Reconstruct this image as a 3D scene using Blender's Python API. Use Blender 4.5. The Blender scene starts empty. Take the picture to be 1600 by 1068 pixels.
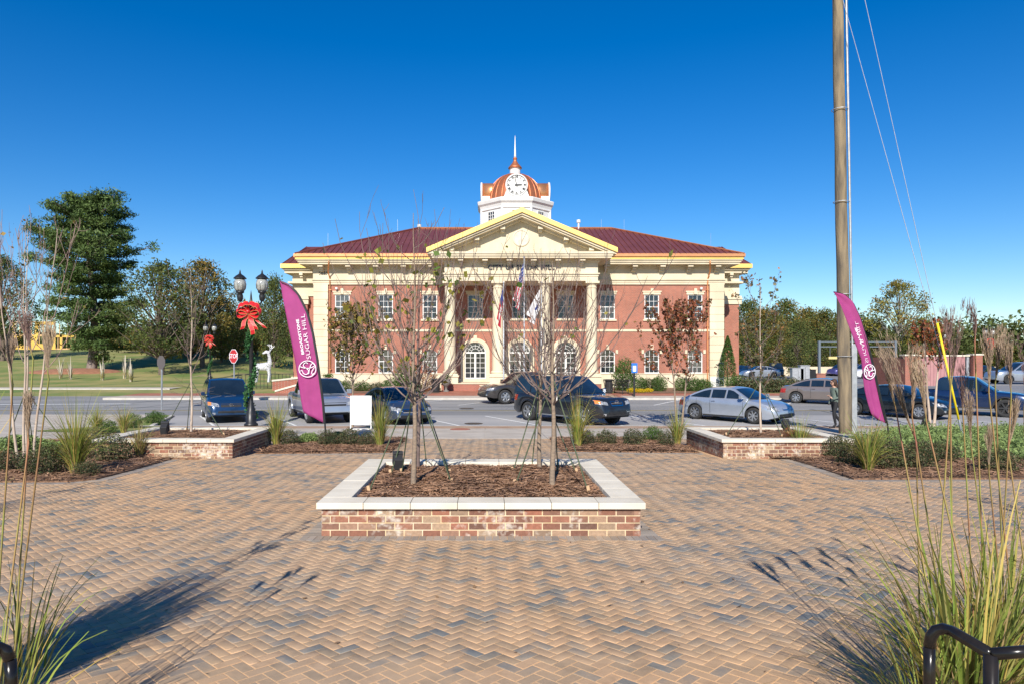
import bpy, bmesh, math, random
import numpy as np
from mathutils import Vector, Matrix
R = math.radians
rng = np.random.RandomState(7)
random.seed(7)
SC = bpy.context.scene
COL = SC.collection
# ------------------------------------------------------------------ camera, sky, sun, exposure
FP = 1066.7                      # focal length in photo pixels (1600 wide)
CZ = 1.93                        # eye height
cam = bpy.data.cameras.new('camera'); cam_o = bpy.data.objects.new('camera', cam); COL.objects.link(cam_o)
cam_o.location = (0, 0, CZ); cam_o.rotation_euler = (R(90), 0, 0)
cam.sensor_width = 36; cam.lens = 24.0; cam.shift_x = 42/1600; cam.shift_y = 28/1600
cam.clip_start = 0.05; cam.clip_end = 3000
SC.camera = cam_o
SUN_AZ = 8.3; SUN_EL = 34
w = bpy.data.worlds.new('World'); SC.world = w; w.use_nodes = True
nt = w.node_tree; bg = nt.nodes['Background']
sky = nt.nodes.new('ShaderNodeTexSky'); sky.sky_type = 'NISHITA'; sky.sun_disc = False
sky.sun_elevation = R(SUN_EL); sky.sun_rotation = R(180+SUN_AZ); sky.altitude = 200; sky.air_density = 1.0
sky.dust_density = 0.15; sky.ozone_density = 4.0
hsv = nt.nodes.new('ShaderNodeHueSaturation'); hsv.inputs['Saturation'].default_value = 1.40; hsv.inputs['Hue'].default_value = 0.508
nt.links.new(sky.outputs[0], hsv.inputs['Color']); nt.links.new(hsv.outputs[0], bg.inputs[0])
bg.inputs[1].default_value = 0.098
sl = bpy.data.lights.new('sun', 'SUN'); sl.energy = 4.9; sl.angle = R(0.45); sl.color = (1.0, 0.945, 0.86)
sun = bpy.data.objects.new('sun', sl); COL.objects.link(sun)
ce = math.cos(R(SUN_EL))
sun.rotation_euler = Vector((math.sin(R(SUN_AZ))*ce, math.cos(R(SUN_AZ))*ce, -math.sin(R(SUN_EL)))).to_track_quat('-Z', 'Y').to_euler()
sun.location = (-5, -20, 30)
SC.view_settings.view_transform = 'Standard'; SC.view_settings.look = 'None'
SC.view_settings.exposure = 0.45; SC.view_settings.gamma = 1; SC.view_settings.use_curve_mapping = False
try:
    SC.cycles.max_bounces = 6; SC.cycles.transparent_max_bounces = 8; SC.cycles.diffuse_bounces = 3
except Exception: pass

# ------------------------------------------------------------------ materials
MATS = {}
def node_mat(name):
    m = bpy.data.materials.new(name); m.use_nodes = True
    n = m.node_tree.nodes; b = n['Principled BSDF']
    return m, n, m.node_tree.links, b
def rgb(c): return (c[0], c[1], c[2], 1)
def mat(name, c1, c2=None, rough=0.7, scale=6.0, metal=0.0, bump=0.0, rand=0.0, spec=0.5, detail=4, coat=0.0, trans=0.0, c3=None, lo=0.35, hi=0.65, bscale=None, randmix=0.0, stretch=None):
    """c1/c2 mixed by noise; rand: brightness spread per loose piece / object; randmix: per piece weight toward c3"""
    if name in MATS: return MATS[name]
    m, n, L, b = node_mat(name)
    b.inputs['Roughness'].default_value = rough; b.inputs['Metallic'].default_value = metal
    b.inputs['Specular IOR Level'].default_value = spec
    if coat: b.inputs['Coat Weight'].default_value = coat; b.inputs['Coat Roughness'].default_value = 0.04
    tc = n.new('ShaderNodeTexCoord')
    src = tc.outputs['Object']
    if stretch:
        mp = n.new('ShaderNodeMapping'); mp.inputs['Scale'].default_value = stretch; L.new(src, mp.inputs[0]); src = mp.outputs[0]
    nz = n.new('ShaderNodeTexNoise'); nz.inputs['Scale'].default_value = scale; nz.inputs['Detail'].default_value = detail
    L.new(src, nz.inputs['Vector'])
    rp = n.new('ShaderNodeValToRGB'); rp.color_ramp.elements[0].position = lo; rp.color_ramp.elements[1].position = hi
    rp.color_ramp.elements[0].color = rgb(c1); rp.color_ramp.elements[1].color = rgb(c2 or c1)
    L.new(nz.outputs[0], rp.inputs[0]); out = rp.outputs[0]
    if rand or randmix:
        ge = n.new('ShaderNodeNewGeometry'); oi = n.new('ShaderNodeObjectInfo')
        ad = n.new('ShaderNodeMath'); ad.operation = 'ADD'; L.new(ge.outputs['Random Per Island'], ad.inputs[0]); L.new(oi.outputs['Random'], ad.inputs[1])
        fr = n.new('ShaderNodeMath'); fr.operation = 'FRACT'; L.new(ad.outputs[0], fr.inputs[0]); rv = fr.outputs[0]
        if c3 is not None:
            r2 = n.new('ShaderNodeValToRGB'); r2.color_ramp.elements[0].position = max(0, 1-randmix-0.15); r2.color_ramp.elements[1].position = min(1, 1-randmix+0.15)
            r2.color_ramp.elements[0].color = (0,0,0,1); r2.color_ramp.elements[1].color = (1,1,1,1); L.new(rv, r2.inputs[0])
            mx = n.new('ShaderNodeMix'); mx.data_type = 'RGBA'; L.new(r2.outputs[0], mx.inputs[0]); L.new(out, mx.inputs[6]); mx.inputs[7].default_value = rgb(c3); out = mx.outputs[2]
        if rand:
            wn = n.new('ShaderNodeTexWhiteNoise'); wn.noise_dimensions = '1D'; L.new(rv, wn.inputs['W'])
            mr = n.new('ShaderNodeMapRange'); mr.inputs[3].default_value = 1-rand; mr.inputs[4].default_value = 1+rand; L.new(wn.outputs[0], mr.inputs[0])
            vm = n.new('ShaderNodeVectorMath'); vm.operation = 'SCALE'; L.new(out, vm.inputs[0]); L.new(mr.outputs[0], vm.inputs['Scale']); out = vm.outputs[0]
    L.new(out, b.inputs['Base Color'])
    if bump:
        nb = n.new('ShaderNodeTexNoise'); nb.inputs['Scale'].default_value = bscale or scale*4; nb.inputs['Detail'].default_value = 5; L.new(src, nb.inputs['Vector'])
        bp = n.new('ShaderNodeBump'); bp.inputs['Strength'].default_value = bump; bp.inputs['Distance'].default_value = 0.02
        L.new(nb.outputs[0], bp.inputs['Height']); L.new(bp.outputs[0], b.inputs['Normal'])
    if trans:
        tr = n.new('ShaderNodeBsdfTranslucent'); L.new(out, tr.inputs[0]); mxs = n.new('ShaderNodeMixShader'); mxs.inputs[0].default_value = trans
        L.new(b.outputs[0], mxs.inputs[1]); L.new(tr.outputs[0], mxs.inputs[2]); L.new(mxs.outputs[0], n['Material Output'].inputs[0])
    MATS[name] = m
    return m
def brick_mat(name, c1, c2, mortar, bw=0.203, bh=0.0677, ms=0.010, bump=0.4):
    m, n, L, b = node_mat(name); b.inputs['Roughness'].default_value = 0.85
    tc = n.new('ShaderNodeTexCoord'); sp = n.new('ShaderNodeSeparateXYZ'); L.new(tc.outputs['Object'], sp.inputs[0])
    ad = n.new('ShaderNodeMath'); L.new(sp.outputs[0], ad.inputs[0]); L.new(sp.outputs[1], ad.inputs[1])
    cb = n.new('ShaderNodeCombineXYZ'); L.new(ad.outputs[0], cb.inputs[0]); L.new(sp.outputs[2], cb.inputs[1])
    br = n.new('ShaderNodeTexBrick'); L.new(cb.outputs[0], br.inputs['Vector'])
    br.inputs['Scale'].default_value = 1; br.inputs['Brick Width'].default_value = bw; br.inputs['Row Height'].default_value = bh; br.inputs['Mortar Size'].default_value = ms
    br.inputs['Color1'].default_value = rgb(c1); br.inputs['Color2'].default_value = rgb(c2); br.inputs['Mortar'].default_value = rgb(mortar); br.inputs['Bias'].default_value = 0.0
    nz = n.new('ShaderNodeTexNoise'); nz.inputs['Scale'].default_value = 0.7; nz.inputs['Detail'].default_value = 6; L.new(tc.outputs['Object'], nz.inputs['Vector'])
    mr = n.new('ShaderNodeMapRange'); mr.inputs[3].default_value = 0.72; mr.inputs[4].default_value = 1.28; L.new(nz.outputs[0], mr.inputs[0])
    vm = n.new('ShaderNodeVectorMath'); vm.operation = 'SCALE'; L.new(br.outputs[0], vm.inputs[0]); L.new(mr.outputs[0], vm.inputs['Scale'])
    L.new(vm.outputs[0], b.inputs['Base Color'])
    bp = n.new('ShaderNodeBump'); bp.inputs['Strength'].default_value = bump; bp.inputs['Distance'].default_value = -0.01; L.new(br.outputs['Fac'], bp.inputs['Height']); L.new(bp.outputs[0], b.inputs['Normal'])
    return m

def paver_mat():
    m, n, L, b = node_mat('paver'); b.inputs['Roughness'].default_value = 0.85
    oi = n.new('ShaderNodeObjectInfo'); ge = n.new('ShaderNodeNewGeometry'); ad = n.new('ShaderNodeMath'); L.new(oi.outputs['Random'], ad.inputs[0]); L.new(ge.outputs['Random Per Island'], ad.inputs[1])
    fr = n.new('ShaderNodeMath'); fr.operation = 'FRACT'; L.new(ad.outputs[0], fr.inputs[0])
    big = n.new('ShaderNodeTexNoise'); big.inputs['Scale'].default_value = 0.55; big.inputs['Detail'].default_value = 4; L.new(ge.outputs['Position'], big.inputs['Vector'])
    a2 = n.new('ShaderNodeMath'); a2.operation = 'MULTIPLY_ADD'; L.new(big.outputs[0], a2.inputs[0]); a2.inputs[1].default_value = 1.3; a2.inputs[2].default_value = -0.62
    a3 = n.new('ShaderNodeMath'); L.new(fr.outputs[0], a3.inputs[0]); L.new(a2.outputs[0], a3.inputs[1])
    rp = n.new('ShaderNodeValToRGB'); e = rp.color_ramp.elements; e[0].position = 0.0; e[0].color = (0.48,0.31,0.178,1); e[1].position = 1.0; e[1].color = (0.15,0.158,0.155,1)
    for p, c in ((0.3,(0.41,0.275,0.165,1)),(0.55,(0.35,0.245,0.152,1)),(0.70,(0.29,0.215,0.14,1)),(0.82,(0.225,0.205,0.17,1))):
        x = e.new(p); x.color = c
    L.new(a3.outputs[0], rp.inputs[0])
    nz = n.new('ShaderNodeTexNoise'); nz.inputs['Scale'].default_value = 9; nz.inputs['Detail'].default_value = 9; nz.inputs['Roughness'].default_value = .7; L.new(ge.outputs['Position'], nz.inputs['Vector'])
    mr = n.new('ShaderNodeMapRange'); mr.inputs[1].default_value = .25; mr.inputs[2].default_value = .75; mr.inputs[3].default_value = 0.74; mr.inputs[4].default_value = 1.26; L.new(nz.outputs[0], mr.inputs[0])
    vm = n.new('ShaderNodeVectorMath'); vm.operation = 'SCALE'; L.new(rp.outputs[0], vm.inputs[0]); L.new(mr.outputs[0], vm.inputs['Scale'])
    # sand left lying on the blocks in drifts
    sn = n.new('ShaderNodeTexNoise'); sn.inputs['Scale'].default_value = 1.7; sn.inputs['Detail'].default_value = 10; sn.inputs['Roughness'].default_value = .65; L.new(ge.outputs['Position'], sn.inputs['Vector'])
    sr = n.new('ShaderNodeMapRange'); sr.inputs[1].default_value = .43; sr.inputs[2].default_value = .62; sr.inputs[4].default_value = .80; L.new(sn.outputs[0], sr.inputs[0])
    mx = n.new('ShaderNodeMix'); mx.data_type = 'RGBA'; L.new(sr.outputs[0], mx.inputs[0]); L.new(vm.outputs[0], mx.inputs[6]); mx.inputs[7].default_value = (0.50,0.335,0.195,1)
    w2 = n.new('ShaderNodeTexNoise'); w2.inputs['Scale'].default_value = .28; w2.inputs['Detail'].default_value = 3; L.new(ge.outputs['Position'], w2.inputs['Vector'])
    r3 = n.new('ShaderNodeValToRGB'); r3.color_ramp.elements[0].position = .38; r3.color_ramp.elements[1].position = .66; r3.color_ramp.elements[0].color = (.94,.97,1.02,1); r3.color_ramp.elements[1].color = (1.06,.98,.88,1); L.new(w2.outputs[0], r3.inputs[0])
    vt = n.new('ShaderNodeVectorMath'); vt.operation = 'MULTIPLY'
    L.new(mx.outputs[2], vt.inputs[0]); L.new(r3.outputs[0], vt.inputs[1]); L.new(vt.outputs[0], b.inputs['Base Color'])
    nb = n.new('ShaderNodeTexNoise'); nb.inputs['Scale'].default_value = 160; L.new(ge.outputs['Position'], nb.inputs['Vector'])
    bp = n.new('ShaderNodeBump'); bp.inputs['Strength'].default_value = .3; bp.inputs['Distance'].default_value = .01; L.new(nb.outputs[0], bp.inputs['Height']); L.new(bp.outputs[0], b.inputs['Normal'])
    return m
M_paver = paver_mat()
M_sand = mat('joint_sand', (0.70,0.44,0.23), (0.58,0.37,0.20), rough=0.95, scale=3)
M_border = mat('border_paver', (0.27,0.235,0.20), (0.36,0.28,0.2), rough=0.85, scale=2, rand=0.2, bump=0.2, bscale=80)
M_conc = mat('sidewalk_concrete', (0.40,0.345,0.28), (0.49,0.43,0.355), rough=0.9, scale=1.6, bump=0.15, bscale=60, detail=8)
M_kerb = mat('kerb_concrete', (0.43,0.40,0.35), (0.52,0.48,0.42), rough=0.9, scale=3)
M_asph = mat('asphalt', (0.19,0.19,0.188), (0.28,0.272,0.26), rough=0.9, scale=0.55, bump=0.2, bscale=120, detail=10, stretch=(0.35,1.6,1))
M_asph2 = mat('parking_asphalt', (0.17,0.17,0.18), (0.22,0.22,0.225), rough=0.9, scale=0.2, detail=8)
M_line = mat('road_paint', (0.75,0.75,0.72), (0.55,0.54,0.52), rough=0.7, scale=9, lo=0.5, hi=0.75)
M_yline = mat('yellow_paint', (0.45,0.36,0.16), (0.33,0.28,0.18), rough=0.8, scale=5)
M_redpave = mat('red_brick_paving', (0.30,0.10,0.06), (0.38,0.15,0.09), rough=0.85, scale=2, rand=0.2)
M_lawn = mat('lawn', (0.12,0.175,0.03), (0.31,0.26,0.09), rough=0.95, scale=0.25, detail=10, bump=0.5, bscale=14)
M_mulch = mat('mulch', (0.12,0.066,0.038), (0.28,0.155,0.088), rough=1.0, scale=18, detail=8, bump=1.0, bscale=45)
M_straw = mat('pine_straw', (0.28,0.15,0.08), (0.16,0.085,0.05), rough=0.9, scale=2, rand=0.5, c3=(0.36,0.21,0.12), randmix=0.25)
M_cap = mat('coping_stone', (0.67,0.605,0.485), (0.54,0.475,0.365), rough=0.85, scale=2.5, rand=0.07, lo=0.45, hi=0.8, bump=0.08, bscale=70, detail=7)
M_mortar = mat('mortar', (0.58,0.43,0.24), (0.64,0.53,0.37), rough=0.95, scale=5, bump=0.3)
def planter_brick():
    m, n, L, b = node_mat('planter_brick'); b.inputs['Roughness'].default_value = 0.9
    oi = n.new('ShaderNodeObjectInfo'); ge = n.new('ShaderNodeNewGeometry'); ad = n.new('ShaderNodeMath'); L.new(oi.outputs['Random'], ad.inputs[0]); L.new(ge.outputs['Random Per Island'], ad.inputs[1])
    fr = n.new('ShaderNodeMath'); fr.operation = 'FRACT'; L.new(ad.outputs[0], fr.inputs[0])
    rp = n.new('ShaderNodeValToRGB'); e = rp.color_ramp.elements; e[0].color = (0.13,0.07,0.05,1); e[1].color = (0.27,0.15,0.10,1)
    for p, c in ((0.2,(0.24,0.10,0.062,1)),(0.4,(0.17,0.10,0.07,1)),(0.6,(0.29,0.115,0.07,1)),(0.78,(0.21,0.14,0.095,1)),(0.9,(0.36,0.25,0.16,1))):
        x = e.new(p); x.color = c
    L.new(fr.outputs[0], rp.inputs[0])
    nz = n.new('ShaderNodeTexNoise'); nz.inputs['Scale'].default_value = 14; nz.inputs['Detail'].default_value = 6; L.new(ge.outputs['Position'], nz.inputs['Vector'])
    n2 = n.new('ShaderNodeTexNoise'); n2.inputs['Scale'].default_value = 1.7; n2.inputs['Detail'].default_value = 3; L.new(ge.outputs['Position'], n2.inputs['Vector'])
    mu = n.new('ShaderNodeMath'); mu.operation = 'MULTIPLY'; L.new(nz.outputs[0], mu.inputs[0]); L.new(n2.outputs[0], mu.inputs[1])
    r2 = n.new('ShaderNodeMapRange'); r2.inputs[1].default_value = 0.27; r2.inputs[2].default_value = 0.46; L.new(mu.outputs[0], r2.inputs[0])
    mx = n.new('ShaderNodeMix'); mx.data_type = 'RGBA'; L.new(r2.outputs[0], mx.inputs[0]); L.new(rp.outputs[0], mx.inputs[6]); mx.inputs[7].default_value = (0.62,0.56,0.47,1)
    n3 = n.new('ShaderNodeTexNoise'); n3.inputs['Scale'].default_value = 30; L.new(ge.outputs['Position'], n3.inputs['Vector'])
    mr = n.new('ShaderNodeMapRange'); mr.inputs[3].default_value = 0.65; mr.inputs[4].default_value = 1.35; L.new(n3.outputs[0], mr.inputs[0])
    vm = n.new('ShaderNodeVectorMath'); vm.operation = 'SCALE'; L.new(mx.outputs[2], vm.inputs[0]); L.new(mr.outputs[0], vm.inputs['Scale'])
    L.new(vm.outputs[0], b.inputs['Base Color'])
    bp = n.new('ShaderNodeBump'); bp.inputs['Strength'].default_value = 0.5; bp.inputs['Distance'].default_value = 0.01; L.new(n3.outputs[0], bp.inputs['Height']); L.new(bp.outputs[0], b.inputs['Normal'])
    return m
M_pbrick = planter_brick()
M_wallbrick = brick_mat('facade_brick', (0.375,0.095,0.055), (0.27,0.068,0.042), (0.37,0.25,0.18))
M_redbrick2 = brick_mat('low_wall_brick', (0.36,0.085,0.045), (0.26,0.065,0.04), (0.32,0.22,0.17))
M_stone = mat('limestone', (0.66,0.57,0.41), (0.56,0.475,0.33), stretch=(1,1,.4), rough=0.85, scale=0.9, rand=0.04, bump=0.08, bscale=30, detail=7)
M_white = mat('white_paint', (0.72,0.71,0.68), (0.67,0.66,0.63), rough=0.5, scale=2)
M_roof = mat('maroon_metal', (0.165,0.046,0.036), (0.20,0.058,0.046), rough=0.42, scale=0.8, metal=0.25)
M_copper = mat('copper', (0.80,0.36,0.16), (0.72,0.30,0.13), rough=0.36, scale=1.5, metal=0.75)
M_dcopper = mat('dome_copper', (0.58,0.20,0.09), (0.48,0.165,0.075), rough=0.5, scale=1.2, metal=0.65, rand=0.08)
M_ycopper = mat('pediment_copper', (0.86,0.60,0.17), (0.78,0.52,0.15), rough=0.5, scale=1.2, metal=0.35)
M_glass = mat('window_glass', (0.012,0.016,0.02), (0.03,0.035,0.04), rough=0.06, scale=0.9, spec=0.7, c3=(0.10,0.105,0.10), randmix=0.3)
M_cglass = mat('car_glass', (0.008,0.014,0.02), (0.015,0.025,0.035), rough=0.03, scale=1.2, spec=0.8, coat=0.6)
M_black = mat('black_metal', (0.012,0.012,0.013), (0.02,0.02,0.021), rough=0.4, scale=5)
M_gloss = mat('gloss_black', (0.008,0.008,0.01), rough=0.16, coat=0.6)
M_rubber = mat('tyre_rubber', (0.018,0.018,0.018), (0.03,0.029,0.028), rough=0.85, scale=8)
M_dark = mat('dark_plastic', (0.02,0.02,0.022), (0.035,0.035,0.035), rough=0.7, scale=6)
M_chrome = mat('chrome', (0.75,0.76,0.78), rough=0.12, metal=1.0)
M_alloy = mat('alloy', (0.55,0.56,0.58), (0.48,0.49,0.5), rough=0.3, metal=0.8)
M_lamp = mat('headlamp_glass', (0.36,0.37,0.39), (0.16,0.17,0.18), rough=0.08, scale=12, coat=0.8, spec=0.8)
M_amber = mat('amber_lens', (0.75,0.22,0.04), rough=0.12, coat=0.8)
M_redlens = mat('red_lens', (0.35,0.012,0.012), rough=0.12, coat=0.8)
M_bark = mat('young_bark', (0.30,0.22,0.15), (0.20,0.15,0.11), rough=0.95, scale=9, bump=0.5, stretch=(1,1,3))
M_twig = mat('twig_bark', (0.13,0.09,0.08), (0.20,0.145,0.12), rough=0.9, scale=6)
M_dbark = mat('dark_bark', (0.10,0.075,0.055), (0.17,0.13,0.10), rough=0.95, scale=4, bump=0.7, stretch=(1,1,0.3))
M_pale = mat('pale_bark', (0.52,0.42,0.33), (0.36,0.27,0.20), rough=0.9, scale=6, stretch=(1,1,0.4))
def leafm(name, a, b_, rand=0.35, tr=0.3, c3=None, rm=0.0, scale=0.5):
    return mat(name, a, b_, rough=0.6, scale=scale, rand=rand, trans=tr, c3=c3, randmix=rm, spec=0.25)
M_pine = leafm('pine_needles', (0.055,0.10,0.028), (0.12,0.17,0.045), tr=0.15, rand=0.4)
M_leafd = leafm('dark_leaves', (0.055,0.085,0.025), (0.115,0.14,0.038), c3=(0.15,0.14,0.035), rm=0.15)
M_leafm = leafm('mid_leaves', (0.08,0.12,0.03), (0.14,0.165,0.04), c3=(0.20,0.13,0.03), rm=0.2)
M_leafo = leafm('autumn_leaves', (0.19,0.15,0.035), (0.30,0.18,0.04), c3=(0.10,0.11,0.03), rm=0.35)
M_leafy = leafm('yellow_leaves', (0.34,0.26,0.04), (0.22,0.20,0.04), c3=(0.12,0.14,0.03), rm=0.25)
M_leafr = leafm('red_leaves', (0.36,0.105,0.045), (0.24,0.08,0.04), c3=(0.12,0.10,0.03), rm=0.3)
M_leafl = leafm('planter_tree_leaves', (0.24,0.24,0.04), (0.36,0.27,0.05), c3=(0.10,0.16,0.03), rm=0.3)
M_shrub = leafm('shrub_leaves', (0.05,0.075,0.03), (0.10,0.105,0.045), c3=(0.17,0.11,0.06), rm=0.22, rand=0.45, tr=0.2)
M_shrubg = leafm('green_shrub_leaves', (0.05,0.10,0.02), (0.09,0.15,0.03), rand=0.4, tr=0.2)
M_juni = leafm('juniper_needles', (0.16,0.23,0.075), (0.24,0.31,0.10), rand=0.4, tr=0.2, scale=2)
M_blade = leafm('grass_blades', (0.16,0.23,0.04), (0.28,0.30,0.06), rand=0.4, tr=0.3, c3=(0.50,0.36,0.10), rm=0.25, scale=3)
M_blade2 = leafm('dry_grass_blades', (0.30,0.27,0.09), (0.20,0.22,0.05), rand=0.4, tr=0.3, c3=(0.42,0.28,0.14), rm=0.35, scale=3)
M_plume = leafm('plume_strands', (0.44,0.33,0.22), (0.32,0.23,0.17), rand=0.4, tr=0.35, scale=5)
M_plumed = leafm('dark_plume_strands', (0.15,0.09,0.085), (0.22,0.14,0.115), rand=0.4, tr=0.2, scale=5)
M_stem = leafm('plume_stems', (0.24,0.26,0.06), (0.32,0.12,0.08), rand=0.2, tr=0.1, scale=2.5)

# ------------------------------------------------------------------ mesh helpers
class MB:
    def __init__(s): s.v = []; s.f = []; s.m = []; s.mats = []; s.smooth = False
    def mi(s, m):
        if m is None: return 0
        if m not in s.mats: s.mats.append(m)
        return s.mats.index(m)
    def add(s, vs, fs, m=None):
        k = len(s.v); i = s.mi(m)
        s.v.extend([tuple(p) for p in vs]); s.f.extend([tuple(a+k for a in f) for f in fs]); s.m.extend([i]*len(fs)); return s
    def box(s, x0, x1, y0, y1, z0, z1, m=None):
        return s.add([(x0,y0,z0),(x1,y0,z0),(x1,y1,z0),(x0,y1,z0),(x0,y0,z1),(x1,y0,z1),(x1,y1,z1),(x0,y1,z1)],
              [(0,3,2,1),(4,5,6,7),(0,1,5,4),(1,2,6,5),(2,3,7,6),(3,0,4,7)], m)
    def obox(s, c, ax, ay, az, m=None):
        c = Vector(c); ax = Vector(ax)/2; ay = Vector(ay)/2; az = Vector(az)/2
        vs = [c+ax*i+ay*j+az*k for k in (-1,1) for i, j in ((-1,-1),(1,-1),(1,1),(-1,1))]
        return s.add(vs, [(0,3,2,1),(4,5,6,7),(0,1,5,4),(1,2,6,5),(2,3,7,6),(3,0,4,7)], m)
    def quad(s, a, b, c, d, m=None): return s.add([a,b,c,d], [(0,1,2,3)], m)
    def bar(s, a, b, w_, m=None, n=4, w2=None): return s.tube([a,b], [w_, w2 if w2 is not None else w_], n, m, cap=True)
    def tube(s, pts, rad, n=6, m=None, cap=False):
        pts = [Vector(p) for p in pts]; k = len(s.v); N = len(pts); vs = []
        a = None
        for i, p in enumerate(pts):
            t = (pts[min(i+1,N-1)]-pts[max(i-1,0)])
            if t.length < 1e-9: t = Vector((0,0,1))
            t.normalize()
            if a is None or (a-t*a.dot(t)).length < 1e-4: a = t.cross(Vector((1,0,0)) if abs(t.x) < 0.8 else Vector((0,0,1)))
            a = (a-t*a.dot(t)).normalized(); b = t.cross(a)
            r = rad[i] if hasattr(rad, '__len__') else rad
            for j in range(n):
                an = 2*math.pi*j/n + math.pi/4
                vs.append(p+a*(r*math.cos(an))+b*(r*math.sin(an)))
        fs = [(i*n+j, i*n+(j+1)%n, (i+1)*n+(j+1)%n, (i+1)*n+j) for i in range(N-1) for j in range(n)]
        if cap: fs += [tuple(range(n-1,-1,-1)), tuple((N-1)*n+j for j in range(n))]
        return s.add(vs, fs, m)
    def lathe(s, prof, c=(0,0,0), n=16, m=None, sx=1, sy=1):
        vs = [(c[0]+r*math.cos(2*math.pi*j/n)*sx, c[1]+r*math.sin(2*math.pi*j/n)*sy, c[2]+z) for r, z in prof for j in range(n)]
        N = len(prof)
        fs = [(i*n+j, i*n+(j+1)%n, (i+1)*n+(j+1)%n, (i+1)*n+j) for i in range(N-1) for j in range(n)]
        if prof[0][0] > 1e-4: fs.append(tuple(range(n-1,-1,-1)))
        if prof[-1][0] > 1e-4: fs.append(tuple((N-1)*n+j for j in range(n)))
        return s.add(vs, fs, m)
    def prism(s, poly, y0, y1, m=None):
        """poly (x,z) counter-clockwise seen from -Y, extruded y0 (front) to y1"""
        n = len(poly)
        vs = [(x,y0,z) for x, z in poly]+[(x,y1,z) for x, z in poly]
        fs = [tuple(range(n)), tuple(range(2*n-1,n-1,-1))]+[(i, i+n, (i+1)%n+n, (i+1)%n) for i in range(n)]
        return s.add(vs, fs, m)
    def build(s, name, m=None, parent=None, loc=None, smooth=False, **kw):
        me = bpy.data.meshes.new(name); me.from_pydata(s.v, [], s.f)
        for x in (s.mats or [m]):
            if x: me.materials.append(x)
        if len(s.mats) > 1: me.polygons.foreach_set('material_index', s.m)
        if smooth or s.smooth: me.shade_smooth() if hasattr(me,'shade_smooth') else me.polygons.foreach_set('use_smooth',[True]*len(me.polygons))
        return link(name, me, parent, loc, **kw)
def link(name, me, parent=None, loc=None, label=None, cat=None, group=None, kind=None):
    o = bpy.data.objects.new(name, me); COL.objects.link(o)
    if parent: o.parent = parent
    if loc is not None: o.location = loc
    tag(o, label, cat, group, kind); return o
def tag(o, label=None, cat=None, group=None, kind=None):
    if label: o['label'] = label
    if cat: o['category'] = cat
    if group: o['group'] = group
    if kind: o['kind'] = kind
    return o
def thing(name, label, cat, loc=(0,0,0), rz=0, group=None):
    o = bpy.data.objects.new(name, None); COL.objects.link(o); o.location = loc; o.rotation_euler = (0,0,rz); o.empty_display_size = 0.2
    return tag(o, label, cat, group)
def copy_tree(o, loc=None, rz=None, label=None, scale=None, parent=None):
    c = o.copy(); COL.objects.link(c); c.parent = parent
    if loc is not None: c.location = loc
    if rz is not None: c.rotation_euler = (0,0,rz)
    if scale is not None: c.scale = scale if hasattr(scale,'__len__') else (scale,)*3
    if label: c['label'] = label
    for ch in list(o.children): copy_tree(ch, parent=c)
    return c
def npmesh(name, V, F, m):
    """fast quads: V (n,3), F (k,4)"""
    me = bpy.data.meshes.new(name); V = np.asarray(V, dtype=np.float32); F = np.asarray(F, dtype=np.int32)
    me.vertices.add(len(V)); me.vertices.foreach_set('co', V.ravel())
    me.loops.add(F.size); me.loops.foreach_set('vertex_index', F.ravel())
    me.polygons.add(len(F)); me.polygons.foreach_set('loop_start', np.arange(0, F.size, F.shape[1], dtype=np.int32))
    me.update(calc_edges=True); me.materials.append(m); return me
def bevel(o, w_=0.02, seg=2, ang=35):
    md = o.modifiers.new('bevel', 'BEVEL'); md.width = w_; md.segments = seg; md.limit_method = 'ANGLE'; md.angle_limit = R(ang)
    return o
def text_mesh(txt, size, m, name='lettering', extrude=0.01, align='CENTER', space=1.0, bold=0.0):
    c = bpy.data.curves.new(name, 'FONT'); c.body = txt; c.size = size; c.extrude = extrude; c.align_x = align; c.align_y = 'CENTER'; c.space_character = space; c.offset = bold; c.resolution_u = 3
    o = bpy.data.objects.new(name, c); COL.objects.link(o)
    dg = bpy.context.evaluated_depsgraph_get(); dg.update()
    me = bpy.data.meshes.new_from_object(o.evaluated_get(dg)); bpy.data.objects.remove(o); bpy.data.curves.remove(c)
    me.materials.clear(); me.materials.append(m); me.name = name
    return me
# finished-surface profile along the view direction
PY = [-80, 0, 26.0, 26.1, 42.0, 42.1, 45, 53, 120, 600]
PZ = [.23, .228, -.565, -.68, -.50, -.38, -.36, -.22, -.2, -.2]
def P(y): return float(np.interp(y, PY, PZ))
def smooth(t): t = min(1, max(0, t)); return t*t*(3-2*t)
def H(x, y):
    h = 0
    if x < -15 and y > 52:
        h += smooth((-x-17)/12)*(3.9*smooth((y-54)/62))
    if y > 130: h += 3*smooth((y-130)/100)
    return h
def Z(x, y): return P(y)+H(x, y)
def X_(px, y): return (px-758)*y/FP
def Zp(py, y): return CZ+(562-py)*y/FP
def GP(px, py):
    """ground point on the plaza/road surface seen at photo pixel"""
    lo, hi = 1.5, 300
    for _ in range(50):
        y = (lo+hi)/2
        if CZ-P(y) > (py-562)*y/FP: lo = y
        else: hi = y
    return X_(px, lo), lo
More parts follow.
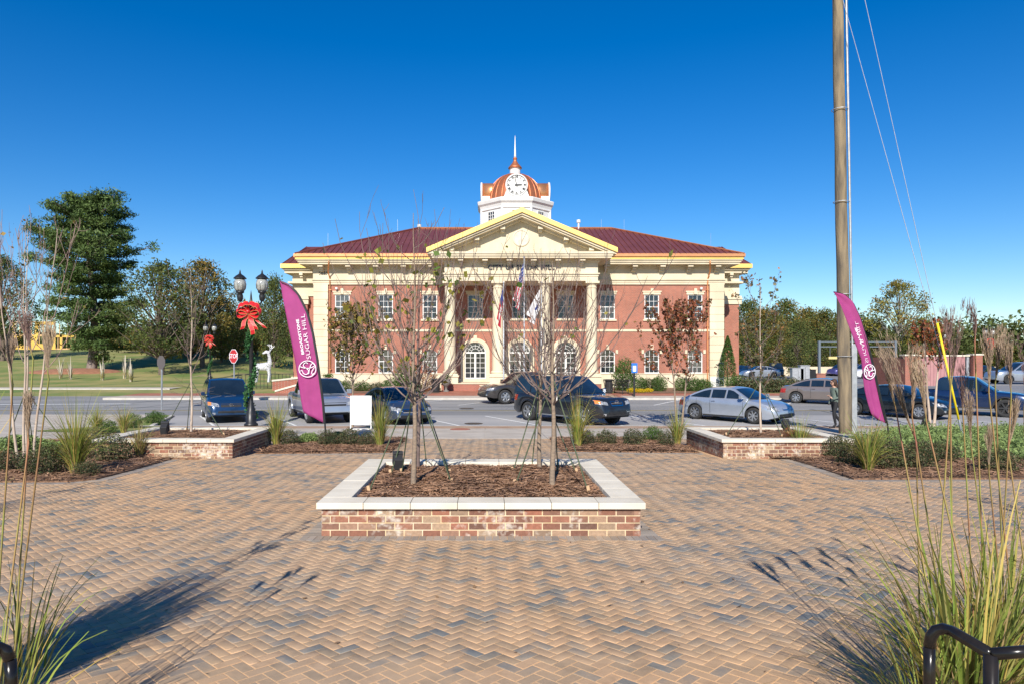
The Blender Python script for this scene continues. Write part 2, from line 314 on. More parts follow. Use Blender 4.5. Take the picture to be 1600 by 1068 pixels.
# ------------------------------------------------------------------ ground sheets
def terrain():
    xs = [-400,-300,-220,-160,-120,-95]+list(range(-80,-10,4))+[-8,0,10,20,30,45,60,90,130,200,300,400]
    ys = [-60,-20,0,26.05,26.12,41.98,42.05,45,50,53]+list(range(56,124,4))+[130,145,160,185,215,260,330,420,520,600]
    b = MB(); nx = len(xs)
    for y in ys:
        for x in xs: b.v.append((x,y,Z(x,y)-(0.07 if y < 50 else 0.03 if x > -16 else 0.0)))
    b.f = [(j*nx+i, j*nx+i+1, (j+1)*nx+i+1, (j+1)*nx+i) for j in range(len(ys)-1) for i in range(nx-1)]; b.m = [0]*len(b.f)
    b.build('ground', M_lawn, kind='structure', smooth=True)
terrain()
def poly_sheet(name, poly, dz, m, kind='structure', skirt=0.0, parent=None):
    """polygon on the near plaza slope (one plane) or any region with no break of slope"""
    b = MB(); n = len(poly); vs = [(x,y,Z(x,y)+dz) for x, y in poly]; b.add(vs, [tuple(range(n))])
    if skirt: b.add(vs+[(x,y,z-skirt) for x, y, z in vs], [(i, i+n, (i+1)%n+n, (i+1)%n) for i in range(n)])
    return b.build(name, m, kind=kind, parent=parent)
def strip(name, x0, x1, ys, dz, m, xs=None):
    b = MB(); xs = xs or [x0, x1]; nx = len(xs)
    for y in ys:
        for x in xs: b.v.append((x,y,P(y)+dz))
    b.f = [(j*nx+i, j*nx+i+1, (j+1)*nx+i+1, (j+1)*nx+i) for j in range(len(ys)-1) for i in range(nx-1)]; b.m = [0]*len(b.f)
    return b.build(name, m, kind='structure')
strip('road', -150, 150, [26.12, 41.98], 0.0, M_asph)
strip('parking_lane', -150, 150, [26.13, 31.6], 0.003, mat('light_asphalt',(0.36,0.345,0.33),(0.29,0.285,0.28),rough=.9,scale=.4,bump=.2,bscale=120,detail=10,stretch=(.4,1.4,1)))
strip('patched_lane', -150, 150, [31.6, 33.4], 0.002, mat('dark_asphalt',(0.17,0.17,0.172),(0.22,0.218,0.215),rough=.9,scale=.5,detail=10,stretch=(.3,1.4,1)))
b = MB()
for x0, x1, y0, y1, in ((-150,-23.5,41.99,51),): b.add([(x0,y0,-.496),(x1,y0,-.496),(x1,y1,-.30),(x0,y1,-.30)], [(0,1,2,3)])
b.build('side_street', M_asph, kind='structure')
plaza = poly_sheet('plaza', [(-16,1.0),(16,1.0),(16,20.2),(-16,20.2)], -0.0035, M_sand)
# concrete sidewalk across, made of slabs
sw = strip('sidewalk', -60, 60, [20.2, 24.6], -0.02, M_kerb)
def slab(x0, x1, y0, y1, dz=0.0, th=0.03, m=M_conc, parent=None, name='slab'):
    b = MB(); g = 0.008
    q = [(x0+g,y0+g),(x1-g,y0+g),(x1-g,y1-g),(x0+g,y1-g)]
    vs = [(x,y,P(y)+dz-th) for x, y in q]+[(x,y,P(y)+dz) for x, y in q]
    b.add(vs, [(4,5,6,7),(0,1,5,4),(1,2,6,5),(2,3,7,6),(3,0,4,7)])
    return b.build(name, m, parent=parent)
for i in range(-16, 17):
    for y0, y1 in ((20.2,22.4),(22.4,24.6)): slab(i*1.85, i*1.85+1.85, y0, y1, parent=sw)
strip('kerbside_paving', -12.5, 60, [24.6, 25.9], 0.0, mat('kerbside_tan', (0.34,0.21,0.13), (0.42,0.29,0.19), rough=0.9, scale=2.2, rand=0.1, bump=0.3))
left_pave = strip('corner_pavement', -150, -12.5, [24.6, 25.9], 0.0, M_conc)
poly_sheet('corner_lawn', [(-15.5,23.2),(-12.2,22.2),(-11.9,25.6),(-14.4,25.7)], 0.012, M_lawn)
def raised(name, poly, z, m, kerb=None):
    b = MB(); n = len(poly); b.add([(x,y,z) for x,y in poly]+[(x,y,-.95) for x,y in poly],[tuple(range(n))]+[(i,i+n,(i+1)%n+n,(i+1)%n) for i in range(n)]); b.build(name, m, kind='structure')
raised('corner_concrete', [(-70,26.12),(-13.75,26.12),(-15.35,31.4),(-70,31.4)], -.560, M_conc)
raised('corner_grass', [(-13.74,26.12),(-12.85,26.12),(-14.3,31.0),(-15.2,31.4)], -.556, M_lawn)
raised('corner_kerb', [(-12.84,26.12),(-12.68,26.12),(-14.16,31.1),(-14.29,31.0)], -.550, M_kerb)
kb = strip('near_kerb', -150, 60, [25.9, 26.0], 0.0, M_kerb)
b = MB(); b.box(-150, 60, 25.9, 26.11, -.9, -.563); b.build('near_kerb_face', M_kerb, kind='structure')
b = MB(); b.box(-23.5, 22, 41.95, 42.12, -.9, -.372); b.build('far_kerb', M_kerb, kind='structure')
fs_ = strip('far_sidewalk', -23.5, 60, [42.12, 44.1], 0.01, M_conc)
strip('brick_apron', -23.5, 21.5, [44.1, 45, 46.6], 0.016, M_redpave)
strip('entrance_paving', -3.2, 8.4, [46.6, 49.2], 0.02, M_redpave)
strip('park_path', -80, -23.6, [51, 53.2], 0.05, M_conc)
strip('parking_lot', 22.5, 150, [45, 53, 95], 0.02, M_asph2)
strip('lot_entrance', 22.5, 120, [44.1, 45, 58], 0.026, mat('tan_concrete', (0.36,0.29,0.215), (0.42,0.35,0.27), rough=0.9, scale=0.5))
b = MB(); b.box(-80,-23.5,51.0-.15,51.0,-.9,-.17); b.build('park_kerb', M_kerb, kind='structure')
# road paint
def line(x0, y0, x1, y1, w_, m, name='road_marking'):
    d = Vector((x1-x0,y1-y0,0)).normalized(); n_ = Vector((-d.y,d.x,0))*w_/2
    b = MB(); vs = [(x0+n_.x,y0+n_.y),(x0-n_.x,y0-n_.y),(x1-n_.x,y1-n_.y),(x1+n_.x,y1+n_.y)]
    b.add([(x,y,P(y)+0.008) for x, y in vs], [(0,1,2,3)]); b.build(name, m, kind='structure')
for k in range(-4, 9):
    if k in (-2,): continue
    line(0.0+k*3.25, 31.2, 2.45+k*3.25, 26.7, 0.11, M_line)
for k in range(-1, 7): line(-1.5+k*3.6, 37.6, -0.1+k*3.6-1.4+2.5, 41.6, 0.11, M_line)
line(-60, 34.05, 60, 34.05, 0.11, M_yline); line(-60, 34.3, 60, 34.3, 0.11, M_yline)
line(-45, 37.2, -20, 38.6, 0.3, M_line)
rs_ = random.Random(12)
for k in range(9):
    x0 = rs_.uniform(-30,28); y0 = rs_.uniform(27,41); n = rs_.randint(8,16); b = MB(); pts = [(x0,y0)]; a = rs_.choice((0,0,1.5))+rs_.uniform(-.2,.2)
    for i in range(n): a += rs_.uniform(-.25,.25)*.6; pts.append((pts[-1][0]+.7*math.cos(a), min(41.8,max(26.3,pts[-1][1]+.7*math.sin(a)))))
    for i in range(n):
        (xa,ya),(xb,yb) = pts[i],pts[i+1]; d = Vector((xb-xa,yb-ya)).normalized()*.03; b.quad((xa+d.y,ya-d.x,P(ya)+.006),(xb+d.y,yb-d.x,P(yb)+.006),(xb-d.y,yb+d.x,P(yb)+.006),(xa-d.y,ya+d.x,P(ya)+.006))
    b.build('tar_seam', mat('tar',(0.035,0.035,0.036),(0.06,0.06,0.06),rough=.6), kind='structure')
for px, py, r, m, nm in ((740,661,0.38,M_black,'dark iron manhole cover in the road, nearest the kerb'),(729,637.5,0.38,M_black,'dark iron manhole cover far across the road by the lane line'),(719,670,0.36,M_redpave,'rusty round utility cover in the paving beside the road')):
    x, y = GP(px, py); b = MB(); b.lathe([(r,-.03),(r,0.012),(r-.03,0.016),(r-.05,0.010),(0.0,0.012)], (0,0,0), 24)
    b.build('manhole_cover', m, loc=(x,y,P(y)), label=nm, cat='manhole cover')

# ------------------------------------------------------------------ beds
BEDL = [(-16,11.2)]+[GP(*p) for p in ((108,753),(150,749),(205,735),(268,717))]+[(-6.2,14.8),(-8.9,15.2),(-8.9,17.9),(-9.3,19.3),(-16,19.3)]
BEDR = [GP(*p) for p in ((1216,712),(1268,727),(1334,749))]+[(16,11.9),(16,19.4),(8.5,19.4),(8.4,15.2),(6.2,14.9)]
BEDM1 = [GP(*p) for p in ((408,706),(620,705))]+[(-2.3,20.0),(-5.6,20.0)]
BEDM1 = [(-5.35,15.9),(-2.25,16.15),(-2.3,20.0),(-5.35,20.0)]
BEDM2 = [(1.85,16.4),(5.05,16.1),(5.05,20.0),(1.9,20.0)]
def inside(x, y, poly):
    c = False; n = len(poly)
    for i in range(n):
        x0,y0 = poly[i]; x1,y1 = poly[(i+1)%n]
        if (y0 > y) != (y1 > y) and x < (x1-x0)*(y-y0)/(y1-y0)+x0: c = not c
    return c
PL_C = (-1.85,1.76,7.46,10.81); PL_L = (-8.65,-5.52,15.0,17.85); PL_R = (5.2,8.15,15.0,17.85)
def in_rect(x, y, r, g=0.0): return r[0]-g < x < r[1]+g and r[2]-g < y < r[3]+g
for nm, bd in (('left_bed',BEDL),('right_bed',BEDR),('middle_left_bed',BEDM1),('middle_right_bed',BEDM2)):
    poly_sheet(nm, bd, 0.03, M_mulch, skirt=0.08)
def straw(name, pts_fn, n, size, z_fn, m=M_straw, parent=None, lift=0.03, **kw):
    V = np.zeros((n,4,3)); k = 0
    while k < n:
        x, y = pts_fn()
        if x is None: continue
        a = rng.rand()*math.pi*2; L_ = size*(0.5+rng.rand()); w_ = size*0.035*(0.6+rng.rand())
        dx, dy = math.cos(a)*L_/2, math.sin(a)*L_/2; nx, ny = -math.sin(a)*w_, math.cos(a)*w_
        z = z_fn(x,y)+rng.rand()*lift; t1 = (rng.rand()-.35)*lift*1.2; t2 = (rng.rand()-.35)*lift*1.2
        V[k] = [(x-dx-nx,y-dy-ny,z+t1),(x+dx-nx,y+dy-ny,z+t2),(x+dx+nx,y+dy+ny,z+t2+.004),(x-dx+nx,y-dy+ny,z+t1+.004)]; k += 1
    me = npmesh(name, V.reshape(-1,3), np.arange(n*4).reshape(-1,4), m)
    return link(name, me, parent, kind='stuff', **kw)
def poly_pts(poly, excl=()):
    xs = [p[0] for p in poly]; ys = [p[1] for p in poly]
    def f():
        x = random.uniform(min(xs),max(xs)); y = random.uniform(min(ys),max(ys))
        if not inside(x,y,poly) or any(in_rect(x,y,r,.0) for r in excl): return None, None
        return x, y
    return f
for nm, bd, n in (('left_bed_straw',BEDL,16000),('right_bed_straw',BEDR,16000),('middle_left_bed_straw',BEDM1,6000),('middle_right_bed_straw',BEDM2,6000)):
    straw('pine_straw', poly_pts(bd,(PL_L,PL_R)), n, 0.2, lambda x,y: P(y)+0.03, lift=0.05)

# ------------------------------------------------------------------ pavers, 45 degree herringbone
def pavers():
    U = 0.0800; g = 0.0042; c45 = math.sqrt(.5); tops = []; cells = []
    for i in range(-240, 420):
        for j in range(-240, 420):
            d = (i-j) % 4
            if d == 0: a = (i, j, 2, 1)
            elif d == 3: a = (i, j, 1, 2)
            else: continue
            cx, cy = (a[0]+a[2]/2)*U, (a[1]+a[3]/2)*U
            x = (cx-cy)*c45; y = (cx+cy)*c45+2.0
            if not (1.6 < y < 20.1 and abs(x) < 12.5) or abs(x) > 3.6+0.95*y: continue
            cells.append((x, y, a[2] > a[3]))
    keep = []
    for x, y, h in cells:
        if in_rect(x,y,PL_C,0.10) or in_rect(x,y,PL_L) or in_rect(x,y,PL_R): continue
        if inside(x,y,BEDL) or inside(x,y,BEDR) or inside(x,y,BEDM1) or inside(x,y,BEDM2): continue
        keep.append((x,y,h))
    vis = [k for k in keep if k[1] > 3.45 and -0.72*k[1] < k[0] < 0.8*k[1]]
    vis.sort(key=lambda k: k[1]); near = vis[:300]; nset = set(near)
    sl_ = -0.0305
    b = MB(); e = 0.002
    def pm(w_, l_):
        hx, hy = l_/2-g, w_/2-g
        return [(-hx,-hy,-.02),(hx,-hy,-.02),(hx,hy,-.02),(-hx,hy,-.02),(-hx,-hy,-.001),(hx,-hy,-.001),(hx,hy,-.001),(-hx,hy,-.001),
                (-hx+e,-hy+e,0),(hx-e,-hy+e,0),(hx-e,hy-e,0),(-hx+e,hy-e,0)]
    fs = [(0,1,5,4),(1,2,6,5),(2,3,7,6),(3,0,4,7),(4,5,9,8),(5,6,10,9),(6,7,11,10),(7,4,8,11),(8,9,10,11)]
    base = pm(U, 2*U)
    me = bpy.data.meshes.new('paver'); me.from_pydata(base, [], fs); me.materials.append(M_paver)
    for x, y, h in near:
        o = link('paver', me, plaza, (x,y,P(y)+rng.uniform(-.001,.001)))
        q = Vector((0, -sl_, 1)).normalized()
        o.rotation_mode = 'QUATERNION'
        o.rotation_quaternion = Vector((0,0,1)).rotation_difference(q) @ Matrix.Rotation(R(45 if h else 135),3,'Z').to_quaternion()
    rest = [k for k in keep if k not in nset]
    B = np.array(base); n = len(rest); arr = np.array([(x,y,1 if h else 0) for x,y,h in rest])
    V = np.zeros((n,12,3)); an = np.where(arr[:,2] > 0, R(45), R(135)); ca, sa = np.cos(an)[:,None], np.sin(an)[:,None]
    V[:,:,0] = arr[:,0:1]+B[None,:,0]*ca-B[None,:,1]*sa
    V[:,:,1] = arr[:,1:2]+B[None,:,0]*sa+B[None,:,1]*ca
    V[:,:,2] = np.interp(V[:,:,1], PY, PZ)+B[None,:,2]+rng.uniform(-.001,.001,(n,1))
    F = (np.arange(n)[:,None,None]*12+np.array(fs)[None]).reshape(-1,4)
    link('far_pavers', npmesh('far_pavers', V.reshape(-1,3), F, M_paver), plaza, kind='stuff')
    # soldier course round the middle planter
    b = MB(); r = PL_C
    def pv(x0,x1,y0,y1):
        g2 = .003; q = [(x0+g2,y0+g2),(x1-g2,y0+g2),(x1-g2,y1-g2),(x0+g2,y1-g2)]
        dz = rng.uniform(-.001,.002)+.001
        b.add([(x,y,P(y)-.02) for x,y in q]+[(x,y,P(y)+dz) for x,y in q], fs[:4]+[(4,5,6,7)])
    x = r[0]-.15
    while x < r[1]+.15: pv(x,x+U,r[2]-.17,r[2]+.04); x += U
    y = r[2]+.04
    while y < r[3]+.2: pv(r[0]-.15,r[0]+.06,y,y+U); pv(r[1]-.06,r[1]+.15,y,y+U); y += U
    b.build('border_pavers', M_border, plaza, kind='stuff')
    # grey edging along the beds
    b = MB()
    for poly, segs in ((BEDL,(0,1,2,3)),(BEDR,(0,1,2)),(BEDM1,(0,)),(BEDM2,(0,))):
        for s_ in segs:
            p0 = Vector(poly[s_]); p1 = Vector(poly[s_+1]); d = (p1-p0); L_ = d.length; d.normalize(); nn = Vector((d.y,-d.x)); k = 0
            while k*U < L_:
                a0 = p0+d*(k*U+.003); a1 = p0+d*(k*U+U-.003)
                q = [a0+nn*.2, a1+nn*.2, a1-nn*.02, a0-nn*.02]
                b.add([(v.x,v.y,P(v.y)-.02) for v in q]+[(v.x,v.y,P(v.y)+.004) for v in q], fs[:4]+[(4,5,6,7)]); k += 1
    b.build('edging_pavers', M_border, plaza, kind='stuff')
pavers()

# ------------------------------------------------------------------ brick planters
def planter(r, ztop, label, show, gx=0.33):
    x0,x1,y0,y1 = r; zc = ztop-0.07; t = thing('brick_planter', label, 'planter', ((x0+x1)/2,(y0+y1)/2,P(y0)), group='low brick planters with stone coping')
    ox, oy, oz = t.location
    ch = 0.0785; bl = 0.203; bx0,bx1,by0,by1 = x0+.05,x1-.05,y0+.05,y1-.05
    zb = P(y1)-.1; b = MB(); cw = 0.0045
    b.box(bx0+cw-ox,bx1-cw-ox,by0+cw-oy,by0+.2-oy,zb-oz,zc-oz); b.box(bx0+cw-ox,bx1-cw-ox,by1-.2-oy,by1-cw-oy,zb-oz,zc-oz)
    b.box(bx0+cw-ox,bx0+.2-ox,by0+.2-oy,by1-.2-oy,zb-oz,zc-oz); b.box(bx1-.2-ox,bx1-cw-ox,by0+.2-oy,by1-.2-oy,zb-oz,zc-oz)
    b.build('mortar_core', M_mortar, t)
    bb = MB(); mt = .013; bb.box(0,bl-mt,0,.085,0,ch-mt); hb = MB(); hb.box(0,.0925,0,.085,0,ch-mt)
    def mesh(mb, n): 
        me = bpy.data.meshes.new(n); me.from_pydata(mb.v,[],mb.f); me.materials.append(M_pbrick); return me
    full = mesh(bb,'brick'); half = mesh(hb,'brick')
    rows = int((zc-zb)/ch)+1
    for side in ('front','right','left','back'):
        L_ = (bx1-bx0) if side in ('front','back') else (by1-by0)
        stuff = MB() if side not in show else None
        for k in range(rows):
            z = zc-ch*(k+1)+mt/2 - .001
            if z < (P(by0) if side == 'front' else P(by1))-ch: continue
            u = 0.0; first = (k % 2 == 1)
            while u < L_-.02:
                ln = .102 if (first and u == 0) else bl
                if u+ln > L_-.01: ln = L_-u+mt/2
                u1 = u+ln-mt; dj = rng.uniform(-.0015,.0025)
                if side == 'front': loc, rz = (bx0+u,by0-dj,z), 0
                elif side == 'back': loc, rz = (bx1-u,by1+dj,z), math.pi
                elif side == 'right': loc, rz = (bx1+dj,by0+u,z), math.pi/2
                else: loc, rz = (bx0-dj,by1-u,z), -math.pi/2
                loc = (loc[0]-ox,loc[1]-oy,loc[2]-oz)
                if stuff is None:
                    o = link('brick', full, t, loc); o.rotation_euler = (0,0,rz); o.scale = ((u1-u)/(bl-mt),1,1)
                else:
                    c, s = math.cos(rz), math.sin(rz)
                    vs = [(loc[0]+x*c-y*s, loc[1]+x*s+y*c, loc[2]+zz) for x, y, zz in [(p[0]*(u1-u)/(bl-mt),p[1],p[2]) for p in bb.v]]
                    stuff.add(vs, bb.f)
                u += ln
        if stuff: stuff.build('hidden_bricks', M_pbrick, t, kind='stuff')
    # coping stones
    def stone(a0,a1,c0,c1):
        b = MB(); g = .0025; b.box(a0+g-ox,a1-g-ox,c0+g-oy,c1-g-oy,zc-oz,ztop-oz+rng.uniform(-.001,.001)); bevel(b.build('coping_stone', M_cap, t), .006, 2)
    n = max(3, round((x1-x0)/.55)); 
    for c0, c1 in ((y0,y0+gx),(y1-gx,y1)):
        for i in range(n): stone(x0+(x1-x0)*i/n, x0+(x1-x0)*(i+1)/n, c0, c1)
    n = max(3, round((y1-y0-2*gx)/.55))
    for a0, a1 in ((x0,x0+gx),(x1-gx,x1)):
        for i in range(n): stone(a0, a1, y0+gx+(y1-y0-2*gx)*i/n, y0+gx+(y1-y0-2*gx)*(i+1)/n)
    # straw mound
    b = MB(); N = 22; sx0,sx1,sy0,sy1 = x0+gx-.02,x1-gx+.02,y0+gx-.02,y1-gx+.02
    zf = lambda x,y: ztop-.075+.05*math.sin((x-sx0)/(sx1-sx0)*math.pi)*math.sin((y-sy0)/(sy1-sy0)*math.pi)+.012*math.sin(x*7)*math.sin(y*9)
    for j in range(N+1):
        for i in range(N+1):
            x = sx0+(sx1-sx0)*i/N; y = sy0+(sy1-sy0)*j/N; b.v.append((x-ox,y-oy,zf(x,y)-oz))
    b.f = [(j*(N+1)+i,j*(N+1)+i+1,(j+1)*(N+1)+i+1,(j+1)*(N+1)+i) for j in range(N) for i in range(N)]; b.m = [0]*len(b.f)
    b.build('mulch_bed', M_mulch, t, smooth=True)
    box = lambda: (random.uniform(sx0+.04,sx1-.04), random.uniform(sy0+.04,sy1-.04))
    s = straw('pine_straw', box, 13000 if r is PL_C else 5000, 0.13 if r is PL_C else .16, lambda x,y: zf(x,y)-.004, lift=.03)
    s['label'] = None; del s['label']
    return zf
zfC = planter(PL_C, 0.37, 'nearest brick planter in the middle of the plaza, with four staked bare trees', ('front',))
zfL = planter(PL_L, 0.19, 'left brick planter with one thin pale tree, beside the grassy bed', ('front','right'))
zfR = planter(PL_R, 0.19, 'right brick planter in front of the silver sedan, with one small leafy tree', ('front','left'))

# a few fallen leaves and crumbs blown over the paving
def litter():
    C = []
    for k in range(330):
        y = rng.uniform(3.2,19.5); x = rng.uniform(-.8*y-.5,.85*y+.5)
        if in_rect(x,y,PL_C,.05) or in_rect(x,y,PL_L) or in_rect(x,y,PL_R): continue
        C.append((x,y,P(y)+.008))
    C = np.array(C); n = len(C); a = rng.rand(n)*6.28; s = (.010+.018*rng.rand(n)**2)[:,None]
    A = np.stack([np.cos(a),np.sin(a),.25*rng.randn(n)],1)*s; B = np.stack([-np.sin(a),np.cos(a),.25*rng.randn(n)],1)*s*.6
    V = np.stack([C-A,C+B,C+A,C-B],1).reshape(-1,3); V[:,2] = np.maximum(V[:,2], np.interp(V[:,1],PY,PZ)+.003)
    link('leaf_litter', npmesh('leaf_litter',V,np.arange(n*4).reshape(-1,4),mat('dead_leaves',(0.16,0.09,0.05),(0.28,0.17,0.08),rough=.9,rand=.4)), kind='stuff')
litter()
# ------------------------------------------------------------------ city hall; local frame: u = x-2.61, v = y-53 (facade plane), z world
CX, CY = 2.61, 53.0
hall = thing('city_hall', 'two storey red brick city hall with columned portico, maroon roof and copper clock dome', 'building', (CX,CY,0))
W2 = (-13.7,-10.33,-6.9,6.9,10.33,13.7)
WW = 0.565
def wall_grid(b, u0, u1, z0, z1, ops, v=0.0, dep=0.16, m=None):
    """front wall with rectangular openings (ua,ub,za,zb) and their reveals"""
    us = sorted({u0,u1}|{q for o in ops for q in o[:2]}); zs = sorted({z0,z1}|{q for o in ops for q in o[2:4]})
    for i in range(len(us)-1):
        for j in range(len(zs)-1):
            cu, cz = (us[i]+us[i+1])/2, (zs[j]+zs[j+1])/2
            if any(o[0] < cu < o[1] and o[2] < cz < o[3] for o in ops): continue
            b.quad((us[i],v,zs[j]),(us[i+1],v,zs[j]),(us[i+1],v,zs[j+1]),(us[i],v,zs[j+1]), m)
    for a,c,d,e in ops:
        b.quad((a,v,d),(a,v,e),(a,v+dep,e),(a,v+dep,d), m); b.quad((c,v,d),(c,v+dep,d),(c,v+dep,e),(c,v,e), m)
        b.quad((a,v,d),(a,v+dep,d),(c,v+dep,d),(c,v,d), m); b.quad((a,v,e),(c,v,e),(c,v+dep,e),(a,v+dep,e), m)
def arc(cx, w_, zs, rise, n=14):
    """points of an arch from right spring to left spring"""
    if abs(rise-w_) < 1e-3: return [(cx+w_*math.cos(math.pi*k/n), zs+w_*math.sin(math.pi*k/n)) for k in range(n+1)]
    r = (w_*w_+rise*rise)/(2*rise); a0 = math.asin(min(1,w_/r)); 
    return [(cx+r*math.sin(a0-2*a0*k/n), zs+rise-r+r*math.cos(a0-2*a0*k/n)) for k in range(n+1)]
def spandrel(b, cx, w_, zs, rise, ztop, v, dep, m):
    pts = arc(cx, w_, zs, rise)
    for k in range(len(pts)-1):
        (xa,za),(xb,zb) = pts[k],pts[k+1]
        b.quad((xb,v,zb),(xa,v,za),(xa,v,ztop),(xb,v,ztop), m)
        b.quad((xa,v,za),(xb,v,zb),(xb,v+dep,zb),(xa,v+dep,za), m)
    if zs < ztop-rise+1e-3: pass
def window(cx, z0, z1, w_, cols, rows, v, arch=None, sash=True, label=None, nm='window', fanrise=None, double=False, parent=None):
    """frame with muntins (window) > glass_pane"""
    f = MB(); fr = .07; mt = .028; vf = v+.04
    zs = z1-(arch or 0)
    f.box(cx-w_,cx-w_+fr,vf,vf+.08,z0,zs); f.box(cx+w_-fr,cx+w_,vf,vf+.08,z0,zs); f.box(cx-w_+fr,cx+w_-fr,vf,vf+.08,z0,z0+fr*1.1)
    if arch:
        po = arc(cx,w_,zs,arch); pi_ = arc(cx,w_-fr,zs,arch-fr if arch-w_ > -1e-3 else arch-fr*.6)
        for k in range(len(po)-1):
            a,b2,c,d = po[k],po[k+1],pi_[k+1],pi_[k]
            f.quad((b2[0],vf,b2[1]),(c[0],vf,c[1]),(d[0],vf,d[1]),(a[0],vf,a[1])); f.quad((d[0],vf,d[1]),(c[0],vf,c[1]),(c[0],vf+.08,c[1]),(d[0],vf+.08,d[1]))
    else: f.box(cx-w_+fr,cx+w_-fr,vf,vf+.08,z1-fr,z1)
    vm = vf+.03; ww = w_-fr
    def top_at(u):
        if not arch: return z1-fr
        pts = pi_
        for k in range(len(pts)-1):
            if pts[k+1][0] <= u <= pts[k][0]:
                t = (u-pts[k+1][0])/max(1e-6,pts[k][0]-pts[k+1][0]); return pts[k+1][1]+t*(pts[k][1]-pts[k+1][1])
        return zs
    zt = z1-fr if not fanrise else zs
    for c in range(1,cols):
        u = cx-ww+2*ww*c/cols; f.box(u-mt/2,u+mt/2,vm,vm+.03,z0+fr,(top_at(u) if not fanrise else zs))
    for r_ in range(1,rows):
        z = z0+fr+(zt-z0-fr)*r_/rows; hw = ww
        if arch and not fanrise and z > zs: 
            hw = ww*math.sqrt(max(0,1-((z-zs)/arch)**2))
        tk = mt*(2.1 if (sash and r_ == rows//2) else 1); f.box(cx-hw,cx+hw,vm+.003,vm+.033,z-tk/2,z+tk/2)
    if fanrise:
        f.box(cx-ww,cx+ww,vf,vf+.07,zs-.05,zs+.05)
        for rr in (ww*.42, ww*.72):
            pts = [(cx+rr*math.cos(math.pi*k/12),vm+.02,zs+rr*math.sin(math.pi*k/12)) for k in range(13)]; f.tube(pts,.018,4)
        for k in range(1,6):
            a = math.pi*k/6; f.tube([(cx+ww*.42*math.cos(a),vm+.02,zs+ww*.42*math.sin(a)),(cx+ww*math.cos(a),vm+.02,zs+ww*math.sin(a))],.016,4)
    if double:
        f.box(cx-.07,cx+.07,vf-.005,vf+.07,z0,zs); 
    o = f.build(nm, M_white, parent or hall, label=label)
    g = MB(); vg = vm+.02
    if arch: 
        pts = [(cx-w_,z0),(cx+w_,z0)]+arc(cx,w_,zs,arch)
    else: pts = [(cx-w_,z0),(cx+w_,z0),(cx+w_,z1),(cx-w_,z1)]
    g.add([(x,vg,z) for x,z in pts],[tuple(range(len(pts)))]); g.build('glass_pane', M_glass, o)
    return o
# --- front brick wall, three bays: two wings and the wall behind the portico
b = MB()
ops = []
for u in W2:
    ops.append((u-WW,u+WW,5.07,6.97)); ops.append((u-WW,u+WW,0.91,2.74))
PD = (-3.25+.0, .05, 3.6)
PDU = [X_(742.6,53)-CX, X_(812,53)-CX, X_(884,53)-CX]
for u in PDU: ops.append((u-.82,u+.82,0.5,3.32)); ops.append((u-.6,u+.6,5.1,6.97))
wall_grid(b, -15.0, 15.0, 0.84, 7.74, ops)
for u in W2: spandrel(b, u, WW, 2.74-.26, .26, 2.74, 0, .16, None)
for u in PDU: spandrel(b, u, .82, 2.5, .82, 3.32, 0, .16, None)
# side and back walls
b.quad((-15.7,.02,-.4),(-15.7,.02,7.74),(-15.7,5,7.74),(-15.7,5,-.4)); b.quad((15.7,.02,-.4),(15.7,5,-.4),(15.7,5,7.74),(15.7,.02,7.74))
b.quad((-15.7,16,-.4),(-15.7,16,7.74),(15.7,16,7.74),(15.7,16,-.4))
b.build('brick_wall', M_wallbrick, hall)
# recessed + projecting side wings
for s in (-1,1):
    wg = MB()
    def bx(a,c,v0,v1,z0,z1,mm=None):
        a,c = (a*s,c*s) if s > 0 else (c*s,a*s); wg.box(a,c,v0,v1,z0,z1,mm)
    bx(15.6,17.6,5.0,10.0,-.4,7.3,M_wallbrick); bx(17.6,18.8,4.6,14,-.4,6.6,M_wallbrick)
    bx(15.72,17.58,4.94,5.1,4.12,4.29,M_stone); 
    bx(15.71,18.95,4.9,14.1,7.3,9.2,M_stone); bx(17.5,19.0,4.5,14.1,6.6,7.3,M_stone); bx(17.45,19.05,4.42,14.1,7.0,7.12,M_stone)
    bx(15.7,19.2,4.4,14.2,8.35,8.5,M_stone); bx(15.7,19.45,4.3,14.4,9.2,9.42,M_stone); bx(15.7,19.55,4.15,14.5,9.42,9.62,M_stone)
    bx(17.5,18.95,4.5,10,-.4,.55,M_stone)
    wg.build('side_wing', None, hall)
    g = MB(); a,c = (15.8*s,19.7*s) if s > 0 else (19.7*s,15.8*s); g.box(a,c,3.95,4.12,9.58,9.93); a,c = (19.53*s,19.72*s) if s > 0 else (19.72*s,19.53*s); g.box(a,c,4.12,14.6,9.58,9.93)
    g.build('gutter', M_ycopper, hall)
    rf = MB(); e0,e1 = 15.0*s,19.7*s; r0,r1 = 11*s,18.7*s
    rf.add([(e0,4.0,9.9),(e1,4.0,9.9),(r1,8.6,12.1),(r0,8.6,12.1),(e1,14.6,9.9),(e0,14.6,9.9)],[(0,1,2,3) if s > 0 else (3,2,1,0),(1,4,2) if s > 0 else (2,4,1),(3,2,4,5) if s > 0 else (5,4,2,3)])
    rr = rf.build('wing_roof', M_roof, hall)
    for k in range(9):
        t = k/8.0; ue = e0+(e1-e0)*t*.98; ur = r0+(r1-r0)*(t*.98); q = MB(); q.tube([(ue,4.02,9.93),(max(min(ue,r1),r1 if s < 0 else -99) if s < 0 else min(ue,r1),8.5,12.1)] ,.025,4); q.build('roof_seam', M_roof, rr)
    for k in range(2):
        u = (16.4+k*1.6)*s; q = MB(); q.box(u-.14,u+.14,4.0,4.42,8.98,9.2); q.box(u-.11,u+.11,4.12,4.42,8.82,8.98); q.build('bracket', M_stone, hall)
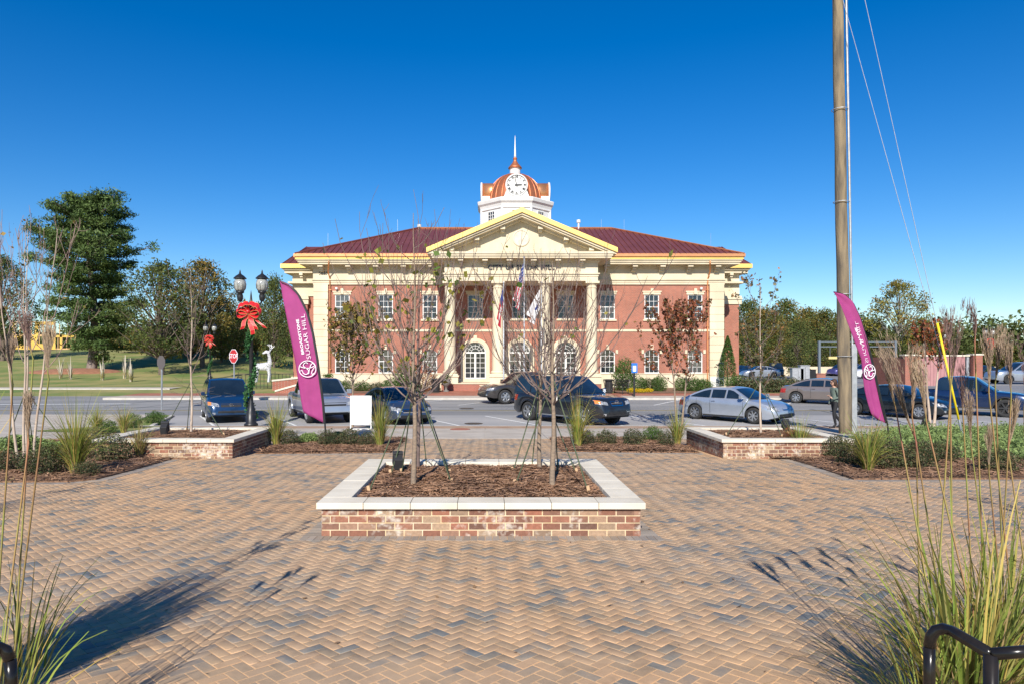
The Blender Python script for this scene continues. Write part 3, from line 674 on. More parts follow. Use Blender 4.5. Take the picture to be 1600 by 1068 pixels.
# --- stonework of the front
def st(name, *boxes, m=M_stone, bev=0.0):
    b = MB()
    for x in boxes: b.box(*x)
    o = b.build(name, m, hall)
    return bevel(o, bev) if bev else o
for s in (-1,1):
    a, c = (5.9,15.66) if s > 0 else (-15.66,-5.9)
    # base course of blocks, in two rows, between pilasters
    n = 11
    for k in range(n):
        for r_, (za, zb) in enumerate(((-.4,.33),(.335,.84))):
            off = 0.0 if r_ == 0 else .42; x0 = a+(c-a)*k/n+off*(k > 0); x1 = a+(c-a)*(k+1)/n+off*(k < n-1)
            if s > 0 and x1 > 14.75: x1 = min(x1,14.75)
            if s < 0 and x0 < -14.75: x0 = max(x0,-14.75)
            if x1-x0 > .1: st('base_block',(x0+.006,x1-.006,-.10,.03,za,zb-.004))
    st('water_table',(max(a,-14.74),min(c,14.74),-.14,.03,.84,.92))
    st('belt_course',(max(a,-14.8),min(c,14.8),-.05,.03,4.12,4.29))
    # pilaster of quoin blocks
    p0, p1 = (14.78,15.9) if s > 0 else (-15.9,-14.78); nb = 14; 
    for k in range(nb):
        z0 = -.4+(7.74+.4)*k/nb; z1 = z0+8.14/nb; st('quoin_block',(p0,p1,-.16,.5,z0+.018,z1-.018),(p0+.02,p1-.02,-.135,.5,z1-.018,z1+.018) if k < nb-1 else (p0,p1,-.16,.5,z1-.02,z1),bev=.012)
st('belt_course',(-5.6,5.6,-.05,.03,4.12,4.29))
# entablature (wings): architrave, frieze, mouldings, brackets, cornice, copper gutter
for s in (-1,1):
    a, c = (5.75,15.95) if s > 0 else (-15.95,-5.75)
    def side(e): return (a, c+e) if s > 0 else (a-e, c)
    for nm, e, v, z0, z1 in (('architrave',.0,-.12,7.74,7.92),('architrave',.03,-.16,7.92,8.07),('architrave_moulding',.10,-.24,8.07,8.16),('frieze',.0,-.10,8.16,8.98),('bed_moulding',.08,-.2,8.98,9.1),('bed_moulding',.2,-.34,9.1,9.2),('cornice',.85,-1.0,9.2,9.34),('cornice',.93,-1.08,9.34,9.46),('cornice',1.0,-1.16,9.46,9.56)):
        x0, x1 = side(e); st(nm,(x0,x1,v,4.5 if nm == 'cornice' else .5,z0,z1))
    x0, x1 = side(1.05); st('gutter',(x0,x1,-1.22,-1.0,9.56,9.74),m=M_ycopper)
    xe = x1 if s > 0 else x0; st('gutter',(xe-.1,xe+.1,-1.0,4.3,9.56,9.74),m=M_ycopper)
    x0, x1 = side(1.15); st('roof_edge',(x0,x1,-1.34,-1.0,9.742,9.97),m=M_copper); xe = x1 if s > 0 else x0; st('roof_edge',(xe-.12,xe+.1,-1.0,4.3,9.742,9.97),m=M_copper)
    for k in range(5):
        u = s*(6.75+k*2.12); 
        st('bracket',(u-.2,u+.2,-.88,-.1,9.02,9.198),(u-.15,u+.15,-.62,-.1,8.86,9.02),(u-.15,u+.15,-.4,-.1,8.72,8.86),bev=.02)
# numbers on the left corner
me = text_mesh('5039', .36, M_dark, 'house_number', .012); o = link('house_number', me, hall, (-15.15,-.115,8.6)); o.rotation_euler = (R(90),0,0)
# windows of the wings
for u in W2:
    window(u,5.07,6.97,WW,3,4,0)
    st('lintel',(u-.68,u+.68,-.05,.03,6.97,7.16),(u-.74,u+.74,-.09,.03,7.16,7.26)); st('keystone',(u-.11,u+.11,-.13,.03,7.0,7.45))
    st('window_sill',(u-.68,u+.68,-.10,.03,4.93,5.07))
    window(u,.91,2.74,WW,3,4,0,arch=.26)
    st('impost_block',(u-.80,u-.62,-.06,.03,2.42,2.72)); st('impost_block',(u+.62,u+.80,-.06,.03,2.42,2.72)); st('keystone',(u-.1,u+.1,-.10,.03,2.74,3.12))
    ar = MB(); po = arc(u,.70,2.48,.36); pi_ = arc(u,.565,2.48,.26)
    for k in range(len(po)-1): ar.add([(po[k+1][0],-.03,po[k+1][1]),(pi_[k+1][0],-.03,pi_[k+1][1]),(pi_[k][0],-.03,pi_[k][1]),(po[k][0],-.03,po[k][1])],[(0,1,2,3)])
    ar.build('brick_arch', M_redbrick2, hall)
# behind the portico
for i, u in enumerate(PDU):
    window(u,5.1,6.97,.6,3,4,0); st('lintel',(u-.72,u+.72,-.05,.03,6.97,7.16),(u-.78,u+.78,-.09,.03,7.16,7.26)); st('keystone',(u-.11,u+.11,-.13,.03,7.0,7.45)); st('window_sill',(u-.72,u+.72,-.10,.03,4.96,5.1))
    window(u,.5,3.32,.82,4 if i != 1 else 4,5 if i != 1 else 3,0,arch=.82,fanrise=True,double=True,label='white double entrance door under a round fanlight' if i == 1 else None,nm='entrance_door' if i == 1 else 'window',sash=False)
    ar = MB(); po = arc(u,1.12,2.5,1.12,18); pi_ = arc(u,.822,2.5,.822,18)
    for k in range(18):
        a_,b_,c_,d_ = po[k],po[k+1],pi_[k+1],pi_[k]
        ar.add([(a_[0],-.07,a_[1]),(b_[0],-.07,b_[1]),(c_[0],-.07,c_[1]),(d_[0],-.07,d_[1]),(a_[0],.02,a_[1]),(b_[0],.02,b_[1]),(c_[0],.05,c_[1]),(d_[0],.05,d_[1])],[(0,1,2,3)[::-1],(0,1,5,4),(2,3,7,6)])
    ar.build('stone_arch', M_stone, hall); st('stone_jamb',(u-1.12,u-.822,-.07,.03,.5,2.5)); st('stone_jamb',(u+.822,u+1.12,-.07,.03,.5,2.5)); st('keystone',(u-.13,u+.13,-.14,.0,3.3,3.82))
# portico floor, steps, pedestals, columns
FZ = .28
st('portico_floor',(-5.75,5.75,-3.9,-.0,-.5,FZ-.06),m=M_redbrick2); st('portico_floor_slab',(-5.8,5.8,-3.95,-.0,FZ-.06,FZ))
for k in range(3): st('step',(-3.0,3.0,-3.95-.33*(3-k),-3.95-.33*(2-k),-.5,FZ-.02-.155*(3-k)+.0),m=M_redbrick2); st('step_tread',(-3.02,3.02,-3.97-.33*(3-k),-3.95-.33*(2-k),FZ-.02-.155*(3-k),FZ+.03-.155*(3-k)))
st('base_wall',(-5.75,5.75,-.06,.03,-.4,.5))
CU = [X_(p,49.9)-CX for p in (703,778,851,924)]; CV = -3.2
for u in CU:
    st('pedestal',(u-.62,u+.62,CV-.62,CV+.62,-.5,.72),(u-.68,u+.68,CV-.68,CV+.68,.72,.84),bev=.015)
    c = MB(); H0 = .84
    prof = [(.56,0),(.56,.12),(.50,.12),(.53,.17),(.53,.24),(.47,.29),(.445,.33),(.45,.36)]+[(.425-.055*((t/10)**1.6)*1.3+.0,.36+t/10*5.9) for t in range(0,11)]+[(.39,6.30),(.39,6.35),(.355,6.37),(.355,6.47),(.40,6.52),(.46,6.6),(.48,6.62)]
    c.lathe(prof,(u,CV,H0),28); o = c.build('column_shaft', M_stone, hall, smooth=True); o.modifiers.new('e','EDGE_SPLIT').split_angle = R(40)
    st('column_capital',(u-.5,u+.5,CV-.5,CV+.5,H0+6.62,7.62)); st('column_plinth',(u-.6,u+.6,CV-.6,CV+.6,.845,.95))
E = 5.55; F0 = CV-.42
st('portico_architrave',(-E,E,F0,F0+.85,7.62,7.95),(-E,-E+.8,F0+.85,-.1,7.62,7.95),(E-.8,E,F0+.85,-.1,7.62,7.95))
st('portico_architrave',(-E-.04,E+.04,F0-.04,-.1,7.95,8.10)); st('architrave_moulding',(-E-.12,E+.12,F0-.12,-.1,8.10,8.19))
st('portico_frieze',(-E,E,F0,-.1,8.19,8.95)); st('bed_moulding',(-E-.1,E+.1,F0-.1,-.1,8.95,9.06)); st('bed_moulding',(-E-.2,E+.2,F0-.22,-.1,9.06,9.16))
for k in range(6):
    u = -4.35+k*1.74; st('bracket',(u-.2,u+.2,F0-.72,F0,8.98,9.158),(u-.15,u+.15,F0-.45,F0,8.82,8.98),(u-.15,u+.15,F0-.25,F0,8.7,8.82),bev=.02)
st('portico_cornice',(-E-.85,E+.85,F0-.85,-.1,9.16,9.3),(-E-.93,E+.93,F0-.93,-.1,9.3,9.44)); st('portico_cornice',(-E-1.0,E+1.0,F0-1.0,-.1,9.44,9.6))
HW = 6.71; ZA = 12.55; ZE = 9.72; SLP = (ZA-ZE)/HW
ty = MB(); ty.prism([(-5.7,9.6),(5.7,9.6),(0,9.6+5.7*SLP)],F0+.05,F0+.5); ty.build('tympanum', M_stone, hall)
md = MB(); md.lathe([(.62,0),(.62,.05),(.55,.09),(.5,.05),(0,.05)],(0,0,0),28); o = md.build('medallion', M_cap, hall,(0,F0+.05,10.72)); o.rotation_euler = (R(90),0,0)
for s in (-1,1):
    def rake(nm, lo, hi, v0, v1, m, ext=0.0):
        b = MB(); a = HW+ext
        p = [(0,ZA-lo),(s*a,ZE-lo-ext*SLP),(s*a,ZE-hi-ext*SLP),(0,ZA-hi)]
        b.prism(p if s < 0 else p[::-1], v0, v1); b.build(nm, m, hall)
    rake('raking_copper',-.16,.18,F0-1.12,F0-.6,M_ycopper,.06); rake('raking_cornice',.18,.33,F0-.98,F0+.1,M_stone); rake('raking_cornice',.33,.46,F0-.85,F0+.1,M_stone,-.25); rake('raking_moulding',.46,.62,F0-.3,F0+.1,M_stone,-.6)
    for k, d in enumerate((1.35,3.2,5.0)):
        u = s*d; z = ZA-.46-d*SLP; b = MB(); b.box(u-.17,u+.17,F0-.62,F0+.05,z-.26,z-.02+.0); b.box(u-.13,u+.13,F0-.35,F0+.05,z-.42,z-.26); b.build('bracket', M_stone, hall)
    # portico roof
    b = MB(); q = [(0,F0-.6,ZA+.14),(s*(HW+.1),F0-.6,ZE+.10),(s*(HW+.1),9,ZE+.10),(0,9,ZA+.14)]; b.add(q,[(0,1,2,3) if s < 0 else (3,2,1,0)]); b.add([(x,y,z-.08) for x,y,z in q],[(3,2,1,0) if s < 0 else (0,1,2,3)])
    pr = b.build('portico_roof', M_roof, hall)
    for k in range(11):
        q = MB(); v = F0-.3+k*.46; q.tube([(s*.05,v,ZA+.15),(s*HW,v,ZE+.13)],.022,4); q.build('roof_seam', M_roof, pr)
st('portico_ceiling',(-5.5,5.5,F0+.7,.0,7.66,7.72),m=M_cap); st('wall_top',(-5.8,5.8,.01,.4,7.7,8.9))
me = text_mesh('CITY OF SUGAR HILL', .46, M_black, 'sign_lettering', .05, space=1.12, bold=.016); o = link('sign_lettering', me, hall, (0,F0-.035,8.58)); o.rotation_euler = (R(90),0,0)
# main hipped roof with standing seams
ER = 17.0; EV = -1.35; RZ = 13.45; RV = 7.0; RU = 8.5; EZ = 9.93; BV = 17.5
b = MB(); b.add([(-ER,EV,EZ),(ER,EV,EZ),(RU,RV,RZ),(-RU,RV,RZ),(ER,BV,EZ),(-ER,BV,EZ)],[(0,1,2,3),(1,4,2),(4,5,3,2),(5,0,3)])
mr_ = b.build('main_roof', M_roof, hall)
def rz_at(u, v): return EZ+(RZ-EZ)*(v-EV)/(RV-EV)
n = 0
for k in range(-39, 40):
    u = k*.435
    if abs(u) < 4.3 : continue
    vt = RV if abs(u) < RU else EV+(RV-EV)*(ER-abs(u))/(ER-RU)
    if vt-EV < .4: continue
    q = MB(); q.box(u-.018,u+.018,EV,EV+.01,0,.001) if False else q.add([(u-.018,EV,EZ+.0),(u+.018,EV,EZ),(u+.018,EV,EZ+.06),(u-.018,EV,EZ+.06),(u-.018,vt,rz_at(u,vt)),(u+.018,vt,rz_at(u,vt)),(u+.018,vt,rz_at(u,vt)+.06),(u-.018,vt,rz_at(u,vt)+.06)],[(0,1,2,3),(0,4,5,1),(1,5,6,2),(2,6,7,3),(3,7,4,0)])
    q.build('roof_seam', M_roof, mr_)
for s in (-1,1):
    q = MB(); q.tube([(s*ER,EV,EZ+.04),(s*RU,RV,RZ+.05)],.07,6); q.build('hip_ridge', M_copper if s > 0 else M_roof, mr_)
q = MB(); q.tube([(-RU,RV,RZ+.05),(RU,RV,RZ+.05)],.07,6); q.build('ridge_cap', M_copper, mr_)
for u, h in ((-8.4,.35),(5.6,.75)):
    q = MB(); q.lathe([(.08,-.1),(.08,h-.25),(.17,h-.25),(.17,h),(0,h+.03)],(0,0,0),10); q.build('roof_vent', M_white, hall,(u,RV,RZ))
for u in (-15.5,-2.0-8.3,7.6,9.6,15.9):
    q = MB(); q.tube([(0,0,-.1),(0,0,.9)],.012,4); q.build('lightning_rod', M_alloy, hall,(u,RV if abs(u) < 11 else 3.0,RZ-.1 if abs(u) < 11 else 11.4))
# downspouts
for s in (-1,1):
    q = MB(); u = s*14.62; q.tube([(u-.12*s,-1.1,9.6),(u-.12*s,-1.1,9.3),(u+.05*s,-.6,8.7),(u,-.2,8.2),(u,-.17,7.9),(u,-.12,7.6),(u,-.12,-.3)],.055,6); q.build('downspout', M_copper, hall)
    for z in (7.3,4.5,1.2): q = MB(); q.box(u-.09,u+.09,-.2,0,z,z+.06); q.build('pipe_strap', M_copper, hall)
for s, u in ((-1,-14.1),(1,14.1)):
    q = MB(); q.lathe([(.001,-.12),(.09,-.07),(.11,0),(.09,.08),(.03,.1)],(0,0,0),10); q.build('security_camera', M_white, hall,(u,-.25,7.42))
# white stone plaque with dark crest low on the right pilaster
q = MB(); q.box(14.82,15.86,-.19,-.16,-.3,.62); pq = q.build('white_plaque', M_white, hall)
q = MB(); rnd = random.Random(3)
for cz in (.12,1.45):
    for k in range(9):
        a = rnd.uniform(0,3.1); x = 15.5+rnd.uniform(-.2,.16); z = cz+rnd.uniform(-.07,.1); q.tube([(x,-.2,z),(x+.16*math.cos(a),-.21,z+.12*math.sin(a)),(x+.22*math.cos(a+.5),-.2,z+.2*math.sin(a+.4))],.018,4)
q.build('dark_crest', M_dark, pq)
# round window of the left wing
q = MB(); q.lathe([(.5,0),(.5,.08),(.38,.08),(.38,.02)],(0,0,0),24); o = q.build('round_window', M_white, hall,(-16.2,4.98,5.6)); o.rotation_euler = (R(90),0,0)
q = MB(); q.lathe([(.39,.03),(0,.03)],(0,0,0),24); q.build('glass_pane', M_glass, o)
# ---- clock tower
TV = 6.5; ro = 2.92/math.cos(R(22.5))
def octo(b, prof, m, rot=22.5): b.lathe(prof,(0,0,0),8,m)
def oct_lathe(name, prof, m, parent=hall, n=8, rot=22.5):
    q = MB(); q.lathe(prof,(0,0,0),n); o = q.build(name, m, parent,(0,TV,0)); o.rotation_euler = (0,0,R(rot)); return o
oct_lathe('tower_drum',[(ro,10.5),(ro,14.5),(ro+.1,14.55),(ro+.1,14.7)],M_white)
oct_lathe('tower_cornice',[(ro+.1,14.7),(ro+.16,14.9),(ro+.3,15.05),(ro+.33,15.17),(ro+.36,15.3),(ro+.30,15.37),(ro-.5,15.5)],M_white)
for k in range(8):
    a = R(-90+45*k); c = Vector((math.cos(a),math.sin(a),0)); tdir = Vector((-c.y,c.x,0)); q = MB(); ro2 = 2.92
    def bxx(t0,t1,d0,d1,z0,z1): q.obox((c*(ro2+(d0+d1)/2)+tdir*((t0+t1)/2))+Vector((0,0,(z0+z1)/2)), tdir*(t1-t0), c*(d1-d0), (0,0,z1-z0))
    bxx(-.42,-.35,0,.05,13.45,14.4); bxx(.35,.42,0,.05,13.45,14.4); bxx(-.35,.35,0,.05,14.33,14.4); bxx(-.35,.35,0,.05,13.45,13.52)
    for t in (-.12,.12): bxx(t-.02,t+.02,.005,.035,13.52,14.33)
    for z in (13.8,14.07): bxx(-.35,.35,.002,.032,z-.02,z+.02)
    o = q.build('tower_window', M_white, hall,(0,TV,0))
    q = MB(); bxx(-.36,.36,-.02,.006,13.5,14.36); q.build('glass_pane', M_glass, o)
    # corner board
    a2 = R(-67.5+45*k); q = MB(); q.lathe([(.13,10.6),(.13,14.6)],(math.cos(a2)*(ro-.02),math.sin(a2)*(ro-.02),0),6); q.build('corner_board', M_white, hall,(0,TV,0))
dome = oct_lathe('dome',[(2.42*math.cos(t)**.85 if t < 1.5 else .3,15.42+2.62*math.sin(t)) for t in [i/10*1.5 for i in range(11)]],M_dcopper,n=32,rot=0)
dome.data.shade_smooth()
for k in range(24):
    a = 2*math.pi*k/24; q = MB(); q.tube([(math.cos(a)*2.43*math.cos(t)**.85,math.sin(a)*2.43*math.cos(t)**.85,15.42+2.63*math.sin(t)) for t in [i/8*1.45 for i in range(9)]],.022,4); q.build('dome_rib', M_dcopper, dome)
dome.rotation_euler = (0,0,0)
M_galv_ = mat('dial_grey',(0.12,0.12,0.12),rough=.5)
def roman(n_): return {12:'XII',1:'I',2:'II',3:'III',4:'IIII',5:'V',6:'VI',7:'VII',8:'VIII',9:'IX',10:'X',11:'XI'}[n_]
for k in range(4):
    a = R(90*k)
    def put(o): o.rotation_euler = (o.rotation_euler[0],0,a); return o
    def rloc(x, y, z): return (x*math.cos(a)-y*math.sin(a), TV+x*math.sin(a)+y*math.cos(a), z)
    # white pedestal face under the clock, flared
    q = MB(); q.prism([(-1.2,15.35),(1.2,15.35),(1.02,15.5),(.86,15.95),(-.86,15.95),(-1.02,15.5)],-2.9,-1.2); q.build('clock_base', M_white, hall, (0,TV,0)).rotation_euler = (0,0,a)
    # copper barrel behind
    q = MB(); q.lathe([(.86,0),(.86,1.88)],(0,0,0),28); o = q.build('clock_hood', M_copper, hall, rloc(0,-1.0,16.4)); o.data.shade_smooth(); o.rotation_euler = (R(90),0,a)
    q = MB(); q.lathe([(.93,-.02),(.93,.10),(.84,.13),(.82,.06),(0,.06)],(0,0,0),36); o = q.build('clock_face', M_white, hall, rloc(0,-2.88,16.4)); o.rotation_euler = (R(90),0,a)
    if k in (0,):
        rg = MB(); rg.tube([(.80*math.cos(2*math.pi*q_/36),.80*math.sin(2*math.pi*q_/36),.07) for q_ in range(37)],.018,4); rg.build('dial_ring', M_galv_, o)
        for h in range(1,13):
            t = 2*math.pi*h/12; me = text_mesh(roman(h), .24, M_black, 'clock_numeral', .006, space=.85, bold=.012); n_ = link('clock_numeral', me, o, (.66*math.sin(t),.66*math.cos(t),.072)); n_.rotation_euler = (0,0,-t)
        for ang, L_, w_ in ((88,.44,.045),(-14,.66,.036)):
            q = MB(); t = R(ang); q.tube([(-.15*math.sin(t),-.15*math.cos(t),.10),(L_*math.sin(t),L_*math.cos(t),.10)],[w_*1.5,w_],4); q.build('clock_hand', M_black, o)
q = MB(); q.lathe([(.58,17.7),(.58,17.95),(.46,17.97),(.46,18.5),(.52,18.52),(.52,18.58)],(0,0,0),12); q.build('cupola', M_white, hall,(0,TV,0))
q = MB(); q.lathe([(.60,18.56),(.58,18.66),(.45,18.8),(.28,19.0),(.18,19.18),(.13,19.32),(.16,19.36),(.19,19.43),(.16,19.5),(.1,19.53)],(0,0,0),20); q.build('cupola_cap', M_dcopper, hall,(0,TV,0), smooth=True)
q = MB(); q.lathe([(.1,19.5),(.09,19.7),(.03,21.3),(0.0,21.5)],(0,0,0),10); q.build('spire', M_white, hall,(0,TV,0), smooth=True)
# ------------------------------------------------------------------ vehicles (local: x forward, y left, z up)
def paint(name, c, metal=0.35, rough=0.28):
    return mat(name, c, tuple(x*0.92 for x in c), rough=rough, metal=metal, coat=1.0, scale=2)
KIND = {
 'sedan': dict(L=4.62,W=1.82,wb=2.76,r=.325,top=[(-2.31,.50),(-2.29,.66),(-2.22,.88),(-2.08,.985),(-1.6,1.02),(-1.2,1.01),(.9,.97),(1.2,.95),(1.7,.88),(2.05,.77),(2.22,.66),(2.29,.56),(2.31,.45)],
   gh=[(-1.80,.99),(-1.45,1.16),(-1.0,1.33),(-.75,1.385),(-.25,1.43),(.15,1.425),(.42,1.37),(.8,1.17),(1.2,.94)], wr=.70, gz=.97, pil=[(-1.62,-.62),(-.60,.10+.0),(.12,.95)], low=.20),
 'suv': dict(L=4.55,W=1.84,wb=2.66,r=.355,top=[(-2.27,.55),(-2.25,.75),(-2.2,1.0),(-2.12,1.09),(.9,1.10),(1.2,1.08),(1.75,1.0),(2.05,.90),(2.2,.76),(2.26,.62),(2.27,.5)],
   gh=[(-2.16,1.06),(-2.02,1.42),(-1.85,1.62),(-1.6,1.70),(-.8,1.74),(.0,1.74),(.25,1.69),(.7,1.42),(1.22,1.07)], wr=.76, gz=1.08, pil=[(-2.0,-1.22),(-1.2,-.32),(-.28,.98)], low=.24),
 'big_suv': dict(L=5.25,W=2.0,wb=3.13,r=.41,top=[(-2.62,.62),(-2.6,.9),(-2.55,1.13),(-2.45,1.2),(.95,1.22),(1.3,1.21),(2.0,1.16),(2.4,1.08),(2.54,.93),(2.6,.75),(2.62,.6)],
   gh=[(-2.5,1.18),(-2.42,1.55),(-2.3,1.80),(-2.1,1.89),(-1.3,1.94),(-.2,1.93),(.2,1.88),(.62,1.58),(1.15,1.19)], wr=.80, gz=1.2, pil=[(-2.36,-1.42),(-1.4,-.42),(-.38,.98)], low=.32),
 'pickup': dict(L=5.35,W=1.92,wb=3.25,r=.40,top=[(-2.67,.60),(-2.66,.9),(-2.62,1.12),(-1.0,1.14),(1.0,1.13),(1.3,1.12),(2.0,1.06),(2.4,.98),(2.56,.86),(2.65,.72),(2.67,.58)],
   gh=[(-1.02,1.10),(-.98,1.45),(-.88,1.68),(-.7,1.74),(-.1,1.78),(.3,1.75),(.5,1.70),(.82,1.42),(1.26,1.10)], wr=.76, gz=1.12, pil=[(-.93,-.12),(-.1,1.02)], low=.34, bed=(-2.58,-1.08)),
}
def vehicle(name, label, cat, x, y, th, kind, pm, sub=None, parts=True, rim='alloy', sc=1.0, group=None, z=None, face=None, flare=False, **o_):
    K = KIND[kind]; Lh, Wh, r, top, gh = K['L']/2, K['W']/2, K['r'], K['top'], K['gh']
    t = thing(name, label, cat, (x,y,P(y) if z is None else z), R(th-90), group); t.scale = (sc,)*3
    tx = [p[0] for p in top]; tz = [p[1] for p in top]; zt = lambda q: float(np.interp(q,tx,tz))
    ax = [-K['wb']/2, K['wb']/2]; aR = r+.065
    def zb(q):
        v = K['low'] + (.10*max(0,(abs(q)-(Lh-.35))/.35))
        for a in ax:
            d = abs(q-a)
            if d < aR: v = max(v, r+math.sqrt(aR*aR-d*d))
        return v
    def hw(q):
        e = max(0,(abs(q)-(Lh-.75))/.75); return Wh*(1-(.24 if q > 0 else .17)*e**2.6)
    # section: list of (fraction of half width, z)
    def sec(q):
        T = zt(q); w_ = hw(q); B = min(zb(q), T-.03); sh = T-.10 if T-.10 > B+.02 else (T+B)/2
        s = [(0,T+.025),(.5*w_,T+.02),(.80*w_,T),(.93*w_,T-.03),(.985*w_,sh)]
        for f, ww in ((.28,1.0),(.55,.998),(.8,.985),(1.0,.955)): s.append((ww*w_, sh+(B-sh)*f))
        if K.get('bed') and K['bed'][0] < q < K['bed'][1]: s[0] = (0,.72); s[1] = (.5*w_,.72); s[2] = (.86*w_,.72); s[3] = (.87*w_,T)
        return s
    xs = sorted(set([-Lh+K['L']*i/76 for i in range(77)]+[a+aR*math.cos(math.pi*k/14) for a in ax for k in range(15)]+([K['bed'][0]-.005,K['bed'][0]+.005,K['bed'][1]-.005,K['bed'][1]+.005] if K.get('bed') else [])))
    b = MB(); n = 9; full = 2*n-1
    for q in xs:
        s = sec(q); b.v += [(q,-p[0],p[1]) for p in s[::-1]]+[(q,p[0],p[1]) for p in s[1:]]
    for i in range(len(xs)-1):
        for j in range(full-1): b.f.append((i*full+j,(i+1)*full+j,(i+1)*full+j+1,i*full+j+1))
    b.f.append(tuple(range(full))); b.f.append(tuple((len(xs)-1)*full+j for j in range(full-1,-1,-1)))
    b.m = [0]*len(b.f)
    body = b.build('body', pm, t, smooth=True); es = body.modifiers.new('e','EDGE_SPLIT'); es.split_angle = R(38)
    # underbody
    q = MB(); q.box(-Lh+.12,Lh-.15,-Wh*.80,Wh*.80,K['low']+.02,.72 if not K.get('bed') else .66); q.build('underbody', M_dark, t)
    sides = {}
    def sy(q_, z_):
        s = sec(q_)
        for k in range(4,len(s)-1):
            (y0,z0),(y1,z1) = s[k],s[k+1]
            if z1 <= z_ <= z0: return y0+(y1-y0)*(z0-z_)/max(1e-6,z0-z1)
        if z_ > s[4][1]: return float(np.interp(z_,[s[4][1],s[3][1],s[2][1]],[s[4][0],s[3][0],s[2][0]]))
        return s[-1][0]
    def sx(y_, z_, front=True):
        rng_ = xs[::-1] if front else xs
        for q_ in [(Lh-.9*k/60) if front else (-Lh+.9*k/60) for k in range(61)]:
            if zt(q_) >= z_-.001 and sy(q_, z_) >= abs(y_): return q_
        return (Lh-.9) if front else -(Lh-.9)
    def fpatch(nm, m, c, off=.012, nu=8, nv=3, front=True, mirror=False, parent=t):
        """c: 4 corners (y,z) projected on the nose or tail"""
        for sg in ((1,-1) if mirror else (1,)):
            q = MB(); 
            for j in range(nv+1):
                for i in range(nu+1):
                    u, v = i/nu, j/nv
                    yy = (c[0][0]*(1-u)+c[1][0]*u)*(1-v)+(c[3][0]*(1-u)+c[2][0]*u)*v
                    zz = (c[0][1]*(1-u)+c[1][1]*u)*(1-v)+(c[3][1]*(1-u)+c[2][1]*u)*v
                    xx = sx(yy*1.0,zz,front); e_ = 0.4*abs(yy)/Wh
                    q.v.append((xx+(off if front else -off),sg*yy*(1+off*e_),zz))
            q.f = [(j*(nu+1)+i,j*(nu+1)+i+1,(j+1)*(nu+1)+i+1,(j+1)*(nu+1)+i) for j in range(nv) for i in range(nu)]; q.m = [0]*len(q.f)
            q.build(nm, m, parent, smooth=True)
    def spatch(nm, m, c, off=.006, nu=4, nv=4, sides_=(1,-1), parent=t):
        for sg in sides_:
            q = MB()
            for j in range(nv+1):
                for i in range(nu+1):
                    u, v = i/nu, j/nv
                    xx = (c[0][0]*(1-u)+c[1][0]*u)*(1-v)+(c[3][0]*(1-u)+c[2][0]*u)*v
                    zz = (c[0][1]*(1-u)+c[1][1]*u)*(1-v)+(c[3][1]*(1-u)+c[2][1]*u)*v
                    q.v.append((xx,sg*(sy(xx,zz)+off),zz))
            q.f = [(j*(nu+1)+i,j*(nu+1)+i+1,(j+1)*(nu+1)+i+1,(j+1)*(nu+1)+i) for j in range(nv) for i in range(nu)]; q.m = [0]*len(q.f)
            q.build(nm, m, parent, smooth=True)
    # greenhouse
    zr = max(p[1] for p in gh); wb_, wr_ = Wh*.935, Wh*K['wr']; gz = K['gz']
    gw = lambda z_: wb_+(wr_-wb_)*((z_-gz)/(zr-gz))**1.15 if z_ > gz else wb_
    m_ = len(gh); T_ = [-1,-.8,-.5,-.2,0,.2,.5,.8,1]
    def gpt(i, tt, off=0.0):
        gx, z_ = gh[i]; f = i/(m_-1); bul = (f-.5)*2; bul = math.copysign(abs(bul)**2.2,bul)*.09
        return (gx+bul*(1-tt*tt), tt*gw(z_), z_+.035*(1-tt**2)*min(1,(z_-gz)/(zr-gz)*2))
    g = MB(); nn = len(T_)
    for i in range(m_): g.v += [gpt(i,tt) for tt in T_]
    g.f = [(i*nn+j,(i+1)*nn+j,(i+1)*nn+j+1,i*nn+j+1) for i in range(m_-1) for j in range(nn-1)]
    k0 = len(g.v)
    for sg, j in ((-1,0),(1,nn-1)):
        base = len(g.v)
        for i in range(m_): g.v.append((gh[i][0],sg*gw(gz-.02),gz-.06))
        for i in range(m_-1):
            f = (i*nn+j,base+i,base+i+1,(i+1)*nn+j); g.f.append(f if sg < 0 else f[::-1])
    g.m = [0]*len(g.f); cab = g.build('cabin', pm, t, smooth=True); cab.modifiers.new('e','EDGE_SPLIT').split_angle = R(30)
    # roof index split: windshield between last roof point and cowl
    hz = [z_ for _, z_ in gh]; iw = max(i for i in range(m_) if gh[i][1] > zr-.075); ir = min(i for i in range(m_) if gh[i][1] > zr-.085)
    def glass_strip(nm, i0, i1, parent=t, lo=.06, hi=.04, tw=.90):
        q = MB(); segs = []; N = 6; pts = [(k/N) for k in range(N+1)]
        for f in pts:
            fi = i0+(i1-i0)*(hi+(1-hi-lo)*f) ; a = int(math.floor(fi+1e-9)); a = min(a,m_-2); fr_ = fi-a
            for tt in [-tw+2*tw*k/10 for k in range(11)]:
                p, q2 = Vector(gpt(a,tt)), Vector(gpt(a+1,tt)); v = p.lerp(q2,fr_); nx = Vector((-(q2.z-p.z),0,(q2.x-p.x))).normalized()
                if nx.z < 0: nx = -nx
                q.v.append(tuple(v+nx*.010))
        q.f = [(j*11+i,j*11+i+1,(j+1)*11+i+1,(j+1)*11+i) for j in range(N) for i in range(10)]; q.m = [0]*len(q.f); q.build(nm, M_cglass, parent, smooth=True)
    glass_strip('windshield', iw, m_-1)
    if not o_.get('hatch'): glass_strip('rear_window', ir, 0, tw=.86, lo=.18)
    # side windows follow the roofline
    gxs = [p[0] for p in gh]; gzs = [p[1] for p in gh]
    def roofz(x_): return float(np.interp(x_, gxs, gzs))
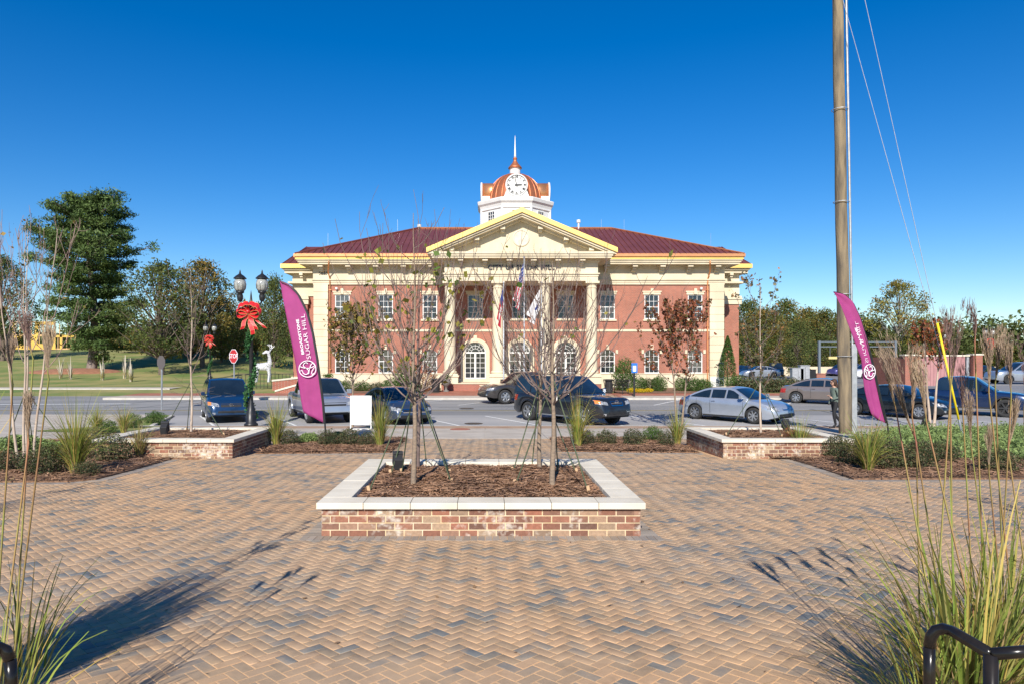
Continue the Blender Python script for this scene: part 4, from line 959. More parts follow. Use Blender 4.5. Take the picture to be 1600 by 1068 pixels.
    for a, c in K['pil']:
        for sg in (1,-1):
            q = MB(); N = 10; zl = gz+.03
            bot = []; tp = []
            for k in range(N+1):
                x_ = a+.03+(c-a-.06)*k/N; z_ = max(min(roofz(x_)-.075, zr-.10), zl+.004)
                bot.append((x_,sg*(gw(zl)+.008),zl)); tp.append((x_,sg*(gw(z_)+.008),z_))
            q.v = bot+tp; q.f = [(k,k+1,N+1+k+1,N+1+k) for k in range(N)]; q.m = [0]*N; q.build('side_window', M_cglass, t)
    if K.get('bed'):
        q = MB(); q.box(K['bed'][0],K['bed'][1],-Wh*.82,Wh*.82,.70,.735); q.build('bed_floor', M_dark, t)
    # wheels
    for a in ax:
        for sg in (1,-1):
            w1 = MB(); tw = .215 if r < .38 else .25
            prof = [(r*.66,-tw/2),(r*.93,-tw/2),(r,-tw*.34),(r,tw*.34),(r*.93,tw/2),(r*.66,tw/2),(r*.62,tw*.3)]
            w1.lathe([(p[0],p[1]) for p in prof],(0,0,0),28)
            wo = w1.build('wheel', M_rubber, t,(a,sg*(Wh-tw/2-.02),r)); wo.rotation_euler = (R(-90*sg),0,0)
            for p in wo.data.polygons: p.use_smooth = True
            if parts:
                w2 = MB(); w2.lathe([(r*.67,tw*.30),(r*.69,tw*.47),(r*.63,tw*.50),(r*.60,tw*.2),(0,tw*.14)],(0,0,0),28, M_alloy if rim != 'black' else M_dark)
                ns = 6 if kind != 'sedan' else 7; mm = M_alloy if rim != 'black' else M_dark
                w2.lathe([(r*.17,tw*.1),(r*.16,tw*.50),(0,tw*.52)],(0,0,0),14,mm)
                w2.lathe([(r*.59,tw*.21),(r*.18,tw*.17)],(0,0,0),20,M_black)
                for k in range(ns):
                    an = 2*math.pi*k/ns; d = Vector((math.cos(an),math.sin(an),0)); s_ = Vector((-d.y,d.x,0))
                    w2.obox(d*(r*.38)+Vector((0,0,tw*.40)), d*(r*.5), s_*(r*.15), (0,0,tw*.16), mm)
                w2.build('rim', None, wo)
    if not parts:
        fpatch('headlight', M_lamp, ((Wh*.5,zt(Lh-.3)-.22),(Wh*.88,zt(Lh-.3)-.2),(Wh*.86,zt(Lh-.3)-.08),(Wh*.5,zt(Lh-.3)-.10)), mirror=True, nu=3, nv=1)
        zz = zt(-Lh+.15); fpatch('tail_light', M_redlens, ((Wh*.55,zz-.26),(Wh*.93,zz-.26),(Wh*.93,zz-.1),(Wh*.55,zz-.12)), mirror=True, front=False, nu=3, nv=1)
        fpatch('rear_bumper', M_dark, ((-Wh*.8,.36),(Wh*.8,.36),(Wh*.8,.46),(-Wh*.8,.46)), front=False, nu=4, nv=1)
        return t
    # doors: seams, handles, mirrors, sills
    seam = [K['pil'][0][0]-.0 if not K.get('bed') else -1.0]+[(K['pil'][k][1]+K['pil'][k+1][0])/2 for k in range(len(K['pil'])-1)]+[1.02]
    if kind in ('suv','big_suv'): seam = seam[1:]
    if kind == 'sedan': seam[0] = -1.35+.0; seam = [-.98,-.62+.0,1.0]; seam = [-.60,.94,-1.28]
    for s_ in seam: spatch('door_seam', M_black, ((s_-.006,K['low']+.12),(s_+.006,K['low']+.12),(s_+.006,gz-.05),(s_-.006,gz-.05)), nu=1, nv=8)
    if K.get('bed'): spatch('bed_seam', M_black, ((-1.075,K['low']+.1),(-1.055,K['low']+.1),(-1.055,gz),(-1.075,gz)), nu=1, nv=8)
    spatch('sill', M_dark, ((-K['wb']/2+aR+.02,K['low']+.005),(K['wb']/2-aR-.02,K['low']+.005),(K['wb']/2-aR-.02,K['low']+.075),(-K['wb']/2+aR+.02,K['low']+.075)), nu=3, nv=2)
    sn = sorted(seam)
    for s_ in sn[-2:] if len(sn) > 1 else sn:
        if s_ > .8: s_ = sn[-2] if len(sn) > 1 else s_
        for sg in (1,-1):
            q = MB(); xx = s_+.14 if s_ == sn[-2] else s_+.14; zz = gz-.13; yy = sg*(sy(xx,zz)+.02)
            q.box(xx-.08,xx+.1,min(yy,yy-sg*.03),max(yy,yy-sg*.03),zz-.014,zz+.014); bevel(q.build('door_handle', o_.get('handle', pm), t),.008)
    for sg in (1,-1):
        q = MB(); xm = gh[-1][0]-.28; ym = sg*(Wh+.09); big = 1.25 if kind in ('big_suv','pickup') else 1.0
        q.box(xm-.07,xm+.08,min(ym-sg*.09*big,ym+sg*.07*big),max(ym-sg*.09*big,ym+sg*.07*big),gz+.02,gz+.02+.15*big)
        q.box(xm-.02,xm+.03,min(sg*Wh*.9,ym-sg*.08),max(sg*Wh*.9,ym-sg*.08),gz+.03,gz+.07)
        bevel(q.build('side_mirror', o_.get('mirror', pm), t),.03,3)
    zn = zt(Lh-.33)
    hl = o_.get('hl') or ((Wh*.50,zn-.26),(Wh*.94,zn-.20),(Wh*.95,zn-.05),(Wh*.52,zn-.13))
    fpatch('headlight', M_lamp, hl, mirror=True)
    if o_.get('amber'):
        c = hl; fpatch('amber_lens', M_amber, ((Wh*.82,c[1][1]+.02),(Wh*.945,c[1][1]+.01),(Wh*.945,c[2][1]-.005),(Wh*.82,c[2][1]-.02)), off=.018, mirror=True, nu=4)
    zz = zt(-Lh+.12); fpatch('tail_light', M_redlens, ((Wh*.62,zz-.30),(Wh*.97,zz-.30),(Wh*.97,zz-.06),(Wh*.66,zz-.08)), mirror=True, front=False)
    gr = o_.get('grille') or (Wh*.42,zn-.30,zn-.12)
    fpatch('grille', M_black, ((-gr[0]*.92,gr[1]),(gr[0]*.92,gr[1]),(gr[0],gr[2]),(-gr[0],gr[2])), off=.014)
    nb = o_.get('bars',3)
    for k in range(nb):
        zz = gr[1]+(gr[2]-gr[1])*(k+1)/(nb+1); fpatch('grille_bar', o_.get('barmat', M_chrome), ((-gr[0]*.93,zz-.008),(gr[0]*.93,zz-.008),(gr[0]*.93,zz+.008),(-gr[0]*.93,zz+.008)), off=.022, nv=1)
    if o_.get('ring'):
        for zz, w_ in ((gr[1]-.012,gr[0]*.95),(gr[2]+.012,gr[0]*1.02)): fpatch('grille_surround', o_['ring'], ((-w_,zz-.018),(w_,zz-.018),(w_,zz+.018),(-w_,zz+.018)), off=.025, nv=1)
        for sg in (1,-1): fpatch('grille_surround', o_['ring'], ((sg*gr[0]*.90,gr[1]),(sg*gr[0]*1.0,gr[1]),(sg*gr[0]*1.06,gr[2]),(sg*gr[0]*.97,gr[2])), off=.026, nu=2)
    lo = K['low']; ig = o_.get('intake') or (Wh*.55,lo+.10,lo+.22)
    fpatch('lower_intake', M_black, ((-ig[0],ig[1]),(ig[0],ig[1]),(ig[0]*.94,ig[2]),(-ig[0]*.94,ig[2])), off=.012)
    fpatch('fog_lamp', M_lamp, ((Wh*.66,lo+.13),(Wh*.78,lo+.13),(Wh*.78,lo+.21),(Wh*.66,lo+.21)), off=.014, mirror=True, nu=2, nv=2)
    if o_.get('bumper'): fpatch('bumper', o_['bumper'], ((-Wh*.93,lo+.13),(Wh*.93,lo+.13),(Wh*.95,lo+.36),(-Wh*.95,lo+.36)), off=.03, nu=16, nv=4)
    # wipers, licence plate at the rear, badge
    q = MB(); 
    for yy in (.28,-.3): 
        p = gpt(m_-1,yy/ (gw(gz))); q.tube([(p[0]-.02,yy,p[2]+.03),(p[0]-.16,yy-.45,p[2]+.13)],.008,4)
    q.build('wipers', M_black, t)
    bd = o_.get('badge')
    if bd:
        zc = (gr[1]+gr[2])/2+o_.get('bz',0); xx = sx(0,zc)+.035; q = MB()
        for rx, rz_ in bd:
            q.tube([(xx,rx*math.cos(2*math.pi*k/18),zc+rz_*math.sin(2*math.pi*k/18)) for k in range(19)],.009,4)
        if len(bd) == 1: q.box(xx-.01,xx+.012,-bd[0][0]*1.15,bd[0][0]*1.15,zc-.014,zc+.014)
        q.build('badge', M_chrome, t)
    if o_.get('rails'):
        for sg in (1,-1):
            q = MB(); i0 = 2; yy = sg*(wr_-.06); q.tube([(gh[2][0]+.2,yy,zr-.06),(gh[2][0]+.3,yy,zr+.05),(gh[iw][0]-.35,yy,zr+.06),(gh[iw][0]-.2,yy,zr-.03)],.018,6); q.build('roof_rail', M_dark, t)
    if flare:
        for a in ax:
            for sg in (1,-1):
                q = MB(); q.tube([(a+aR*1.03*math.cos(math.pi*k/12),sg*(Wh-.012),r+aR*1.03*math.sin(math.pi*k/12)) for k in range(13)],.028,6); q.build('wheel_arch_trim', o_.get('flarem', pm), t, smooth=True)
    if kind in ('big_suv','pickup'):
        for sg in (1,-1): q = MB(); q.box(-.9,.85,sg*(Wh-.04)-.05,sg*(Wh-.04)+.05,lo+.01,lo+.05); q.build('running_board', o_.get('boardm', M_dark), t)
    return t
C_navy = paint('dark_blue_paint', (0.010,0.04,0.105)); C_silver = paint('silver_paint', (0.42,0.45,0.50), .6); C_bluegrey = paint('blue_grey_paint', (0.05,0.07,0.115), .5)
C_char = paint('charcoal_paint', (0.022,0.024,0.03), .4); C_brown = paint('brown_grey_paint', (0.06,0.053,0.05), .4); C_tan = paint('tan_paint', (0.24,0.20,0.18), .45)
C_black = paint('black_paint', (0.008,0.012,0.016), .2); C_blue = paint('blue_paint', (0.008,0.026,0.085), .4); C_bmw = paint('ice_silver_paint', (0.46,0.50,0.56), .55); C_white = paint('white_car_paint', (0.7,0.7,0.7), 0)
vehicle('parked_suv','dark blue compact SUV parked nose to the plaza, beside the garlanded lamp post','car',-11.35,29.9,26,'suv',C_navy,amber=True,rails=True,badge=[(.075,.05),(.03,.05)],grille=(.42,.66,.84),bars=3,barmat=M_dark,intake=(.52,.42,.52))
vehicle('pickup_truck','silver pickup truck parked behind the left magenta flag','pickup truck',-7.25,29.9,27,'pickup',C_silver,grille=(.50,.72,.92),bars=2,barmat=M_dark,ring=C_silver,flare=True,bumper=C_silver,badge=None)
vehicle('parked_sedan','blue grey sedan parked nose to the plaza, behind the white sign board','car',-3.85,29.2,27,'sedan',C_bluegrey,grille=(.50,.52,.62),bars=1,ring=M_chrome,intake=(.60,.28,.40),badge=[(.07,.04)],bz=.12)
vehicle('parked_suv','large charcoal SUV parked nose to the plaza in front of the portico','car',3.55,28.6,38,'big_suv',C_char,amber=True,grille=(.34,.84,1.06),bars=2,ring=M_chrome,badge=[(.085,.085)],mirror=M_chrome,rails=True,flare=True,intake=(.5,.50,.64),boardm=M_alloy)
vehicle('silver_sedan','silver sedan parked behind the right brick planter','car',10.7,29.3,38,'sedan',C_bmw,grille=(.20,.60,.74),bars=0,ring=M_chrome,intake=(.55,.30,.42),handle=C_bmw)
vehicle('pickup_truck','dark brownish grey pickup truck by the far kerb, facing left','pickup truck',2.3,39.8,-68,'pickup',C_brown,grille=(.5,.76,.96),bars=2,boardm=M_alloy)
vehicle('parked_sedan','tan sedan parked across the road at the far kerb','car',19.45,39.0,52,'sedan',C_tan)
vehicle('parked_sedan','glossy black sedan parked behind the right magenta flag','car',18.75,31.2,34,'sedan',C_black,handle=M_chrome)
vehicle('pickup_truck','dark blue pickup truck at the right edge, behind the tall grass','pickup truck',22.6,32.2,48,'pickup',C_blue,rim='black',flare=True,flarem=M_dark,grille=(.5,.74,.96))
lotcars = [(1187,84,-88,'sedan',C_silver,'silver sedan parked in the far lot beside the arborvitae'),(1212,88,-20,'suv',C_char,'dark SUV ending the far lot row, left of the pale cabinets'),(1160,90,-60,'sedan',C_navy,'dark blue car half hidden behind the silver lot sedan'),
 (1318,92,-70,'suv',paint('violet_paint',(0.08,0.07,0.22)),'violet blue car just left of the utility pole in the far lot'),(1356,80,-75,'suv',C_white,'white SUV right of the utility pole in the far lot'),(1383,82,-40,'big_suv',C_char,'black SUV beside the white SUV in the far lot'),
 (1430,86,160,'suv',C_black,'black hatchback seen from behind left of the brick enclosure'),(1455,80,140,'big_suv',C_navy,'dark navy SUV next to the brick enclosure in the far lot'),(1592,62,-92,'big_suv',C_silver,'silver minivan right of the brick enclosure'),(1598,70,-80,'big_suv',C_char,'dark SUV behind the silver minivan'),(1535,88,-70,'sedan',C_char,'dark car behind the right pillar of the enclosure')]
for px, y, th, kd, pm, lb in lotcars:
    vehicle('lot_car', lb, 'car', X_(px,y), y, th, kd, pm, parts=False, group='cars in the far parking lot')
# ------------------------------------------------------------------ street furniture
M_magenta = mat('magenta_cloth', (0.43,0.06,0.235), (0.38,0.05,0.205), rough=0.75, scale=3, trans=0.25)
M_print = mat('white_print', (0.82,0.78,0.80), rough=0.8)
def feather(lb, Y, base_px, right, left, mirror, txt):
    """right / left: lists of photo points of the pole edge and free edge, top to bottom"""
    bx = X_(base_px[0],Y); gz_ = P(Y); k = Y/FP
    cv = lambda p: (X_(p[0],Y)-bx, CZ+(562-p[1])*k-gz_)
    t = thing('feather_flag', lb, 'flag', (bx,Y,gz_), group='magenta feather flags'); 
    Rr = [cv(p) for p in right]; Ll = [cv(p) for p in left]
    def along(pts, f):
        d = [0]; 
        for i in range(len(pts)-1): d.append(d[-1]+math.dist(pts[i],pts[i+1]))
        q = f*d[-1]; return np.array([np.interp(q,d,[p[0] for p in pts]), np.interp(q,d,[p[1] for p in pts])])
    def dep(x, z, u): return .035*math.sin(z*3.1+x*5)*(u)+.02*math.sin(z*1.4+u*9+x*7)+.012*math.sin(u*14+z*.7)*min(1,max(0,(2.2-z)))
    N, M_ = 46, 12; b = MB()
    for i in range(N+1):
        a, c = along(Ll,i/N), along(Rr,i/N)
        for j in range(M_+1):
            u = 1-j/M_; p = c+(a-c)*u; b.v.append((p[0],dep(p[0],p[1],u),p[1]))
    b.f = [(i*(M_+1)+j,i*(M_+1)+j+1,(i+1)*(M_+1)+j+1,(i+1)*(M_+1)+j) for i in range(N) for j in range(M_)]; b.m = [0]*len(b.f)
    o = b.build('cloth', M_magenta, t, smooth=True); so = o.modifiers.new('s','SOLIDIFY'); so.thickness = .003
    pl = MB(); pts = [along(Rr,i/24) for i in range(25)]; pl.tube([(p[0]+.012,0,p[1]) for p in pts]+[(0,0,0),(0,0,-.2)],[.012+.010*i/24 for i in range(25)]+[.02,.02],8); pl.build('pole', M_black, t, smooth=True)
    sv = MB(); 
    # dark sleeve along the pole edge
    for i in range(N+1):
        a, c = along(Ll,i/N), along(Rr,i/N); d = (a-c); L_ = max(1e-6,np.linalg.norm(d)); d = d/L_*min(.035,L_*.5)
        sv.v.append((c[0],-.006,c[1])); sv.v.append((c[0]+d[0],-.006,c[1]+d[1]))
    sv.f = [(2*i,2*i+1,2*i+3,2*i+2) for i in range(N)]; sv.m = [0]*N; sv.build('pole_sleeve', M_black, t)
    for s, size, p0, p1, sp, bd in txt:
        me = text_mesh(s, size, M_print, 'lettering', .0, space=sp, bold=bd); a, c = np.array(cv(p0)), np.array(cv(p1)); d = c-a; L_ = np.linalg.norm(d); d /= L_; nrm = np.array([-d[1],d[0]])
        xs_ = [v.co.x for v in me.vertices]; x0, x1 = min(xs_), max(xs_); f = L_/(x1-x0); sx_ = -1 if mirror else 1
        for v in me.vertices:
            q = a+d*((v.co.x-x0)*f)+nrm*(v.co.y*sx_); v.co = (q[0], dep(q[0],q[1],.5)-.03, q[1])
        link('lettering', me, t)
    return t, cv, dep
def logo(t, cv, dep, c, rx, ry, mirror, k):
    cx, cz = cv(c); rx *= k; ry *= k; q = MB(); s = -1 if mirror else 1; yy = dep(cx,cz,.5)-.04
    def pl(pts, w_): q.tube([(cx+s*x*rx,yy,cz+z*ry) for x, z in pts],w_,4)
    pl([(math.cos(2*math.pi*i/32),math.sin(2*math.pi*i/32)) for i in range(33)],.012)
    S = [(.02,.62),(-.15,.78),(-.42,.62),(-.45,.32),(-.15,.08),(.1,-.15),(.08,-.5),(-.2,-.68),(-.5,-.5),(-.62,-.2),(-.85,-.25)]
    Hh = [(.15,-.62),(.22,-.1),(.38,.45),(.62,.72),(.78,.55)]; Hb = [(-.9,.3),(-.4,.12),(.2,.1),(.6,.25),(.88,.42)]; H2 = [(.85,.2),(.62,-.1),(.5,-.45),(.62,-.68),(.8,-.5)]
    def sm(pts): 
        out = []; 
        for i in range(len(pts)-1):
            p0 = pts[max(0,i-1)]; p1 = pts[i]; p2 = pts[i+1]; p3 = pts[min(len(pts)-1,i+2)]
            for t_ in (0,.33,.66):
                out.append(tuple(.5*((2*p1[a])+(-p0[a]+p2[a])*t_+(2*p0[a]-5*p1[a]+4*p2[a]-p3[a])*t_**2+(-p0[a]+3*p1[a]-3*p2[a]+p3[a])*t_**3) for a in (0,1)))
        return out+[pts[-1]]
    for pts in (S,Hh,Hb,H2): pl(sm(pts),.011)
    q.build('logo', M_print, t)
r_ = [(437,439),(452,445),(466,459),(480,487),(489,520),(496,560),(501,600),(505,630),(507,661)]
l_ = [(437,440),(441,462),(448,495),(455,530),(461,565),(466,600),(470,625),(474,643)]
t, cv, dp = feather('magenta feather flag on the left, in front of the silver pickup truck, lettering readable', 17.5, (510,698), r_, l_, False,
   [('BROADSTONE',.098,(474.5,553),(465.5,499),1.0,.002),('SUGAR HILL',.15,(484,560),(473.5,491),1.0,-.002)])
logo(t, cv, dp, (481.5,575.5), 13.2, 12.6, False, 17.5/FP)
r_ = [(1302,456),(1318,459),(1332,472),(1344,498),(1354,530),(1362,560),(1371,600),(1379,635),(1386,661)]
l_ = [(1302,457),(1312,478),(1322,503),(1336,538),(1346,562),(1349,585),(1352,608),(1357,630),(1362,646),(1372,655)]
t, cv, dp = feather('magenta feather flag on the right by the utility pole, seen from its back', 19.0, (1389,687), r_, l_, True,
   [('STONE',.085,(1343,537),(1336,512),1.0,.002),('SUGAR HILL',.125,(1353,566),(1337,502),1.0,-.002)])
logo(t, cv, dp, (1357.5,580), 8.6, 11.2, True, 19.0/FP)

M_garl = leafm('garland_leaves', (0.03,0.10,0.03), (0.06,0.16,0.05), rand=.5, tr=.1)
M_ribbon = mat('red_ribbon', (0.55,0.012,0.018), (0.42,0.01,0.014), rough=0.45, scale=6)
M_gold = mat('gold_ribbon_edge', (0.6,0.42,0.15), rough=0.4)
M_lglass = mat('lamp_globe_glass', (0.22,0.23,0.22), (0.42,0.41,0.36), rough=0.10, scale=20, coat=.5)
def leaf_cloud(C, n, size, normal_up=0.3, asp=.5, bend=True):
    """quads of size around centres C (n,3) -> V,F"""
    d = rng.randn(n,3); d[:,2] += normal_up; d /= np.linalg.norm(d,axis=1,keepdims=True)
    a = np.cross(d, rng.randn(n,3)); a /= np.linalg.norm(a,axis=1,keepdims=True)+1e-9; b2 = np.cross(d,a)
    s = size*(.6+.8*rng.rand(n,1)); a = a*s; b2 = b2*s*asp
    V = np.stack([C-a*.5, C+b2*.5-a*.05, C+a*.5, C-b2*.5-a*.05],axis=1).reshape(-1,3)
    return V, np.arange(n*4).reshape(-1,4)
def leaves(name, C, size, m, parent=None, asp=.5, up=.3, **kw):
    C = np.asarray(C,float); V, F = leaf_cloud(C,len(C),size,up,asp); return link(name, npmesh(name,V,F,m), parent, **kw)
def bow(parent, loc, s):
    t = bpy.data.objects.new('bow', None)
    b = MB(); 
    def ribbon(pts, w_, dirv):
        dv = Vector(dirv).normalized()*w_/2; e = dv*.09
        for i in range(len(pts)-1):
            p, q = Vector(pts[i]), Vector(pts[i+1]); b.quad(p-dv+e,q-dv+e,q+dv-e,p+dv-e,M_ribbon)
            b.quad(p-dv,q-dv,q-dv+e,p-dv+e,M_gold); b.quad(p+dv-e,q+dv-e,q+dv,p+dv,M_gold)
    for sg in (-1,1):
        for an, L_, tilt in ((25,.36,.2),(-8,.40,-.1),(60,.30,.1)):
            a = R(an); d = Vector((sg*math.cos(a),0,math.sin(a))); up = Vector((-sg*math.sin(a),0,math.cos(a)))
            pts = [d*(L_*math.sin(math.pi*k/10)*(1))*1.0+up*(.13*math.sin(2*math.pi*k/10))+Vector((0,-.10-.05*math.sin(math.pi*k/10),0)) for k in range(11)]
            ribbon([p*s for p in pts], .19*s, (0.25*sg,.75,.75+tilt))
        for an, L_ in ((-112,.62),(-80 if sg > 0 else -135,.75)):
            a = R(an); d = Vector((math.cos(a)*sg,0,math.sin(a)))
            ribbon([(d*(L_*k/6)+Vector((.03*math.sin(k*1.5),-.12-.03*math.cos(k*1.3),0)))*s for k in range(7)], .15*s, (1,0,.25*sg))
    b.lathe([(0,-.07),(.07,-.05),(.09,0),(.07,.05),(0,.07)],(0,-.16*s,0),10,M_ribbon)
    bpy.data.objects.remove(t); return b.build('bow', None, parent, loc)
def lamp_post(lb, x, y, hgt=5.75, detail=True):
    t = thing('street_lamp', lb, 'street lamp', (x,y,P(y)), group='twin globe street lamps with red bows')
    b = MB(); b.lathe([(.26,0),(.26,.08),(.20,.12),(.19,.5),(.14,.62),(.12,.75),(.085,.9),(.075,1.1),(.062,hgt-1.2),(.08,hgt-1.18),(.08,hgt-1.1),(.05,hgt-1.0),(.03,hgt-.8),(0,hgt-.6)],(0,0,0),12); b.build('post', M_black, t, smooth=True)
    for sg in (-1,1):
        b = MB(); zz = hgt-1.15; pts = [(sg*.05,0,zz),(sg*.2,0,zz-.05),(sg*.36,0,zz+.02),(sg*.42,0,zz+.13)]; b.tube(pts,.028,6); pts = [(sg*.06,0,zz-.25),(sg*.25,0,zz-.18),(sg*.38,0,zz-.02)]; b.tube(pts,.018,5); b.build('arm', M_black, t)
        b = MB(); b.lathe([(.05,0),(.10,.06),(.12,.2),(.09,.3),(.15,.33),(.16,.38)],(sg*.42,0,zz+.1),12); g = b.build('lamp_base', M_black, t, smooth=True)
        b = MB(); b.lathe([(.13,0),(.21,.10),(.23,.26),(.20,.42),(.13,.5)],(sg*.42,0,zz+.48),16); b.build('lamp_globe', M_lglass, g, smooth=True)
        b = MB(); 
        for k in range(8):
            a = 2*math.pi*k/8; b.tube([(sg*.42+.14*math.cos(a),.14*math.sin(a),zz+.48),(sg*.42+.22*math.cos(a),.22*math.sin(a),zz+.6),(sg*.42+.235*math.cos(a),.235*math.sin(a),zz+.75),(sg*.42+.14*math.cos(a),.14*math.sin(a),zz+.98)],.008,4)
        b.lathe([(.24,0),(.24,.03),(.15,.12),(.07,.17),(.03,.22),(.035,.26),(.01,.34),(0,.36)],(sg*.42,0,zz+.96),14); b.build('lamp_cap', M_black, g)
    bow(t,(-.02,-.08,hgt-1.45),1.15)
    C = []
    for k in range(2600 if detail else 700):
        h = rng.uniform(.3,hgt-1.5); a = h*3.2+rng.randn()*.55; r2 = .11+abs(rng.randn())*.055+(.07 if h < 1.3 else 0)
        C.append((r2*math.cos(a),r2*math.sin(a),h))
    leaves('garland', C, .09 if detail else .14, M_garl, t, asp=.55)
    return t
lamp_post('nearest street lamp, garlanded, between the dark blue SUV and the silver pickup', X_(393,26.0), 25.95)
lamp_post('second garlanded street lamp, beyond the dark blue SUV', X_(328,66), 66, 5.6, False)
lamp_post('garlanded street lamp right of the brick enclosure', X_(1545,76), 76, 5.6, False)
lamp_post('garlanded street lamp left of the brick enclosure, among red leaves', X_(1471,88), 88, 5.6, False)

M_signred = mat('sign_red', (0.45,0.02,0.025), rough=0.4); M_galv = mat('galvanised_steel', (0.36,0.37,0.38), (0.46,0.47,0.48), rough=0.5, metal=.5, scale=6)
def octsign(lb, x, y, zc, r_, front, rot=0, zb=None):
    t = thing('stop_sign', lb, 'sign', (x,y,P(y)), R(rot)); z0 = zc-P(y)
    b = MB(); pts = [(r_*math.cos(R(22.5+45*k)),r_*math.sin(R(22.5+45*k))) for k in range(8)]
    b.add([(a,-.05,z0+c) for a,c in pts]+[(a,-.04,z0+c) for a,c in pts],[tuple(range(8)),tuple(range(15,7,-1))]+[(i,i+8,(i+1)%8+8,(i+1)%8) for i in range(8)])
    pn = b.build('sign_panel', M_print if front else mat('sign_back',(0.10,0.085,0.08),rough=.6), t)
    if front:
        b = MB(); b.add([(a*.93,-.054,z0+c*.93) for a,c in pts],[tuple(range(8))]); b.build('red_face', M_signred, pn)
        me = text_mesh('STOP', r_*.82, M_print, 'lettering', .001, bold=.004); o = link('lettering', me, pn, (0,-.058,z0)); o.rotation_euler = (R(90),0,0)
    b = MB(); b.box(-.03,.03,-.035,.02,-.1,z0+r_*.8); b.build('sign_post', M_galv, t)
    return t
octsign('red stop sign turned sideways, beyond the dark blue SUV', X_(366,38.5), 38.5, Zp(556,38.5), .42, True, -36)
octsign('grey back of a stop sign on a thin post, left of the dark blue SUV', X_(253,34.3), 34.3, Zp(565.5,34.3), .36, False, -32)
# blank white board on a small stand
t = thing('sign_board', 'white rectangular sign board on a low stand beside the blue grey sedan', 'sign', (X_(564,24.2),24.2,P(24.2)))
b = MB(); b.box(-.36,.36,-.02,.02,.16,1.16); b.build('panel', M_white, t)
b = MB(); 
for x in (-.36,.36): b.box(x-.02,x+.02,-.03,.03,.0,1.19)
b.box(-.36,.36,-.03,.03,1.165,1.19); b.box(-.36,.36,-.25,-.2,.0,.03); b.box(-.36,.36,.2,.25,.0,.03)
for x in (-.36,.36): b.box(x-.02,x+.02,-.25,.25,.0,.03)
b.build('frame', M_white, t)
b = MB(); rnd = random.Random(5)
for k in range(4):
    z = .35+k*.2; b.tube([(-.3+.07*i,-.025,z+.03*math.sin(i*1.3+k*2)) for i in range(9 if k % 2 else 6)],.005,3)
b.build('faint_print', M_galv, t)
# accessible parking sign
t = thing('parking_sign', 'small blue accessible parking sign on a black post in front of the right wing', 'sign', (X_(991,43.2),43.2,P(43.2)))
b = MB(); b.box(-.05,.05,-.05,.05,0,2.0); b.build('sign_post', M_black, t)
b = MB(); b.box(-.19,.19,-.08,-.06,1.5,2.12); pn = b.build('sign_panel', mat('sign_blue',(0.02,0.15,0.5),rough=.4), t)
b = MB(); b.box(-.1,.1,-.085,-.08,1.6,1.95); b.build('white_symbol', M_print, pn)
# bin, bench, urns
def bin_(lb, x, y, z=None):
    t = thing('litter_bin', lb, 'litter bin', (x,y,P(y) if z is None else z))
    b = MB(); b.lathe([(.27,0),(.27,.06),(.24,.08)],(0,0,0),18); b.build('base', M_black, t)
    for k in range(18):
        a = 2*math.pi*k/18; q = MB(); d = Vector((math.cos(a),math.sin(a),0)); q.tube([d*.25+Vector((0,0,.06)),d*.28+Vector((0,0,.5)),d*.36+Vector((0,0,.92))],.018,4); q.build('slat', M_black, t)
    b = MB(); b.lathe([(.37,.9),(.39,.93),(.37,.96),(.22,.98)],(0,0,0),18); b.lathe([(.23,.1),(.25,.9)],(0,0,0),14); b.build('liner', M_dark, t)
bin_('black slatted litter bin beside the right end of the portico', X_(951,46.5), 46.5)
bin_('black litter bin at the left end of the portico', X_(681,47.5), 47.5)
t = thing('park_bench', 'black metal bench beside the litter bin by the right column', 'bench', (X_(966,46.2),46.2,P(46.2)), R(-60))
for k in range(5): b = MB(); b.box(-.75,.75,-.22+k*.09,-.15+k*.09,.42,.44); b.build('seat_slat', M_black, t)
for k in range(5): b = MB(); b.box(-.75,.75,.25+k*.03,.27+k*.03,.5+k*.1,.57+k*.1); b.build('back_slat', M_black, t)
for x in (-.7,.7):
    b = MB(); b.tube([(x,-.25,0),(x,-.22,.42),(x,-.22,.62),(x,.24,.62)],.025,5); b.tube([(x,.3,0),(x,.24,.42),(x,.40,1.0)],.025,5); b.build('leg', M_black, t)
for px, yy, lb in ((697,48.2,'stone coloured garden urn at the left end of the portico steps'),(512,49,'small dark statue like garden urn before the left wing')):
    t = thing('garden_urn', lb, 'urn', (X_(px,yy),yy,P(yy)))
    b = MB(); b.lathe([(.22,0),(.22,.08),(.10,.14),(.08,.3),(.16,.4),(.32,.55),(.35,.75),(.30,.85),(.36,.9),(.33,.92)],(0,0,0),18); b.build('bowl', mat('urn_grey',(0.13,0.12,0.11),(0.2,0.18,0.16),rough=.7), t, smooth=True)
    C = rng.randn(260,3)*[.16,.16,.10]+[0,0,1.05]; leaves('foliage', C, .12, M_shrubg, t)
